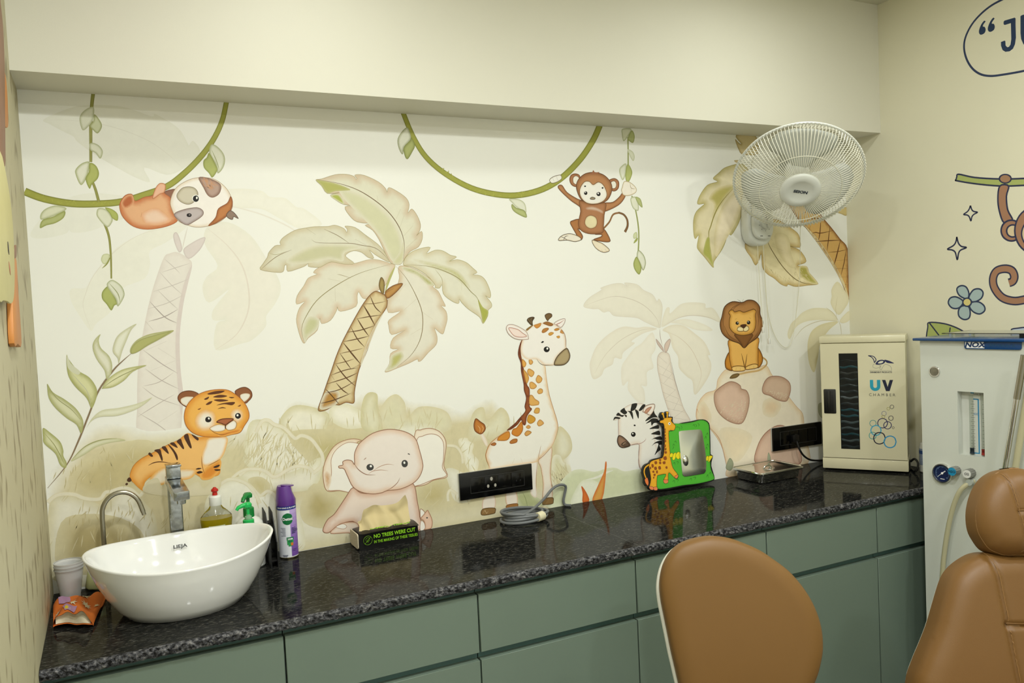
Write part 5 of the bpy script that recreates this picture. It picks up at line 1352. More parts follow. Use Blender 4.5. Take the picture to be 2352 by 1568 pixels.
# ------------------------------------------------------------------ tall basin faucet
fx_, fy_ = .336, -.095
fc = thing('basin_faucet', 'tall square chrome faucet behind the white basin', 'faucet', (fx_, fy_, CT))
MB().prism(rrect(fx_ - .027, fx_ + .027, fy_ - .027, fy_ + .027, .006), CT, CT + .008).build('base_plate', WORN, fc, bev=.001)
MB().prism(rrect(fx_ - .019, fx_ + .019, fy_ - .019, fy_ + .019, .006), CT + .008, 1.150).build('body', WORN, fc, bev=.0015)
Ts = Matrix.Translation((fx_, fy_, 1.148)) @ Matrix.Rotation(math.radians(7), 4, 'X') @ Matrix.Rotation(math.radians(4), 4, 'Z')
sp = MB(Ts).box(-.021, .021, -.150, .024, -.010, .016).build('spout', WORN, fc, bev=.003)
MB(Ts).lathe([(.0, -.022), (.012, -.022), (.013, -.009), (0, -.009)], 24, (0, -.134, 0)).build('aerator', WORN, sp)
Th = Matrix.Translation((fx_, fy_, 1.173)) @ Matrix.Rotation(math.radians(-3), 4, 'X')
MB(Th).box(-.020, .020, -.020, .020, -.012, .024).box(-.021, .021, -.046, .021, .024, .031).build('lever', WORN, fc, bev=.002)

# ------------------------------------------------------------------ gooseneck drinking tap
gx, gy = .141, -.098
gt = thing('gooseneck_tap', 'slim brushed steel gooseneck tap left of the chrome faucet', 'tap', (gx, gy, CT))
pts = [(gx, gy, CT + .02), (gx, gy, .95), (gx, gy, 1.02), (gx, gy, 1.07)]
for k in range(1, 15):
    a = PI - k * math.radians(165) / 14
    pts.append((gx + .0515 + .0515 * math.cos(a), gy - .004 * k / 14, 1.082 + .058 * math.sin(a)))
e = pts[-1]
pts.append((e[0] + .006, e[1], e[2] - .022))
MB().tube(pts, .0068, 14).build('spout', STEEL, gt)
MB().tube([pts[-1], (pts[-1][0] + .002, pts[-1][1], pts[-1][2] - .009)], .0058, 14).build('nozzle', STEEL, gt)
MB().lathe([(.022, 0), (.022, .006), (.013, .012), (.013, .03), (.008, .034), (0, .034)], 28, (gx, gy, CT)).build('base', STEEL, gt)

# ------------------------------------------------------------------ dish soap bottle
sx_, sy_ = .452, -.062
st = thing('dish_soap_bottle', 'clear bottle of yellow dish soap with white cap and red nozzle', 'bottle', (sx_, sy_, CT))
CLEAR = mat('clear_plastic', 'f4f6ee', .06, trans=1.0, ior=1.2, var=.0)
MB().lathe([(.030, 0), (.036, .004), (.037, .06), (.043, .13), (.047, .160), (.046, .172), (.034, .186), (.022, .197), (.016, .206), (.015, .214)], 32, (sx_, sy_, CT), sy=.62).build('bottle', CLEAR, st, angle=60)
MB().lathe([(.0, .003), (.029, .003), (.034, .007), (.035, .06), (.041, .13), (.0445, .158), (.0445, .166), (0, .166)], 32, (sx_, sy_, CT), sy=.6).build('liquid', mat('yellow_soap', 'c8b010', .15, var=.02, trans=.35, ior=1.33), st, angle=60)
MB().lathe([(.018, .206), (.018, .232), (.015, .236), (.010, .237), (0, .237)], 28, (sx_, sy_, CT)).build('cap', WHITEP, st, bev=.0008)
MB().lathe([(.008, .237), (.007, .246), (.011, .250), (.010, .255), (.006, .258), (.004, .261), (0, .262)], 20, (sx_, sy_, CT)).build('nozzle', mat('red_plastic', 'b01c10', .35), st)
lb = MB(); vs = []; fs = []
for k in range(9):
    a = math.radians(-90 - 34 + 62 * k / 8)
    for z in (.07, .148): vs.append((sx_ + (.0385 + .0075 * (z > .1)) * math.cos(a), sy_ + (.0385 + .0075 * (z > .1)) * .645 * math.sin(a), CT + z))
for k in range(8): fs.append((2 * k, 2 * k + 2, 2 * k + 3, 2 * k + 1))
lb.add(vs, fs).build('paper_label', mat('label_pale_green', 'e4e8c8', .5), st)

# ------------------------------------------------------------------ two pump bottles
GREEN_D = mat('dark_green_plastic', '0f7a34', .3)
GREEN_L = mat('bright_green_plastic', '1fb357', .3)
def pump(T, m, parent, name='pump'):
    b = MB(T)
    b.lathe([(.004, 0), (.004, .022), (.010, .023), (.0105, .030), (.007, .034), (0, .035)], 20)
    b.tube([(0, 0, .029), (-.010, -.006, .0285), (-.021, -.012, .025), (-.025, -.014, .019)], [.0062, .0058, .0048, .004], 10)
    return b.build(name, m, parent)
px_, py_ = .547, -.070
t = thing('hand_wash_bottle', 'white hand wash bottle with dark green pump beside the basin', 'bottle', (px_, py_, CT))
MB().lathe([(.038, 0), (.042, .004), (.043, .125), (.040, .140), (.030, .151), (.017, .157), (.014, .163)], 36, (px_, py_, CT), sy=.85).build('bottle', WHITEP, t)
MB().lathe([(.0165, .156), (.0165, .184), (.012, .188), (.005, .190), (0, .190)], 28, (px_, py_, CT)).build('collar', GREEN_D, t)
pump(Matrix.Translation((px_, py_, CT + .186)) @ Matrix.Rotation(.5, 4, 'Z') @ Matrix.Scale(1.35, 4), GREEN_D, t)
px2, py2 = .534, -.150
t = thing('soap_dispenser', 'small soap dispenser with bright green cap and pump behind the basin rim', 'bottle', (px2, py2, CT))
MB().lathe([(.017, 0), (.019, .003), (.019, .132), (.016, .142), (.012, .145)], 28, (px2, py2, CT)).build('bottle', WHITEP, t)
MB().lathe([(.0165, .139), (.0165, .166), (.014, .168), (0, .168)], 28, (px2, py2, CT)).build('cap', GREEN_L, t)
MB().lathe([(.0105, .168), (.010, .177), (.006, .179), (.006, .183), (0, .183)], 20, (px2, py2, CT)).build('collar', mat('clear_green_collar', 'a8d8b0', .2, trans=.5), t)
pump(Matrix.Translation((px2, py2, CT + .178)) @ Matrix.Rotation(-.3, 4, 'Z') @ Matrix.Scale(1.2, 4), GREEN_L, t)

# ------------------------------------------------------------------ slim black rack right of the hand wash
t = thing('counter_rack', 'slim black metal rack standing behind the right end of the basin', 'rack', (.606, -.085, CT))
for x in (.5965, .6165):
    b = MB(frame((x, 0, 0), (0, 1, 0), (0, 0, 1)))
    b.prism([(-.135, CT), (-.020, CT), (-.020, CT + .168), (-.075, CT + .160), (-.135, CT + .080)], -.0015, .0015)
    b.build('side_panel', BLACKM, t, smooth=False)
for z in (.03, .075, .12):
    MB().box(.598, .615, -.060, -.024, CT + z, CT + z + .004).build('shelf', BLACKM, t, smooth=False)
MB().box(.598, .615, -.131, -.100, CT + .02, CT + .024).build('shelf', BLACKM, t, smooth=False)
for y in (-.120, -.035):
    MB().box(.6182, .6235, y - .006, y + .006, CT + .02, CT + .045).build('clip', BLACKM, t, smooth=False)

# ------------------------------------------------------------------ disinfectant spray can
dx, dy, dr = .668, -.036, .0305
t = thing('spray_can', 'purple capped disinfectant spray can standing against the mural', 'spray can', (dx, dy, CT))
MB().lathe([(dr - .002, 0), (dr, .002), (dr, .005)], 48, (dx, dy, CT)).build('rim', mat('gold_tin', 'b8a878', .25, 1.0), t)
MB().lathe([(dr - .0008, .005), (dr - .0008, .168), (dr - .002, .172)], 48, (dx, dy, CT)).build('can', mat('white_tin', 'd9dbe2', .22, var=.01), t)
cap = MB(); vs = []; fs = []
capp = [(dr + .0005, .170), (dr + .001, .186), (dr - .0005, .200), (dr - .004, .214), (dr - .006, .226), (dr - .008, .232), (0, .233)]
n = 40
for j, (r, z) in enumerate(capp):
    for i in range(n):
        a = 2 * PI * i / n
        k = 1 - .16 * max(0, math.cos(a - .1)) ** 2 * (j / 6 > .3)
        vs.append((dx - .002 * (j > 2) + r * k * math.cos(a), dy + r * math.sin(a), CT + z))
for j in range(len(capp) - 1):
    for i in range(n):
        fs.append((j * n + i, j * n + (i + 1) % n, (j + 1) * n + (i + 1) % n, (j + 1) * n + i))
PURPLE = mat('purple_plastic', '5c2f86', .28, coat=.3)
c_ = cap.add(vs, fs).build('cap', PURPLE, t, angle=50)
MB(Matrix.Translation((dx + .006, dy - .006, CT + .232)) @ Matrix.Rotation(.12, 4, 'Y')).prism(ell(0, 0, .021, .015, 28), -.001, .002).build('trigger', PURPLE, c_, bev=.0006)
A0 = math.atan2(-2.68, .184 - dx)
def canbend(p): 
    a = A0 + p.x / dr
    return Vector((dx + (dr + p.z) * math.cos(a), dy + (dr + p.z) * math.sin(a), CT + p.y))
def cpoly(pts): return [(int(x * 2000), int(y * 2000)) for x, y in pts]
def strip(x0, x1, y0, y1): return cpoly([(x0 + (x1 - x0) * k / 10, y0) for k in range(11)] + [(x1 - (x1 - x0) * k / 10, y1) for k in range(11)])
def slabs(c, x0, x1, y0, y1, k=10):                      # narrow upright strips so the print follows the curve
    return [('P', c, c, [0], {}, cpoly([(x0 + (x1 - x0) * i / k, y0), (x0 + (x1 - x0) * (i + 1) / k, y0), (x0 + (x1 - x0) * (i + 1) / k, y1), (x0 + (x1 - x0) * i / k, y1)])) for i in range(k)]
def disc(c, cx, cy, r, k=10):
    out = []
    for i in range(k):
        a0, a1 = -1 + 2 * i / k, -1 + 2 * (i + 1) / k
        h0, h1 = math.sqrt(max(0, 1 - a0 * a0)) * r, math.sqrt(max(0, 1 - a1 * a1)) * r
        out.append(('P', c, c, [0], {}, cpoly([(cx + a0 * r, cy - h0), (cx + a1 * r, cy - h1 - .00001), (cx + a1 * r, cy + h1), (cx + a0 * r, cy + h0 + .00001)])))
    return out
rows = []
for i in range(12): rows += slabs(['b9a0cc', 'b096c6', 'a88cc0', 'a084ba', '9878b4', '9070ae', '8866a8', '825fa3', '7c599e', '765299', '704c94', '6c478f'][11 - i], .010, .055, .008 + i * .0125, .0206 + i * .0125, 8)
rows += slabs('1f2f78', -.048, .048, .158, .171, 20)
rows += disc('0f6a35', .002, .129, .0185)
rows += slabs('14723a', -.004, .018, .060, .070, 6) + slabs('2a9448', -.003, .017, .046, .062, 6) + slabs('2a9448', .001, .013, .041, .047, 4)
rows += slabs('d07030', .008, .016, .043, .052, 3)
o = print_figure('printed_label', t, None, rows, 'can', eps=.00008, bend=canbend)
LW = mat('print_white', 'f0f0f0', .5); LN = mat('print_navy', '22285a', .5); LG = mat('print_green', '1f7a3c', .5)
def clab(s, size, x, y, m, **k): return lettering(s, size, None, (x, y), m, t, bend=lambda p: canbend(Vector((p.x, p.y, p.z + .0006))), **k)
clab('Dettol', .0125, .002, .1285, LW, bold=.0004, sx=.95)
clab('KILLS COLD & FLU VIRUS', .0058, .002, .1645, LW, bold=.0002)
clab('MULTI\nSURFACE\nDISINFECTANT\nSPRAY', .0052, .013, .090, LN, align='LEFT', bold=.00015)
clab('24HR', .0068, .007, .064, LW, bold=.0003)
b = MB()                                                  # lines of small print, too fine to read in the photo
def fine(x0, x1, y, h=.0011):
    for k in range(4):
        a, c = x0 + (x1 - x0) * k / 4, x0 + (x1 - x0) * (k + 1) / 4
        b.add([canbend(Vector((p, q, .0007))) for p, q in ((a, y), (c, y), (c, y + h), (a, y + h))], [(0, 1, 2, 3)])
for k, w in enumerate((.016, .012, .010, .018, .011, .009, .015)): fine(-.006 - w, -.006, .100 - k * .0042)
for x0, x1, y in ((.013, .027, .029), (.013, .025, .0245), (-.020, -.002, .0125), (-.019, -.003, .0100), (-.017, -.005, .0075), (.001, .013, .057), (.002, .012, .0545)): fine(x0, x1, y)
b.build('small_print', LN, t, smooth=False)['kind'] = 'stuff'

# ------------------------------------------------------------------ pack of bamboo tissues
t = thing('tissue_pack', 'black bamboo tissue pack with a beige tissue pulled up', 'tissues', (.985, -.065, CT))
WRAP = mat('black_wrapper', '0d0d0c', .32, var=.1, bump=.25, bsc=35)
Tt = Matrix.Translation((.983, -.066, CT)) @ Matrix.Rotation(math.radians(0.5), 4, 'Z')
b = MB(Tt)
nx, ny = 14, 6
pts = []
def pk(u, v): 
    return (-.100 + .200 * u, -.048 + .096 * v, .056 + .006 * math.sin(PI * v) - .004 * abs(2 * u - 1) ** 3)
vs = [pk(i / nx, j / ny) for i in range(nx + 1) for j in range(ny + 1)]
m0 = len(vs)
vs += [(-.102 + .204 * i / nx, -.049 + .098 * j / ny, .0005) for i in range(nx + 1) for j in range(ny + 1)]
fs = []
for i in range(nx):
    for j in range(ny):
        a = i * (ny + 1) + j
        fs += [(a, a + ny + 1, a + ny + 2, a + 1), (m0 + a, m0 + a + 1, m0 + a + ny + 2, m0 + a + ny + 1)]
for i in range(nx):
    for j in (0, ny):
        a = i * (ny + 1) + j; c = a + ny + 1
        fs.append((a, c, m0 + c, m0 + a))
for j in range(ny):
    for i in (0, nx):
        a = i * (ny + 1) + j
        fs.append((a, a + 1, m0 + a + 1, m0 + a))
b.add(vs, fs).build('wrapper', WRAP, t, bev=.003)
MB(Tt).prism(rrect(-.044, .044, .004, .052, .006), 0, .003).v
b = MB(Tt @ frame((-.1045, 0, 0), (0, -1, 0), (0, 0, 1)))
b.prism(rrect(-.044, .044, .004, .053, .008), 0, .0035)
b.build('tissue_end', mat('unbleached_tissue_end', 'cfc4a8', .8, bump=.5, bsc=80, stretch=(1, 1, 6)), t)
LIME = mat('print_lime', '86c41c', .5)
Tf = Tt @ frame((0, -.0515, .0), (1, 0, 0), (0, .02, 1))
lettering('NO TREES WERE CUT', .0172, Tf, (-.056, .040), LIME, t, bold=.0004, align='LEFT', sx=.86)
lettering('IN THE MAKING OF THESE TISSUES', .0135, Tf, (-.056, .022), LIME, t, bold=.0001, align='LEFT', sx=.72)
Tq = Tt @ frame((0, -.036, .0625), (1, 0, 0), (0, 1, .12))
lettering('BAMBOO TISSUES', .0165, Tq, (-.062, 0), LIME, t, bold=.0005, align='LEFT', sx=1.05)
b = MB(Tf @ Matrix.Translation((-.076, .031, .0008)))
b.tube([(.0145 * math.cos(k * PI / 14), .0145 * math.sin(k * PI / 14), 0) for k in range(28)], .0004, 4, closed=True)
b.tube([(-.010, -.010, 0), (.010, .010, 0)], .0004, 4).tube([(0, -.009, 0), (0, .004, 0)], .0004, 4)
b.tube([(.007 * math.cos(k * PI / 8), .003 + .006 * math.sin(k * PI / 8), 0) for k in range(16)], .0003, 4, closed=True)
b.build('no_tree_symbol', LIME, t)
rnd = random.Random(8)
b = MB(Tt); nu, nv = 30, 12; vs = []; fs = []
for i in range(nu + 1):
    u = i / nu
    for j in range(nv + 1):
        v = j / nv
        ht = .048 + .030 * u + .010 * math.sin(u * 7) - (.03 if u < .08 else 0)
        fold = math.sin(u * 20 + v * 2) * .007 * (1 - .5 * v) + math.sin(u * 9 - v * 3) * .006 * v
        drop = .040 * max(0, .5 - v) ** 2 * 4 * (1 + .6 * math.sin(u * 17))
        vs.append((-.098 + .185 * u + .01 * v * (1 - 2 * u) + .004 * math.sin(v * 5 + u * 11), -.010 - .022 * max(0, .45 - v) * 2 + .008 * v + fold, .064 + ht * (v ** .8) * (1 if v > .0 else 1) - drop * .16 + .002))
for i in range(nu):
    for j in range(nv):
        a = i * (nv + 1) + j
        fs.append((a, a + nv + 1, a + nv + 2, a + 1))
b.add(vs, fs).build('tissue_sheet', mat('unbleached_tissue', 'c9b88a', .85, var=.04, bump=.15, bsc=50), t, angle=70)

# ------------------------------------------------------------------ black switch and socket plates
CREAMP = mat('pin_hole_cream', 'a8a498', .5)
BLK_G = mat('black_gloss_plate', '050505', .16, var=.02)
def switch_plate(x0, x1, z0, z1, label, pins):
    t = thing('socket_plate', label, 'socket', ((x0 + x1) / 2, 0, z0), 'black socket plates on the mural wall')
    MB().box(x0, x1, -.006, -.002, z0, z1).build('backing_plate', mat('grey_plate_edge', 'c0bfb4', .3), t, bev=.001)
    MB().box(x0 + .001, x1 - .0005, -.014, -.006, z0 + .0005, z1 - .0005).build('plate', BLK_G, t, bev=.0025)
    fx0, fx1, fz0, fz1 = x0 + .042, x1 - .035, z0 + .021, z1 - .021
    b = MB()
    for (a, b_, c, d) in ((fx0, fx1, fz0, fz0 + .0012), (fx0, fx1, fz1 - .0012, fz1), (fx0, fx0 + .0012, fz0, fz1), (fx1 - .0012, fx1, fz0, fz1)):
        b.box(a, b_, -.0152, -.0141, c, d)
    b.build('inner_frame', mat('grey_inner_frame', '3a3a38', .4), t, smooth=False)
    mw = (fx1 - fx0) / 4
    for k in range(4):
        xa = fx0 + mw * k + .002
        o = MB().box(xa, xa + mw - .004, -.0155, -.0142, fz0 + .003, fz1 - .003).build('switch_module' if k in (0, 2) else 'socket_module', BLK_G, t, bev=.0008)
        if k in (1, 3) and pins[k // 2]:
            cx, cz = xa + mw / 2, (fz0 + fz1) / 2
            m = CREAMP if pins[k // 2] == 1 else BLACKM
            s = 1 if pins[k // 2] == 1 else .55
            for ox, oz, r in ((0, .015, .0052), (-.013, -.010, .0046), (.013, -.010, .0046)):
                MB(frame((cx + ox * s * 1.1, -.0156, cz + oz * s), (1, 0, 0), (0, 0, 1))).prism(ell(0, 0, r * s, r * s * 1.35, 14), 0, .0004).build('pin_hole', m, o)
    return t
switch_plate(1.281, 1.576, .934, 1.033, 'black socket plate with two visible outlets beside the painted elephant', (1, 2))
sp2 = switch_plate(2.766, 3.061, .931, 1.034, 'black socket plate with a plugged-in black cable beside the white cabinet', (0, 0))
t = thing('power_cable', 'black power cable hanging from the right socket plate', 'cable', (2.90, -.03, CT))
MB().box(2.868, 2.902, -.036, -.0156, .962, .995).build('plug', BLACKP, t, bev=.004)
MB().tube(smooth_pts([(2.885, -.034, .966), (2.888, -.045, .935), (2.905, -.05, .905), (2.945, -.045, .880), (3.0, -.035, .866), (3.06, -.028, .860), (3.12, -.03, .8565)], False, 5), .0045, 8).build('cord', BLACKP, t)

# ------------------------------------------------------------------ coil of grey cable
t = thing('cable_coil', 'coiled grey cable tied with tape on the countertop', 'cable', (1.49, -.10, CT))
GREYC = mat('grey_cable', '6c6f70', .42, var=.03)
pts = []; rnd = random.Random(3)
for k in range(0, 4 * 24 + 8):
    a = k * 2 * PI / 24 + 2.6
    lv = k / 24
    r = .078 + .009 * math.sin(lv * 5.3) + .004 * math.cos(lv * 2.1)
    pts.append((1.488 + r * math.cos(a) + .006 * math.sin(lv * 3), -.098 + .74 * r * math.sin(a) + .004 * math.cos(lv * 4), CT + .0062 + .0062 * lv + .0035 * (1 + math.sin(a + 1 + lv))))
e = pts[-1]
pts += [(e[0] + .05, e[1] + .03, e[2] + .006), (1.60, -.055, .905), (1.645, -.035, .930), (1.685, -.022, .938), (1.715, -.016, .928), (1.712, -.012, .900), (1.706, -.010, .872), (1.712, -.011, .8555), (1.725, -.03, .8552)]
MB().tube(smooth_pts(pts, False, 3), .0052, 8).build('cable', GREYC, t)
a = -.95
MB().tube([(1.488 + .082 * math.cos(-1.25 + .38 * k / 5), -.098 + .74 * .084 * math.sin(-1.25 + .38 * k / 5), CT + .020) for k in range(6)], .0165, 12).build('tape', mat('cream_tape', 'd6cfae', .6), t)

# ------------------------------------------------------------------ giraffe mirror
MIR = frame((2.10000, -0.05800, 0.85000), (1.00000, 0.00000, 0.00000), (0.00000, 0.13917, 0.99027))
t = thing('toy_mirror', 'green children mirror with a yellow giraffe leaning on the mural', 'mirror', (2.26, -.05, CT))
out = [(0.0671, 0.3021), (0.0767, 0.3177), (0.0860, 0.3152), (0.0891, 0.3038), (0.0974, 0.3168), (0.1084, 0.3185), (0.1131, 0.3113), (0.1090, 0.2970), (0.1300, 0.2937), (0.1254, 0.2763), (0.1397, 0.2609), (0.1738, 0.2649), (0.2239, 0.2660), (0.2647, 0.2690), (0.2920, 0.2645), (0.3096, 0.2497), (0.3107, 0.2245), (0.3021, 0.1527), (0.2980, 0.1210), (0.3086, 0.1136), (0.3007, 0.0965), (0.2934, 0.0733), (0.3020, 0.0321), (0.2980, 0.0134), (0.2637, 0.0093), (0.2133, 0.0091), (0.1394, 0.0114), (0.0613, 0.0091), (0.0144, 0.0142), (0.0068, 0.0114), (-0.0184, 0.0165), (-0.0300, 0.0265), (-0.0308, 0.0336), (-0.0410, 0.0376), (-0.0478, 0.0520), (-0.0449, 0.0650), (-0.0496, 0.0905), (-0.0429, 0.1107), (-0.0287, 0.1216), (-0.0117, 0.1248), (-0.0009, 0.1343), (0.0186, 0.1377), (0.0474, 0.1391), (0.0587, 0.1502), (0.0692, 0.2037), (0.0776, 0.2597), (0.0604, 0.2733), (0.0598, 0.2852), (0.0750, 0.2903)]
MB(MIR).prism(smooth_pts(out, True, 2), -.012, -.0002).build('board', mat('black_board_edge', '0d0f0c', .4), t)
for nm, rows in read_prints(MIRRORPRINT):
    print_figure(nm, t, MIR, rows, 'mirror', eps=.00005)
glass = smooth_pts([(0.1478, 0.2244), (0.1548, 0.2315), (0.1688, 0.2328), (0.2433, 0.2294), (0.2570, 0.2271), (0.2659, 0.2193), (0.2682, 0.1889), (0.2706, 0.1404), (0.2680, 0.0926), (0.2620, 0.0614), (0.2531, 0.0506), (0.2395, 0.0476), (0.1598, 0.0479), (0.1467, 0.0520), (0.1406, 0.0635), (0.1433, 0.1478)], True, 3)
MB(MIR).prism(glass, .0008, .0022).build('mirror_glass', mat('mirror_silver', 'dfe3de', .22, 1.0, var=.01), t, bev=.0004)
q = (0.1638, 0.1117)
MB(MIR @ Matrix.Translation((q[0], q[1], .0022))).lathe([(.0195, 0), (.0195, .0015), (.015, .006), (.008, .009), (0, .0098)], 28, sx=.72, sy=1.12).build('wide_angle_mirror', CHROME, t)
MB(MIR).box(.10, .20, .01, .06, -.014, -.0121).box(.145, .155, .01, .12, -.028, -.014).build('stand', BLACKP, t)

# ------------------------------------------------------------------ steel instrument tray with lid
t = thing('instrument_tray', 'covered stainless steel instrument tray on the countertop', 'tray', (2.63, -.115, CT))
Ty = Matrix.Translation((2.637, -.112, CT)) @ Matrix.Rotation(math.radians(1.5), 4, 'Z')
SS = mat('polished_stainless', 'd4d3cb', .17, 1.0, var=.03)
def loops(T, L):
    b = MB(T); vs = []; fs = []; n = None
    for (hx, hy, r, z) in L:
        p = rrect(-hx, hx, -hy, hy, r, 5); n = len(p)
        vs += [(x, y, z) for x, y in p]
    for j in range(len(L) - 1):
        for i in range(n): fs.append((j * n + i, j * n + (i + 1) % n, (j + 1) * n + (i + 1) % n, (j + 1) * n + i))
    fs += [tuple(range(n - 1, -1, -1)), tuple((len(L) - 1) * n + i for i in range(n))]
    return b.add(vs, fs)
loops(Ty, [(.098, .066, .012, .0), (.106, .074, .016, .004), (.112, .080, .018, .034), (.120, .088, .02, .037), (.122, .090, .02, .0395)]).build('pan', SS, t)
lid = loops(Ty, [(.123, .091, .02, .040), (.124, .092, .02, .044), (.121, .089, .02, .0465), (.110, .078, .018, .0465), (.104, .073, .016, .0430), (.098, .067, .014, .0425)]).build('lid', SS, t)
MB(Ty).tube([(x, y, .0465) for x, y in rrect(-.1205, .1205, -.0885, .0885, .02, 6)], .0028, 8, closed=True).build('lid_rim', CHROME, lid)
MB(Ty @ Matrix.Translation((0, 0, .0428))).lathe([(.0, .0008), (.018, .0006), (.026, .0), (.030, .0006), (.031, -.001), (0, -.001)], 32).build('knob_recess', SS, lid)
MB(Ty @ Matrix.Translation((0, 0, .044))).tube(smooth_pts([(-.022, 0, 0), (-.012, 0, .007), (0, 0, .009), (.012, 0, .007), (.022, 0, 0)], False, 4), .004, 10).build('lid_handle', SS, lid)

# ------------------------------------------------------------------ UV sterilising chamber
UV = frame((2.93400, -0.13500, 0.85000), (0.58067, -0.81414, 0.00000), (0.00000, 0.00000, 1.00000))
t = thing('sterilising_cabinet', 'cream ultraviolet sterilising cabinet with tall dark window in the corner', 'sterilizer', (3.08, -.24, CT))
CREAMM = mat('cream_powder_coat', 'd8d2b2', .3, var=.012, coat=.2)
uw, ud = .334, .165
MB(UV).box(.003, uw - .003, .058, .548, -ud, -.004).build('body', CREAMM, t, bev=.003)
MB(UV).box(-.0015, uw + .0015, .549, .578, -ud - .002, .004).build('top_cap', CREAMM, t, bev=.004)
MB(UV).box(-.001, uw + .001, .008, .0535, -ud, .003).build('base', CREAMM, t, bev=.003)
for a in (.03, uw - .03):
    for c in (-.03, -ud + .03):
        MB(UV @ Matrix.Translation((a, 0, c)) @ Matrix.Rotation(-PI / 2, 4, 'X')).lathe([(.010, 0), (.012, .008), (0, .008)], 16).build('foot', BLACKP, t)
# door leaf around the window opening
wx0, wx1, wz0, wz1 = .0755, .1505, .0945, .5045
d_ = MB(UV)
for (a, b_, c, e) in ((.002, wx0, .0565, .5465), (wx1, uw - .002, .0565, .5465), (wx0, wx1, .0565, wz0), (wx0, wx1, wz1, .5465)):
    d_.box(a, b_, c, e, -.0035, .003)
door = d_.build('door', CREAMM, t, smooth=False)
MB(UV).box(wx0, wx1, wz0, wz1, -.0036, -.0034).build('window_backing', mat('chamber_interior', '121412', .5), door, smooth=False)
rnd = random.Random(21)
for k in range(15):                                       # sealed instrument pouches behind the glass
    z = wz0 + .012 + k * .0262
    c = rnd.choice(['7d8f92', '4e5a5c', '98a7aa', '3f7a86', '5a5f5c', '33383a'])
    vs = []; fs = []
    n = 8
    for i in range(n + 1):
        x = wx0 + .003 + (wx1 - wx0 - .006) * i / n
        zz = z + .003 * math.sin(i * .9 + k * 1.7)
        vs += [(x, zz - .004 - .003 * rnd.random(), -.0032), (x, zz, -.0012), (x, zz + .003, -.0032)]
    for i in range(n):
        for j in range(2): fs.append((i * 3 + j, i * 3 + j + 1, i * 3 + j + 4, i * 3 + j + 3))
    MB(UV).add(vs, fs).build('instrument_pouch', mat('pouch_' + c, c, .18, var=.2, sc=40), door)
MB(UV).box(wx0, wx1, wz0, wz1, .0005, .002).build('window_glass', mat('smoked_glass', '181c1c', .03, alpha=.30, var=0), door, smooth=False)
hb = MB(UV).prism(rrect(.0112, .0602, .2465, .3515, .004), .003, .0055).build('handle', BLACKP, door, bev=.0012)
MB(UV).box(.022, .026, .254, .344, .0055, .012).box(.036, .050, .254, .344, .0055, .0075).build('grip', BLACKM, hb, bev=.001)
for nm, rows in read_prints(UVPRINT):
    print_figure(nm, door, UV @ Matrix.Translation((0, 0, .0031)), rows, 'uv', eps=.00004)
CYAN = mat('print_cyan', '1f9ab4', .45); NAVY = mat('print_dark_navy', '151a38', .45)
Tu = UV @ Matrix.Translation((0, 0, .0031))
def bar(poly, m): return MB(Tu).prism(poly, .0001, .0004).build('lettering', m, door, smooth=False)
lu = (0.1957, 0.3916); lu2 = (0.2356, 0.3450); lv = (0.2425, 0.3907); lv2 = (0.2845, 0.3454)
ux0, ux1, z1_, z0_ = lu[0], lu2[0], lu[1], lu2[1]
hw = (ux1 - ux0); th = hw * .32
cx = (ux0 + ux1) / 2
arc = lambda r, a0, a1, n=10: [(cx + r * math.cos(math.radians(a0 + (a1 - a0) * k / n)), z0_ + hw * .5 + r * math.sin(math.radians(a0 + (a1 - a0) * k / n))) for k in range(n + 1)]
bar([(ux0, z1_)] + arc(hw / 2, 180, 360) + [(ux1, z1_), (ux1 - th, z1_)] + arc(hw / 2 - th, 360, 180) + [(ux0 + th, z1_)], CYAN)
vx0, vx1 = lv[0], lv2[0]; vm = (vx0 + vx1) / 2; vt = (vx1 - vx0) * .30
bar([(vx0, z1_), (vx0 + vt, z1_), (vm, z0_ + (z1_ - z0_) * .38), (vx1 - vt, z1_), (vx1, z1_), (vm + vt * .55, z0_), (vm - vt * .55, z0_)], NAVY)
q = (0.2410, 0.3285)
lettering('CHAMBER', .0165, Tu, q, mat('print_grey', '4a4a48', .5), door, sp=1.62, sx=.95)
q = (0.2392, 0.4236)
lettering('DENIMDENT PRODUCTS', .0082, Tu, q, NAVY, door, bold=.00025, sx=.92)
b = MB(UV @ Matrix.Translation((uw, 0, 0)))
b.box(.0012, .006, .012, .05, -.06, -.02)
b.build('power_inlet', BLACKP, t)
b = MB(UV).tube(smooth_pts([(uw + .006, .045, -.035), (uw + .022, .058, -.03), (uw + .034, .044, -.025), (uw + .032, .018, -.02), (uw + .02, .006, -.03), (uw + .004, .005, -.10)], False, 5), .0045, 8)
b.build('power_cord', BLACKP, t)

# ------------------------------------------------------------------ spirit bottle between cabinet and machine
bx_, by_ = 3.217, -.428
t = thing('spirit_bottle', 'white bottle with red cap and blue label behind the gas machine', 'bottle', (bx_, by_, CT))
MB().lathe([(.026, 0), (.030, .004), (.030, .105), (.026, .120), (.014, .128), (.012, .134)], 32, (bx_, by_, CT)).build('bottle', WHITEP, t)
MB().lathe([(.0145, .130), (.0145, .152), (.013, .154), (0, .154)], 24, (bx_, by_, CT)).build('cap', mat('red_cap', 'a82018', .4), t)
MB().lathe([(.0304, .032), (.0304, .100)], 40, (bx_, by_, CT), cap=False).build('label_wrap', mat('label_white_blue', '8f9cb4', .5, var=.35, sc=160, stretch=(1, 1, 2)), t)
MB().lathe([(.0307, .078), (.0307, .092)], 40, (bx_, by_, CT), cap=False).build('label_band', mat('label_blue', '2f4f8a', .5, var=.2, sc=120), t)

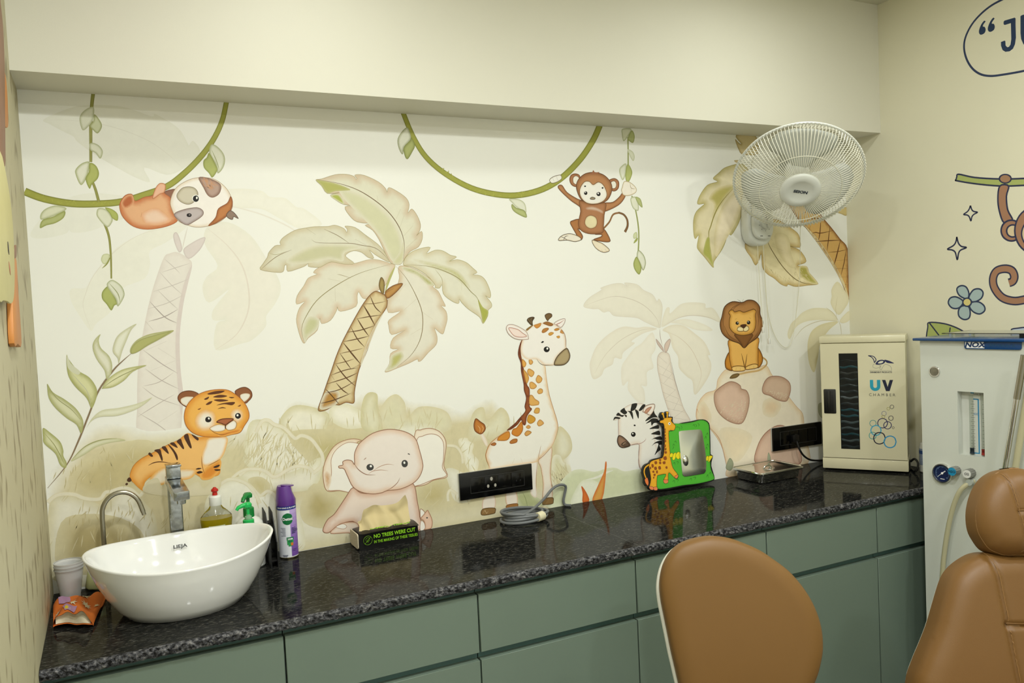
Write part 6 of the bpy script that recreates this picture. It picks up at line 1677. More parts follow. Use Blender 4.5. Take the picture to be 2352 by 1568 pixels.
# ------------------------------------------------------------------ nitrous oxide sedation machine
NX = frame((2.88420, -0.66000, 0.00000), (0.12187, -0.99255, 0.00000), (0.00000, 0.00000, 1.00000))
t = thing('gas_machine', 'tall white nitrous oxide sedation machine with blue top beside the counter', 'medical machine', (3.02, -.9, 0))
NW, ND, NH = .475, .285, 1.424
OFFW = mat('white_machine_shell', 'c9ccc2', .32, var=.012, coat=.15)
BLUE = mat('blue_acrylic', '0d3f74', .25, coat=.3)
wz0, wz1, wx0, wx1 = 1.0165, 1.2435, .1345, .2258
b = MB(NX)
b.box(0, NW, .10, NH, -ND, -.030)
body = b.build('body', OFFW, t, bev=.006)
f_ = MB(NX)
for (a, b_, c, e) in ((.0, wx0, .10, NH), (wx1, NW, .10, NH), (wx0, wx1, .10, wz0), (wx0, wx1, wz1, NH)):
    f_.box(a, b_, c, e, -.0299, 0)
f_.build('front_panel', OFFW, t, smooth=False)
MB(NX).box(wx0, wx1, wz0, wz1, -.0298, -.0292).build('flowmeter_backing', mat('flowmeter_white', 'd2d4cc', .4), t, smooth=False)
CLEARA = mat('clear_acrylic', 'eef2ee', .05, trans=1.0, ior=1.15, var=0)
for x, c, nm in ((.172, '14506e', 'n'), (.2125, '8e2018', 'o')):
    MB(NX @ Matrix.Translation((x, 0, -.020)) @ Matrix.Rotation(-PI / 2, 4, 'X')).lathe([(.0068, wz0 + .002), (.0068, wz1 - .012)], 20, cap=False).build('flow_tube', CLEARA, t)
    MB(NX).box(x - .0006, x + .0006, wz0 + .015, wz1 - .03, -.0290, -.0288).build('scale_line', INK_K, t, smooth=False)
    b = MB(NX)
    for k in range(26):
        z = wz0 + .022 + (wz1 - wz0 - .06) * (k / 25) ** 1.25
        l = .0075 if k % 2 == 0 else .004
        b.box(x - l * .8, x + l, z - .0004, z + .0004, -.0290, -.0287)
    b.build('scale_marks', INK_K, t, smooth=False)
    MB(NX @ Matrix.Translation((x, wz0 + .004, -.020)) @ Matrix.Rotation(-PI / 2, 4, 'X')).lathe([(.0078, 0), (.0068, .008), (.0062, .014), (.0074, .020), (0, .020)], 20).build('tube_foot', mat('foot_' + nm, c if nm == 'o' else '1c2a34', .4), t)
BLUEP = mat('print_bright_blue', '1b86b8', .4)
b = MB(NX)
b.box(.172, .192, wz1 - .030, wz1 - .0265, -.0288, -.0284).box(.1905, .1945, wz0 + .006, wz1 - .0275, -.0288, -.0284).box(.176, .1945, wz0 + .004, wz0 + .0075, -.0288, -.0284).box(.166, .178, wz1 - .008, wz1 - .0045, -.0288, -.0284)
b.build('blue_line', BLUEP, t, smooth=False)
Tn = NX @ Matrix.Translation((0, 0, -.0287))
lettering('N2O', .011, Tn, (.1835, 1.162), BLUEP, t)
lettering('O2', .011, Tn, (.2185, 1.162), INK_K, t)
lettering('L/min 20°C', .0085, Tn, (.194, wz1 - .010), INK_K, t, sx=.9)
Tn = NX @ Matrix.Translation((.0537, 1.3108, 0))
o = MB(Tn).lathe([(.0205, 0), (.0205, .002), (.019, .004), (.0165, .004), (.0155, .0015), (0, .0015)], 36).build('push_button', CHROME, t)
MB(Tn).lathe([(.0148, .0012), (.0145, .0028), (0, .0032)], 32).build('button_face', mat('brushed_button', '9a978c', .35, 1.0), o)
Tn = NX @ Matrix.Translation((.0757, .9391, 0))
g_ = MB(Tn).lathe([(.0365, 0), (.0365, .006), (.0345, .011), (.0315, .011), (.0305, .006)], 48, cap=False).build('pressure_gauge', CHROME, t)
MB(Tn).lathe([(.031, .001), (.031, .004), (0, .004)], 40).build('dial', mat('dial_navy', '10204a', .35), g_)
b = MB(Tn)
for k in range(31):
    a = math.radians(225 - 270 * k / 30); r0 = .020 if k % 5 == 0 else .0225
    b.tube([(r0 * math.cos(a), r0 * math.sin(a), .0045), (.0255 * math.cos(a), .0255 * math.sin(a), .0045)], .0004, 4)
b.build('dial_marks', mat('dial_light', '8fb4d8', .5), g_)
MB(Tn).tube([(.011, .009, .0055), (0, 0, .0055), (-.018, -.015, .0055)], [.0022, .0012, .0005], 6).lathe([(.004, .0045), (.004, .007), (0, .0075)], 16).build('needle', LW, g_)
MB(Tn).box(-.008, .008, -.0225, -.0205, .0041, .0045).build('dial_print', LW, g_, smooth=False)
for x, z, c, s, sc_ in ((.1265, .9565, '1b86b0', 'N2O', .008), (.1790, .9555, 'd6d6d0', 'O2', .010)):
    Tn = NX @ Matrix.Translation((x, z, 0)) @ Matrix.Rotation(math.radians(0), 4, 'Y')
    k_ = MB(Tn)
    vs = []; fs = []; n = 36
    for zz, rr in ((0, .0165), (.030, .0165), (.032, .0155)):
        for i in range(n):
            r = rr * (1 if i % 3 else .93)
            vs.append((r * math.cos(2 * PI * i / n), r * math.sin(2 * PI * i / n), zz))
    for j in range(2):
        for i in range(n): fs.append((j * n + i, j * n + (i + 1) % n, (j + 1) * n + (i + 1) % n, (j + 1) * n + i))
    fs.append(tuple(2 * n + i for i in range(n)))
    o = k_.add(vs, fs).build('valve_knob', mat('knob_grey', '8f8f8a', .3, .6), t, angle=25)
    MB(Tn).lathe([(.0145, .0321), (.0145, .0335), (0, .0338)], 28).build('knob_cap', mat('knob_cap_' + s, c, .4), o)
    lettering(s, .012, Tn @ Matrix.Translation((0, 0, .0338)), (0, 0), INK_K, o, bold=.0002)
hp = [(0.1910, 0.9280), (0.1787, 0.9198), (0.1567, 0.8944), (0.1355, 0.8465), (0.1185, 0.7877), (0.1061, 0.7292), (0.0950, 0.6624), (0.0871, 0.5959), (0.0832, 0.4975)]
zoff = [.006, .022, .034, .036, .036, .036, .036, .036, .034]
pts = [NX @ Vector((x, y, z)) for (x, y), z in zip(hp, zoff)] + [NX @ Vector((.12, .35, .03)), NX @ Vector((.17, .30, .012)), NX @ Vector((.2, .30, -.001))]
MB().tube(smooth_pts([tuple(p) for p in pts], False, 5), .0085, 12).build('gas_hose', mat('pale_yellow_hose', 'c6c09c', .3, trans=.25, var=.03), t)
q = hp[1]
MB(NX @ Matrix.Translation((q[0] + .006, q[1] + .006, 0))).lathe([(.013, 0), (.013, .010), (.010, .013), (.010, .024), (.0115, .030), (0, .030)], 24).build('hose_fitting', mat('fitting_clear', 'bfc4bc', .15, .3), t)
# blue top with the name tab
MB(NX).box(-.018, NW + .012, NH, NH + .010, -ND - .01, .020).build('top_plate', BLUE, t, bev=.003)
tabx0, tabx1 = .1655, .355
MB(NX).prism(rrect(tabx0, tabx1, 1.398, 1.4135, .004)[:12] + [(tabx0, 1.40), (tabx1, 1.40)] if False else rrect(tabx0, tabx1, 1.3965, NH + .006, .008), .0005, .0065).build('name_tab', BLUE, t, bev=.0008)
Tn = NX @ Matrix.Translation((0, 0, .0066))
MB(Tn).prism([(tabx0 + .004, 1.4215), (tabx0 + .068, 1.4215), (tabx0 + .070, 1.400), (tabx0 + .010, 1.400), (tabx0 + .004, 1.406)], 0, .0003).build('name_field', LW, t, smooth=False)
lettering('NOX', .0235, NX @ Matrix.Translation((0, 0, .007)), (tabx0 + .0365, 1.411), mat('print_deep_blue', '0a2f5c', .4), t, bold=.0010, shear=.25, sx=1.25)
lettering('ADVANTA', .0125, NX @ Matrix.Translation((0, 0, .0066)), (tabx0 + .128, 1.410), mat('engraved_teal', '1d4a63', .5), t, sx=1.45)
for a in (.05, NW - .05):
    for c in (-.05, -ND + .05):
        MB(NX @ Matrix.Translation((a, .05, c))).lathe([(.0, -.013), (.045, -.013), (.049, -.008), (.049, .008), (.045, .013), (0, .013)], 24).box(-.008, .008, .03, .052, -.012, .012).build('caster', BLACKP, t)
# clear sheet lying on the machine
t2 = thing('acrylic_tray', 'clear acrylic tray with dark rim on top of the gas machine', 'tray', (3.06, -.86, NH + .0105))
MB(NX).box(.075, NW - .01, NH + .0245, NH + .0265, -.22, -.02).build('sheet', CLEARA, t2, smooth=False)
b = MB(NX)
b.box(.073, NW - .01, NH + .0243, NH + .0268, -.0195, -.0175).box(.073, .0749, NH + .0243, NH + .0268, -.22, -.0175)
b.build('rim', BLACKP, t2, smooth=False)
for a, w in ((.330, .07), (.09, .012)):
    for c in (-.19, -.055):
        MB(NX).box(a, a + w, NH + .0105, NH + .0243, c, c + .02).build('support', BLACKP if w > .05 else CLEARA, t2, smooth=False)
# slim chrome hook pole leaning by the machine
a_ = (0.3647, 1.2480); b_ = (0.3171, 0.9761)
t3 = thing('chrome_pole', 'leaning chrome pole with pale tube in front of the gas machine', 'pole', tuple(NX @ Vector((b_[0] - .14, 0, .07))))
d = Vector((a_[0] - b_[0], a_[1] - b_[1], 0))
k = b_[1] / d.y
p0 = Vector((b_[0] - d.x * k, 0.002, .06)); p1 = Vector((a_[0] + d.x * .5, a_[1] + d.y * .5, .06))
MB(NX).tube([p0, p1], .0085, 16).build('rod', CHROME, t3)
pm = p0 + (p1 - p0) * ((a_[1] - .01) / p1.y)
MB(NX).tube([pm, p1], .0105, 16).build('sleeve', STEEL, t3)
MB(NX).tube([p0 + Vector((.036, .06, -.012)), (p0 + p1) / 2 + Vector((.030, 0, -.012)), p1 + Vector((.020, -.02, -.012))], .0105, 12).build('pale_tube', MATS['pale_yellow_hose'], t3)

# ------------------------------------------------------------------ wall fan
FC = Vector((2.622, -.345, 2.071)); FN = Vector((-.455, -.556, -.696)).normalized()
fu = FN.cross(Vector((0, 0, 1))).normalized(); fv = FN.cross(fu)
if fv.z < 0: fu = -fu; fv = FN.cross(fu)
FT = frame(FC, fu, fu.cross(FN) * -1 if False else fv, FN)
FR = .240
t = thing('wall_fan', 'white wall-mounted fan tilted down under the beam', 'fan', (2.70, 0, 1.84))
FANW = mat('fan_white_plastic', 'd6d8d0', .35, var=.012)
WIRE = mat('fan_white_wire', 'dcdac8', .35, var=.01)
BLADE = mat('fan_blade_grey_white', 'd0d3ca', .4, var=.01, trans=.12)
gf = MB(FT); gb = MB(FT)
n = 110
for i in range(n):
    a = 2 * PI * i / n
    c, s_ = math.cos(a), math.sin(a)
    prof = [(.070, .086), (.12, .086), (.18, .074), (.222, .040), (.2385, .006)]
    gf.tube([(r * c, r * s_, z) for r, z in prof], .0015, 4, cap=False)
    a2 = a + .14
    prof2 = []
    for k, (r, z) in enumerate([(.245, .010), (.236, -.012), (.200, -.060), (.14, -.085), (.07, -.092)]):
        aa = a + .24 * k / 4
        prof2.append((r * math.cos(aa), r * math.sin(aa), z))
    gb.tube(prof2, .0014, 4, cap=False)
g1 = gf.build('front_grille', WIRE, t)
g2 = gb.build('rear_grille', WIRE, t)
ring = lambda r, z, m=96: [(r * math.cos(2 * PI * k / m), r * math.sin(2 * PI * k / m), z) for k in range(m)]
MB(FT).tube(ring(FR, .002), .0052, 8, closed=True).build('rim_ring', FANW, t)
MB(FT).tube(ring(.150, .0815), .0016, 6, closed=True).build('guard_ring', WIRE, g1)
MB(FT).tube(ring(.170, -.073), .0016, 6, closed=True).build('guard_ring', WIRE, g2)
cap = MB(FT).lathe([(.075, .081), (.076, .088), (.070, .095), (.047, .0975), (.045, .0962), (0, .0975)], 48, cap=False).build('centre_cap', FANW, t, angle=60)
up3 = Vector((0, 0, 1)); uu = (Vector((.83, -.55, -.02)) - FN * Vector((.83, -.55, -.02)).dot(FN)).normalized()
vv = FN.cross(uu)
LT = frame(FC + FN * .0980, uu, vv, FN)
LT = LT @ Matrix.Rotation(math.radians(-10), 4, 'Z')
lettering('SEION', .0165, LT, (0, 0), mat('print_grey_blue', '2c3440', .5), cap, bold=.0007, sx=1.15)
MB(FT).lathe([(.0, -.06), (.042, -.06), (.046, -.05), (.046, .015), (.040, .028), (0, .034)], 36).build('hub', FANW, t)
BLADE0 = 1.50
for k in range(3):
    b = MB(FT @ Matrix.Rotation(2 * PI * k / 3 + BLADE0, 4, 'Z'))
    vs = []; fs = []; nr, nc = 9, 9
    for i in range(nr):
        r = .040 + (.212 - .040) * i / (nr - 1)
        q = i / (nr - 1)
        w0, w1 = -.55 - .34 * q, .55 + .40 * q
        if q > .6: w0 += ((q - .6) / .4) ** 2 * .30; w1 -= ((q - .6) / .4) ** 2.2 * .50
        for j in range(nc):
            s_ = j / (nc - 1); a = w0 + (w1 - w0) * s_
            vs.append((r * math.cos(a), r * math.sin(a), -.010 - .020 * (s_ - .5) * (1 - .3 * q) + .008 * math.sin(s_ * PI)))
    for i in range(nr - 1):
        for j in range(nc - 1):
            e = i * nc + j
            fs.append((e, e + 1, e + nc + 1, e + nc))
    o = b.add(vs, fs).build('blade', BLADE, t)
    md = o.modifiers.new('thickness', 'SOLIDIFY'); md.thickness = .0018
MB(FT).lathe([(.0, -.205), (.030, -.202), (.050, -.19), (.060, -.165), (.062, -.11), (.066, -.095), (.066, -.088), (0, -.088)], 40).build('motor_housing', FANW, t)
mp_ = FC - FN * .150
MB().tube(smooth_pts([tuple(mp_), (2.715, -.205, 2.13), (2.712, -.125, 2.075), (2.705, -.075, 2.03)], False, 5), [.030] * 6 + [.026] * 10, 16).build('neck', FANW, t)
Tb2 = frame((0, 0, 0), (1, 0, 0), (0, 0, 1))
base_out = smooth_pts([(2.632, 1.90), (2.645, 1.852), (2.672, 1.832), (2.702, 1.828), (2.736, 1.833), (2.762, 1.855), (2.772, 1.905), (2.765, 2.00), (2.752, 2.06), (2.702, 2.085), (2.652, 2.06), (2.638, 2.00)], True, 4)
o = MB(Tb2).prism(base_out, .001, .05).build('wall_base', FANW, t, bev=.012, seg=3)
ki = [(x * .80 + 2.702 * .20, y * .80 + 1.955 * .20) for x, y in base_out]
MB(Tb2).prism(ki, .0495, .072).build('control_face', FANW, t, bev=.008, seg=3)
kn = MB(frame((2.708, -.072, 1.925), (1, 0, 0), (0, 0, 1))).lathe([(.030, 0), (.029, .010), (.026, .013), (0, .013)], 36).build('speed_knob', FANW, t)
MB(frame((2.708, -.0855, 1.925), (1, 0, 0), (0, 0, 1))).box(-.004, .004, -.024, .024, 0, .007).build('knob_bar', FANW, kn, bev=.002)
b = MB(Tb2)
for a in (200, 235, 270, 305, 340):
    b.box(2.708 + .036 * math.cos(math.radians(a)) - .001, 2.708 + .036 * math.cos(math.radians(a)) + .001, 1.925 + .036 * math.sin(math.radians(a)) - .002, 1.925 + .036 * math.sin(math.radians(a)) + .002, .0721, .0725)
b.build('speed_marks', INK_K, t, smooth=False)
for a in (2.678, 2.720):
    MB(Tb2).box(a, a + .014, 1.866, 1.8685, .0721, .0725).build('button_mark', INK_K, t, smooth=False)
CORD = mat('white_pull_cord', 'd8d4bc', .6)
def cord(pts, bob=True):
    o = MB().tube(smooth_pts(pts, False, 5), .0013, 6).build('pull_cord', CORD, t)
    if bob:
        x, y, z = pts[-1]
        MB().lathe([(.004, .022), (.0055, .018), (.0065, 0), (.005, -.003), (0, -.003)], 16, (x, y, z - .018)).build('cord_bob', WHITEP, o)
cord([(2.686, -.045, 1.836), (2.688, -.046, 1.72), (2.692, -.048, 1.60), (2.697, -.05, 1.478)])
cord([(2.718, -.045, 1.836), (2.721, -.046, 1.7), (2.727, -.047, 1.55), (2.731, -.048, 1.428)])
cord([(2.745, -.02, 1.86), (2.752, -.012, 1.72), (2.765, -.010, 1.55), (2.80, -.010, 1.44), (2.85, -.012, 1.385), (2.89, -.014, 1.40), (2.915, -.02, 1.50), (2.918, -.05, 1.70), (2.86, -.12, 1.93), (2.80, -.20, 2.10)], False)

# ------------------------------------------------------------------ plastic cups and cloth left of the basin
t = thing('plastic_cup_stack', 'stack of translucent ribbed plastic cups in the left corner', 'cups', (.050, -.085, CT))
CUPM = mat('translucent_plastic', 'f0f0ee', .25, trans=.45, ior=1.2, var=.02)
for k in range(3):
    b = MB(); prof = []
    for i in range(15):
        z = .002 + .084 * i / 14
        prof.append((.0245 + .012 * i / 14 + (.0006 if i % 2 else 0), z + k * .009))
    prof += [(.0385, .088 + k * .009), (.0385, .0905 + k * .009), (.0362, .0905 + k * .009)]
    o = b.lathe([(0, .002 + k * .009)] + prof, 36, (.0475, -.078, CT), cap=False).build('cup', CUPM, t, angle=60)
    o.modifiers.new('thickness', 'SOLIDIFY').thickness = .0007
t = thing('soap_bar', 'pale yellow soap bar behind the cups against the wall', 'soap', (.118, -.030, CT))
Tm = Matrix.Translation((.112, -.032, CT + .036)) @ Matrix.Rotation(math.radians(12), 4, 'Y')
loops(Tm, [(.016, .008, .006, -.034), (.022, .014, .010, -.028), (.024, .016, .012, 0), (.022, .014, .010, .036), (.015, .008, .006, .044)]).build('bar', mat('pale_yellow_soap', 'd4d69a', .4, sss=.2), t, angle=70)
t = thing('folded_cloth', 'crumpled orange cloth pouch with stars beside the basin', 'cloth', (.07, -.22, CT))
ORANGE = mat('orange_cotton', 'e0782c', .8, var=.05, bump=.2, bsc=200)
rnd = random.Random(5)
b = MB(); n1, n2 = 26, 18; vs = []; fs = []
cl = [(.004, -.265), (.004, -.160), (.030, -.125), (.085, -.120), (.125, -.125), (.142, -.165)]
def clo(u, v, top):
    # u across (left to right), v from the back to the front opening
    x0, x1 = .006 + .010 * v, .138 - .030 * v
    x = x0 + (x1 - x0) * u
    y = -.132 - .195 * v - .030 * v * u + .012 * math.sin(u * 6)
    h = .007 + .038 * math.sin(PI * min(1, max(0, u))) ** .6 * (.40 + .60 * v) * (1 if top else .12)
    h += (.006 * math.sin(u * 9 + v * 7) + .004 * math.sin(u * 17 - v * 5)) * (1 if top else .2)
    return (x, y, CT + max(.0015, h))
for top in (1, 0):
    for i in range(n1 + 1):
        for j in range(n2 + 1): vs.append(clo(i / n1, j / n2, top))
o_ = (n1 + 1) * (n2 + 1)
for i in range(n1):
    for j in range(n2):
        a = i * (n2 + 1) + j
        fs += [(a, a + 1, a + n2 + 2, a + n2 + 1), (o_ + a, o_ + a + n2 + 1, o_ + a + n2 + 2, o_ + a + 1)]
for i in range(n1):
    a = i * (n2 + 1); fs.append((a, a + n2 + 1, o_ + a + n2 + 1, o_ + a))
for j in range(n2):
    for a in (j, n1 * (n2 + 1) + j): fs.append((a, a + 1, o_ + a + 1, o_ + a))
b.add(vs, fs).build('pouch', ORANGE, t, angle=80)
b = MB(); vs = []; fs = []                                   # cream lining just inside the mouth
for i in range(n1 + 1):
    u = .06 + .88 * i / n1
    p = Vector(clo(u, 1, 1)); q = Vector(clo(u, 1, 0))
    vs += [tuple(p + Vector((0, .004, -.002))), tuple((p * .55 + q * .45) + Vector((0, .012, .0))), tuple(q + Vector((0, .006, .0015)))]
for i in range(n1):
    for j in range(2): fs.append((i * 3 + j, i * 3 + j + 1, i * 3 + j + 4, i * 3 + j + 3))
b.add(vs, fs).build('lining', mat('cream_lining', 'd8cfb4', .8, var=.12, sc=60), t)
CRM = mat('cream_star_print', 'e2d6b4', .8); LIL = mat('lilac_print', 'b48cb0', .8)
def cloth_patch(poly, m, name):
    c = (sum(p[0] for p in poly) / len(poly), sum(p[1] for p in poly) / len(poly))
    rings_ = [1.0, .66, .33, 0.0]
    pp = []
    for i, p in enumerate(poly):
        q = poly[(i + 1) % len(poly)]
        for k in range(3): pp.append((p[0] + (q[0] - p[0]) * k / 3, p[1] + (q[1] - p[1]) * k / 3))
    vs = []; fs = []; m_ = len(pp)
    for r in rings_:
        for x, y in pp:
            p = clo(c[0] + (x - c[0]) * r, c[1] + (y - c[1]) * r, 1)
            vs.append((p[0], p[1], p[2] + .0026))
    for j in range(3):
        for i in range(m_): fs.append((j * m_ + i, j * m_ + (i + 1) % m_, (j + 1) * m_ + (i + 1) % m_, (j + 1) * m_ + i))
    MB().add(vs, fs).build(name, m, t, angle=80)
def starp(cx, cy, r):
    return [(cx + (r if k % 2 == 0 else r * .42) * math.cos(k * PI / 8), cy + (r if k % 2 == 0 else r * .42) * 1.0 * math.sin(k * PI / 8)) for k in range(16)]
for cx, cy, r in ((.62, .20, .14), (.42, .56, .13), (.72, .52, .11), (.92, .45, .07), (.10, .58, .08)): cloth_patch(starp(cx, cy, r), CRM, 'star_print')
cloth_patch([(.10, .04), (.32, .04), (.34, .18), (.22, .38), (.12, .3)], LIL, 'lilac_patch')
cloth_patch([(.22, .74), (.34, .76), (.55, .68), (.52, .93), (.30, .95)], LIL, 'lilac_patch')
cloth_patch(ell(.34, .88, .05, .05, 10), mat('yellow_print', 'd8c028', .8), 'dot_print')
cloth_patch(ell(.45, .87, .045, .045, 10), CRM, 'dot_print')

# ------------------------------------------------------------------ cut-out board figure on the left wall
LFT = frame((0, 0, 0), (0, -1, 0), (0, 0, 1), (1, 0, 0))
t = thing('wall_cutout', 'cut-out wooden animal figure on the left wall in cream, brown and orange', 'wall decor', (.01, -.8, 1.6))
def board(poly, x0, x1, m, name):
    return MB(LFT).prism(smooth_pts(poly, True, 3), x0, x1).build(name, m, t, bev=.0015)
board([(0.4645, 2.3906), (0.4455, 2.3367), (0.4764, 2.2372), (0.5483, 2.1204), (0.6006, 2.0325), (0.6398, 1.9764), (0.7102, 1.9734), (0.7469, 1.9908)] + [(.95, 2.00), (1.25, 2.05), (1.3, 2.4), (1.15, 2.7), (.70, 2.72), (.50, 2.55)], .001, .012, mat('brown_board', '8f6a52', .55, var=.08), 'brown_board')
board([(0.4801, 2.2182), (0.4431, 2.2160), (0.4379, 2.1817), (0.4553, 2.1298), (0.4813, 2.0938), (0.5484, 2.0805), (0.5785, 2.0770), (0.5431, 2.1410)], .001, .010, mat('orange_board', 'c4803c', .5, var=.06), 'orange_board')
board([(0.7994, 1.9809), (0.7456, 1.9690), (0.6990, 1.9409), (0.6573, 1.9011), (0.6416, 1.8470), (0.6559, 1.7895), (0.6895, 1.7317), (0.7394, 1.6888), (0.8003, 1.6767), (0.8634, 1.6795), (0.9387, 1.6793), (0.9963, 1.6763)] + [(1.25, 1.70), (1.32, 1.88), (1.1, 2.0)], .0125, .018, mat('cream_board', 'c9c184', .5, var=.05), 'cream_board')
board([(0.6533, 1.7803), (0.6038, 1.7820), (0.5438, 1.7803), (0.5552, 1.6988), (0.5656, 1.5922), (0.6502, 1.5931), (0.7267, 1.5957), (0.6961, 1.6854)], .001, .012, MATS['orange_board'], 'orange_leg')
board([(0.6430, 1.7942), (0.6181, 1.8019), (0.5696, 1.8137), (0.5731, 1.7959), (0.5932, 1.7827), (0.6433, 1.7810)], .0125, .016, MATS['brown_board'], 'brown_joint')
board([(0.5236, 1.7248), (0.5217, 1.6998), (0.5096, 1.6598), (0.4899, 1.6141), (0.5270, 1.6115), (0.5406, 1.6495), (0.5523, 1.6890)], .001, .006, mat('tan_board', 'b8a878', .6), 'tan_tail')
board([(0.7901, 1.7617), (0.7736, 1.7496), (0.7759, 1.7345), (0.7929, 1.7458)], .0182, .0186, mat('pink_spot', 'b8785c', .6), 'spot')
board([(0.7871, 1.8011), (0.7729, 1.7980), (0.7716, 1.7761), (0.7913, 1.7834)], .0182, .0186, mat('dark_spot', '4a4438', .6), 'spot')

# ------------------------------------------------------------------ upholstery
LEATHER = mat('tan_leatherette', '725128', .44, var=.04, sc=3, bump=.05, bsc=350, spec=.45)
LEATHER_S = mat('tan_leatherette_smooth', '77562b', .46, var=.03, sc=3, spec=.45)
THREAD = mat('tan_piping', '8e6a3e', .5)
SHELL = mat('white_moulded_shell', 'd8d8cc', .3, var=.01)
def cushion(name, T, outline, thick, edge, m, parent, grooves=(), crown=.0, step=.011):
    A = np.array(smooth_pts(outline, True, 4))
    lo, hi = A.min(0), A.max(0)
    gx, gy = np.meshgrid(np.arange(lo[0], hi[0], step), np.arange(lo[1], hi[1], step * .87))
    gx[1::2] += step / 2
    G = np.stack([gx.ravel(), gy.ravel()], 1)
    G = G[inside(G, A)]
    G = G[seg_dist(G, A) > step * .3]
    ext = []
    c = A.mean(0)
    for k in (.004, .010):                               # extra loops near the rim keep the roll-over round
        B = A + (c - A) / np.linalg.norm(c - A, axis=1)[:, None] * k
        ext.append(B)
    G = np.concatenate([G[seg_dist(G, A) > .014]] + ext)
    nb = len(A)
    r = delaunay_2d_cdt([Vector(p) for p in A] + [Vector(p) for p in G], [], [list(range(nb))], 1, 1e-5)
    Q = np.array([tuple(p) for p in r[0]])
    D = seg_dist(Q, A)
    t_ = np.clip(D / edge, 0, 1)
    h = thick * (.45 + .55 * np.sqrt(np.clip(1 - (1 - t_) ** 2, 0, 1)))
    R_ = np.abs(Q - c) / ((hi - lo) / 2)
    h = h + crown * np.clip(1 - (R_ ** 2).sum(1) * .6, 0, 1)
    for path, dep, wd_ in grooves:
        Pp = np.array(smooth_pts(path, False, 6))
        a, b2 = Pp[:-1], Pp[1:]
        d = b2 - a; L = (d * d).sum(1) + 1e-12
        tt = np.clip(((Q[:, None] - a) * d).sum(2) / L, 0, 1)
        dist = np.sqrt(((Q[:, None] - (a + tt[..., None] * d)) ** 2).sum(2).min(1))
        h = h - dep * np.exp(-(dist / wd_) ** 2)
    vs = [(x, y, z) for (x, y), z in zip(Q, h)]
    fs = [tuple(f) for f in r[2]]
    idx = {}
    rim = []
    for i, p in enumerate(A):
        j = int(np.argmin(((Q - p) ** 2).sum(1)))
        if not rim or rim[-1] != j: rim.append(j)
    k = len(vs)
    vs += [(*Q[j], 0.0) for j in rim]
    n = len(rim)
    for i in range(n):
        fs.append((rim[i], rim[(i + 1) % n], k + (i + 1) % n, k + i))
    fs.append(tuple(k + i for i in range(n)))
    o = MB(T).add(vs, fs).build(name, m, parent, angle=75)
    for path, dep, wd_ in grooves:                       # a row of stitches beside every sewn seam
        Pp = np.array(smooth_pts(path, False, 8))
        d = np.gradient(Pp, axis=0); d /= np.linalg.norm(d, axis=1)[:, None] + 1e-9
        Pp = Pp + np.stack([-d[:, 1], d[:, 0]], 1) * wd_ * .9
        Pp = Pp[inside(Pp, A)]
        if len(Pp) < 3: continue
        H = []
        for p in Pp:
            k4 = np.argsort(((Q - p) ** 2).sum(1))[:4]
            H.append(h[k4].mean())
        MB(T).tube([(p[0], p[1], z + .0006) for p, z in zip(Pp, H)], .0010, 5).build('stitching', THREAD, o)
    return o

# ---- operator stool with a large tan backrest
ST = frame((1.68248, -0.98732, 0.76427), (0.91037, -0.41380, 0.00000), (0.06757, 0.14866, 0.98658))
outl = [(-0.0369, 0.1960), (-0.0696, 0.1960), (-0.1101, 0.1887), (-0.1400, 0.1762), (-0.1632, 0.1564), (-0.1815, 0.1294), (-0.1928, 0.0987), (-0.1981, 0.0666), (-0.1972, 0.0295), (-0.1922, -0.0088), (-0.1857, -0.0566), (-0.1789, -0.1082), (-0.1716, -0.1529), (-0.1636, -0.2007), (-0.1501, -0.2554), (-0.1236, -0.3005), (-0.0623, -0.3293), (0.0260, -0.3312), (0.1170, -0.3049), (0.1746, -0.2612), (0.2125, -0.2025), (0.2314, -0.1559), (0.2407, -0.1154), (0.2404, -0.0638), (0.2275, -0.0112), (0.2033, 0.0389), (0.1645, 0.0900), (0.1207, 0.1274), (0.0866, 0.1522), (0.0448, 0.1738), (0.0060, 0.1883)]
outl = outl[::-1]
base = ST @ Vector((.02, -.35, 0))
nrm_ = ST.to_3x3() @ Vector((0, 0, 1))
fw = Vector((nrm_.x, nrm_.y, 0)).normalized()
sc_ = Vector((base.x, base.y, 0)) + fw * .25
t = thing('operator_stool', 'tan leatherette stool with a large rounded backrest in front of the cabinets', 'stool', (sc_.x, sc_.y, 0))
cushion('backrest', ST @ Matrix.Translation((0, 0, -.045)), outl, .045, .05, LEATHER_S, t, crown=.010)
sh = [(x * .985 - .010, y * .985 - .006) for x, y in outl]
MB(ST).prism(smooth_pts(sh, True, 3), -.062, -.0455).build('backrest_shell', SHELL, t, bev=.006, seg=3)
cs = Vector((sc_.x, sc_.y, 0))
MB().lathe([(.0, .42), (.19, .42), (.205, .43), (.21, .455), (.20, .485), (.17, .498), (0, .503)], 48, cs).build('seat', LEATHER_S, t, angle=60)
pb = ST @ Vector((.02, -.22, -.06))
MB().tube(smooth_pts([tuple(cs + Vector((0, 0, .40))), tuple(cs - fw * .20 + Vector((0, 0, .40))), tuple(pb - fw * .05 + Vector((0, 0, -.12))), tuple(pb - fw * .02)], False, 5), .014, 12).build('back_bar', CHROME, t)
MB().lathe([(.03, .08), (.03, .25), (.018, .25), (.018, .42), (0, .42)], 24, cs).build('column', CHROME, t)
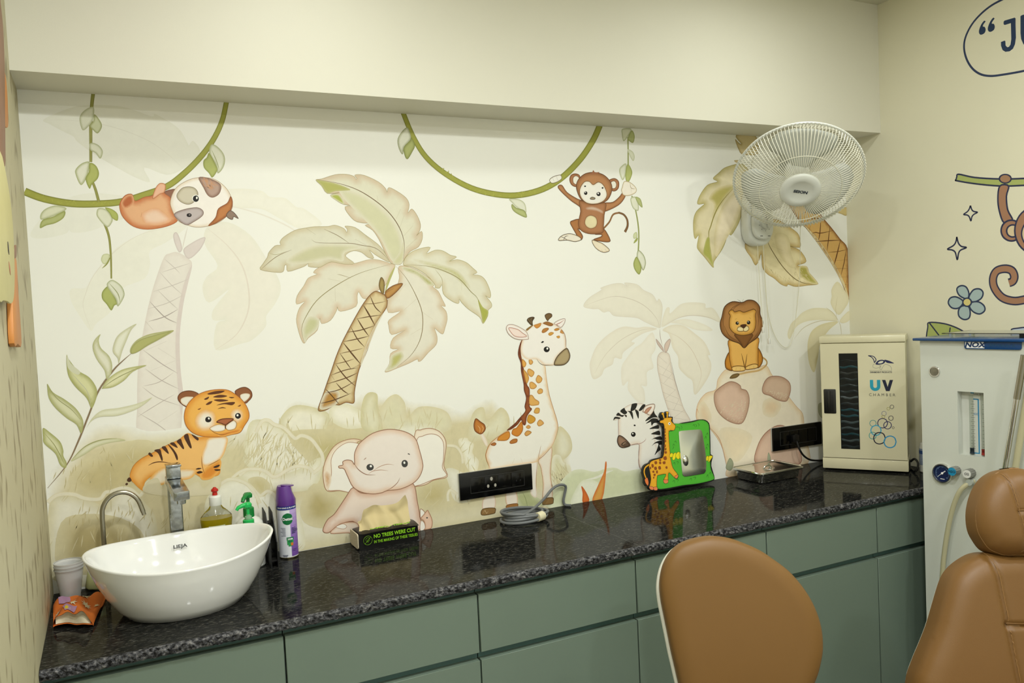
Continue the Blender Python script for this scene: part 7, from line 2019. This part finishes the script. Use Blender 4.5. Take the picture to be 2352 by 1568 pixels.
for k in range(5):
    a = 2 * PI * k / 5 + .3
    d = Vector((math.cos(a), math.sin(a), 0))
    leg = MB().tube([tuple(cs + Vector((0, 0, .09))), tuple(cs + d * .27 + Vector((0, 0, .065)))], [.020, .012], 10).build('leg', CHROME, t)
    Tw = frame(cs + d * .27 + Vector((0, 0, .028)), d, (0, 0, 1))
    MB(Tw).lathe([(0, -.010), (.026, -.010), (.028, -.006), (.028, .006), (.026, .010), (0, .010)], 20).build('caster', BLACKP, leg)

# ---- dental chair: headrest and broad backrest
CH = frame((2.41964, -1.28936, 0.87326), (0.86603, -0.50000, 0.00000), (0.13782, 0.23871, 0.96126))
def mirror_out(left, cx): 
    return left + [(2 * cx - x, y) for x, y in left[::-1]]
HCX, BCX = 0.0043, 0.0200
hl = [(0.0180, 0.2268), (-0.0020, 0.2258), (-0.0350, 0.2188), (-0.0657, 0.2010), (-0.0898, 0.1733), (-0.1083, 0.1375), (-0.1193, 0.0984), (-0.1206, 0.0586), (-0.1108, 0.0299), (-0.0963, 0.0067), (-0.0738, -0.0049), (-0.0475, -0.0110)]
bl = [(-0.0575, -0.0006), (-0.1008, -0.0026), (-0.1296, -0.0121), (-0.1640, -0.0327), (-0.1866, -0.0535), (-0.2025, -0.0772), (-0.2193, -0.1127), (-0.2367, -0.1525), (-0.2570, -0.1977), (-0.2814, -0.2424), (-0.3067, -0.2868), (-0.3306, -0.3411)]
t = thing('dental_chair', 'tan leatherette dental chair with padded headrest in front of the gas machine', 'dental chair', (2.25, -1.75, 0))
hl = sorted(hl, key=lambda p: -p[1])
ho = mirror_out(hl, HCX)
x_ = lambda f: HCX + f
top, bot = max(p[1] for p in ho), min(p[1] for p in ho)
seam = [(-0.0435, 0.2215), (-0.0416, 0.2104), (-0.0340, 0.1855), (-0.0283, 0.1376), (-0.0244, 0.1059), (-0.0191, 0.0577), (-0.0151, 0.0087), (-0.0150, -0.0055)]
mir = lambda P_, cx: [(2 * cx - x, y) for x, y in P_]
gs = [(seam, .006, .0035), (mir(seam, HCX), .006, .0035), ([seam[4], (HCX, seam[4][1] + .001), mir(seam, HCX)[4]], .007, .0035)]
HT = CH @ Matrix.Translation((0, 0, .015))
hd = cushion('headrest', HT, ho, .085, .055, LEATHER, t, gs, crown=.022, step=.006)
inn = lambda O, k, cx, cy: [(cx + (x - cx) * k, cy + (y - cy) * k) for x, y in O]
MB(HT).tube([(x, y, .056) for x, y in smooth_pts(inn(ho, .972, HCX, (top + bot) / 2), True, 3)], .0018, 6, closed=True).build('piping', THREAD, hd)
bl = sorted(bl, key=lambda p: -p[1])
e = bl[-1]
bl = bl + [(e[0] - .012, e[1] - .10), (e[0] - .005, e[1] - .22), (e[0] + .06, e[1] - .34), (BCX - .12, e[1] - .40)]
bo = mirror_out(bl, BCX)
bt, bb = max(p[1] for p in bo), min(p[1] for p in bo)
seam = [(-0.0998, -0.0011), (-0.0987, -0.0089), (-0.0895, -0.0559), (-0.0869, -0.1137), (-0.0850, -0.1633), (-0.0862, -0.1879), (-0.0836, -0.2274), (-0.0818, -0.2758), (-0.0777, -0.3450)]
seam = seam + [(seam[-1][0] + .02, seam[-1][1] - .15), (seam[-1][0] + .03, seam[-1][1] - .30)]
gs = [(seam, .010, .006), (mir(seam, BCX), .010, .006), ([seam[5], (BCX, seam[5][1] - .004), mir(seam, BCX)[5]], .012, .006)]
BT = CH @ Matrix.Translation((0, 0, -.02))
bk = cushion('backrest', BT, bo, .090, .060, LEATHER, t, gs, crown=.02, step=.008)
MB(BT).tube([(x, y, .062) for x, y in smooth_pts(inn(bo, .972, BCX, (bt + bb) / 2), True, 3)], .0018, 6, closed=True).build('piping', THREAD, bk)
MB(CH).prism(smooth_pts(inn(bo, .97, BCX, (bt + bb) / 2), True, 3), -.055, -.021).build('back_shell', SHELL, t, bev=.008)
MB(CH).box(HCX - .03, HCX + .03, bt - .15, top - .08, -.020, .014).build('headrest_bar', STEEL, t)
# seat, plinth and foot rest below the picture
o0 = CH @ Vector((BCX, bb, 0)); n0 = CH.to_3x3() @ Vector((0, 0, 1)); fw2 = Vector((n0.x, n0.y, 0)).normalized(); rt2 = Vector((-fw2.y, fw2.x, 0))
SE = frame(Vector((o0.x, o0.y, .47)) - fw2 * .06, rt2 * -1, fw2, (0, 0, 1))
cushion('seat', SE, [(-.26, .0), (-.27, .25), (-.24, .55), (-.18, .82), (.18, .82), (.24, .55), (.27, .25), (.26, .0)], .08, .06, LEATHER, t, step=.025)
MB(SE).prism(rrect(-.20, .20, .02, .75, .06), -.06, -.002).build('seat_shell', SHELL, t, bev=.015)
MB(SE).prism(rrect(-.13, .13, .10, .60, .05), -.40, -.06).build('lift_column', SHELL, t, bev=.01)
MB(SE).prism(rrect(-.22, .22, -.02, .78, .08), -.47, -.40).build('floor_base', SHELL, t, bev=.015)
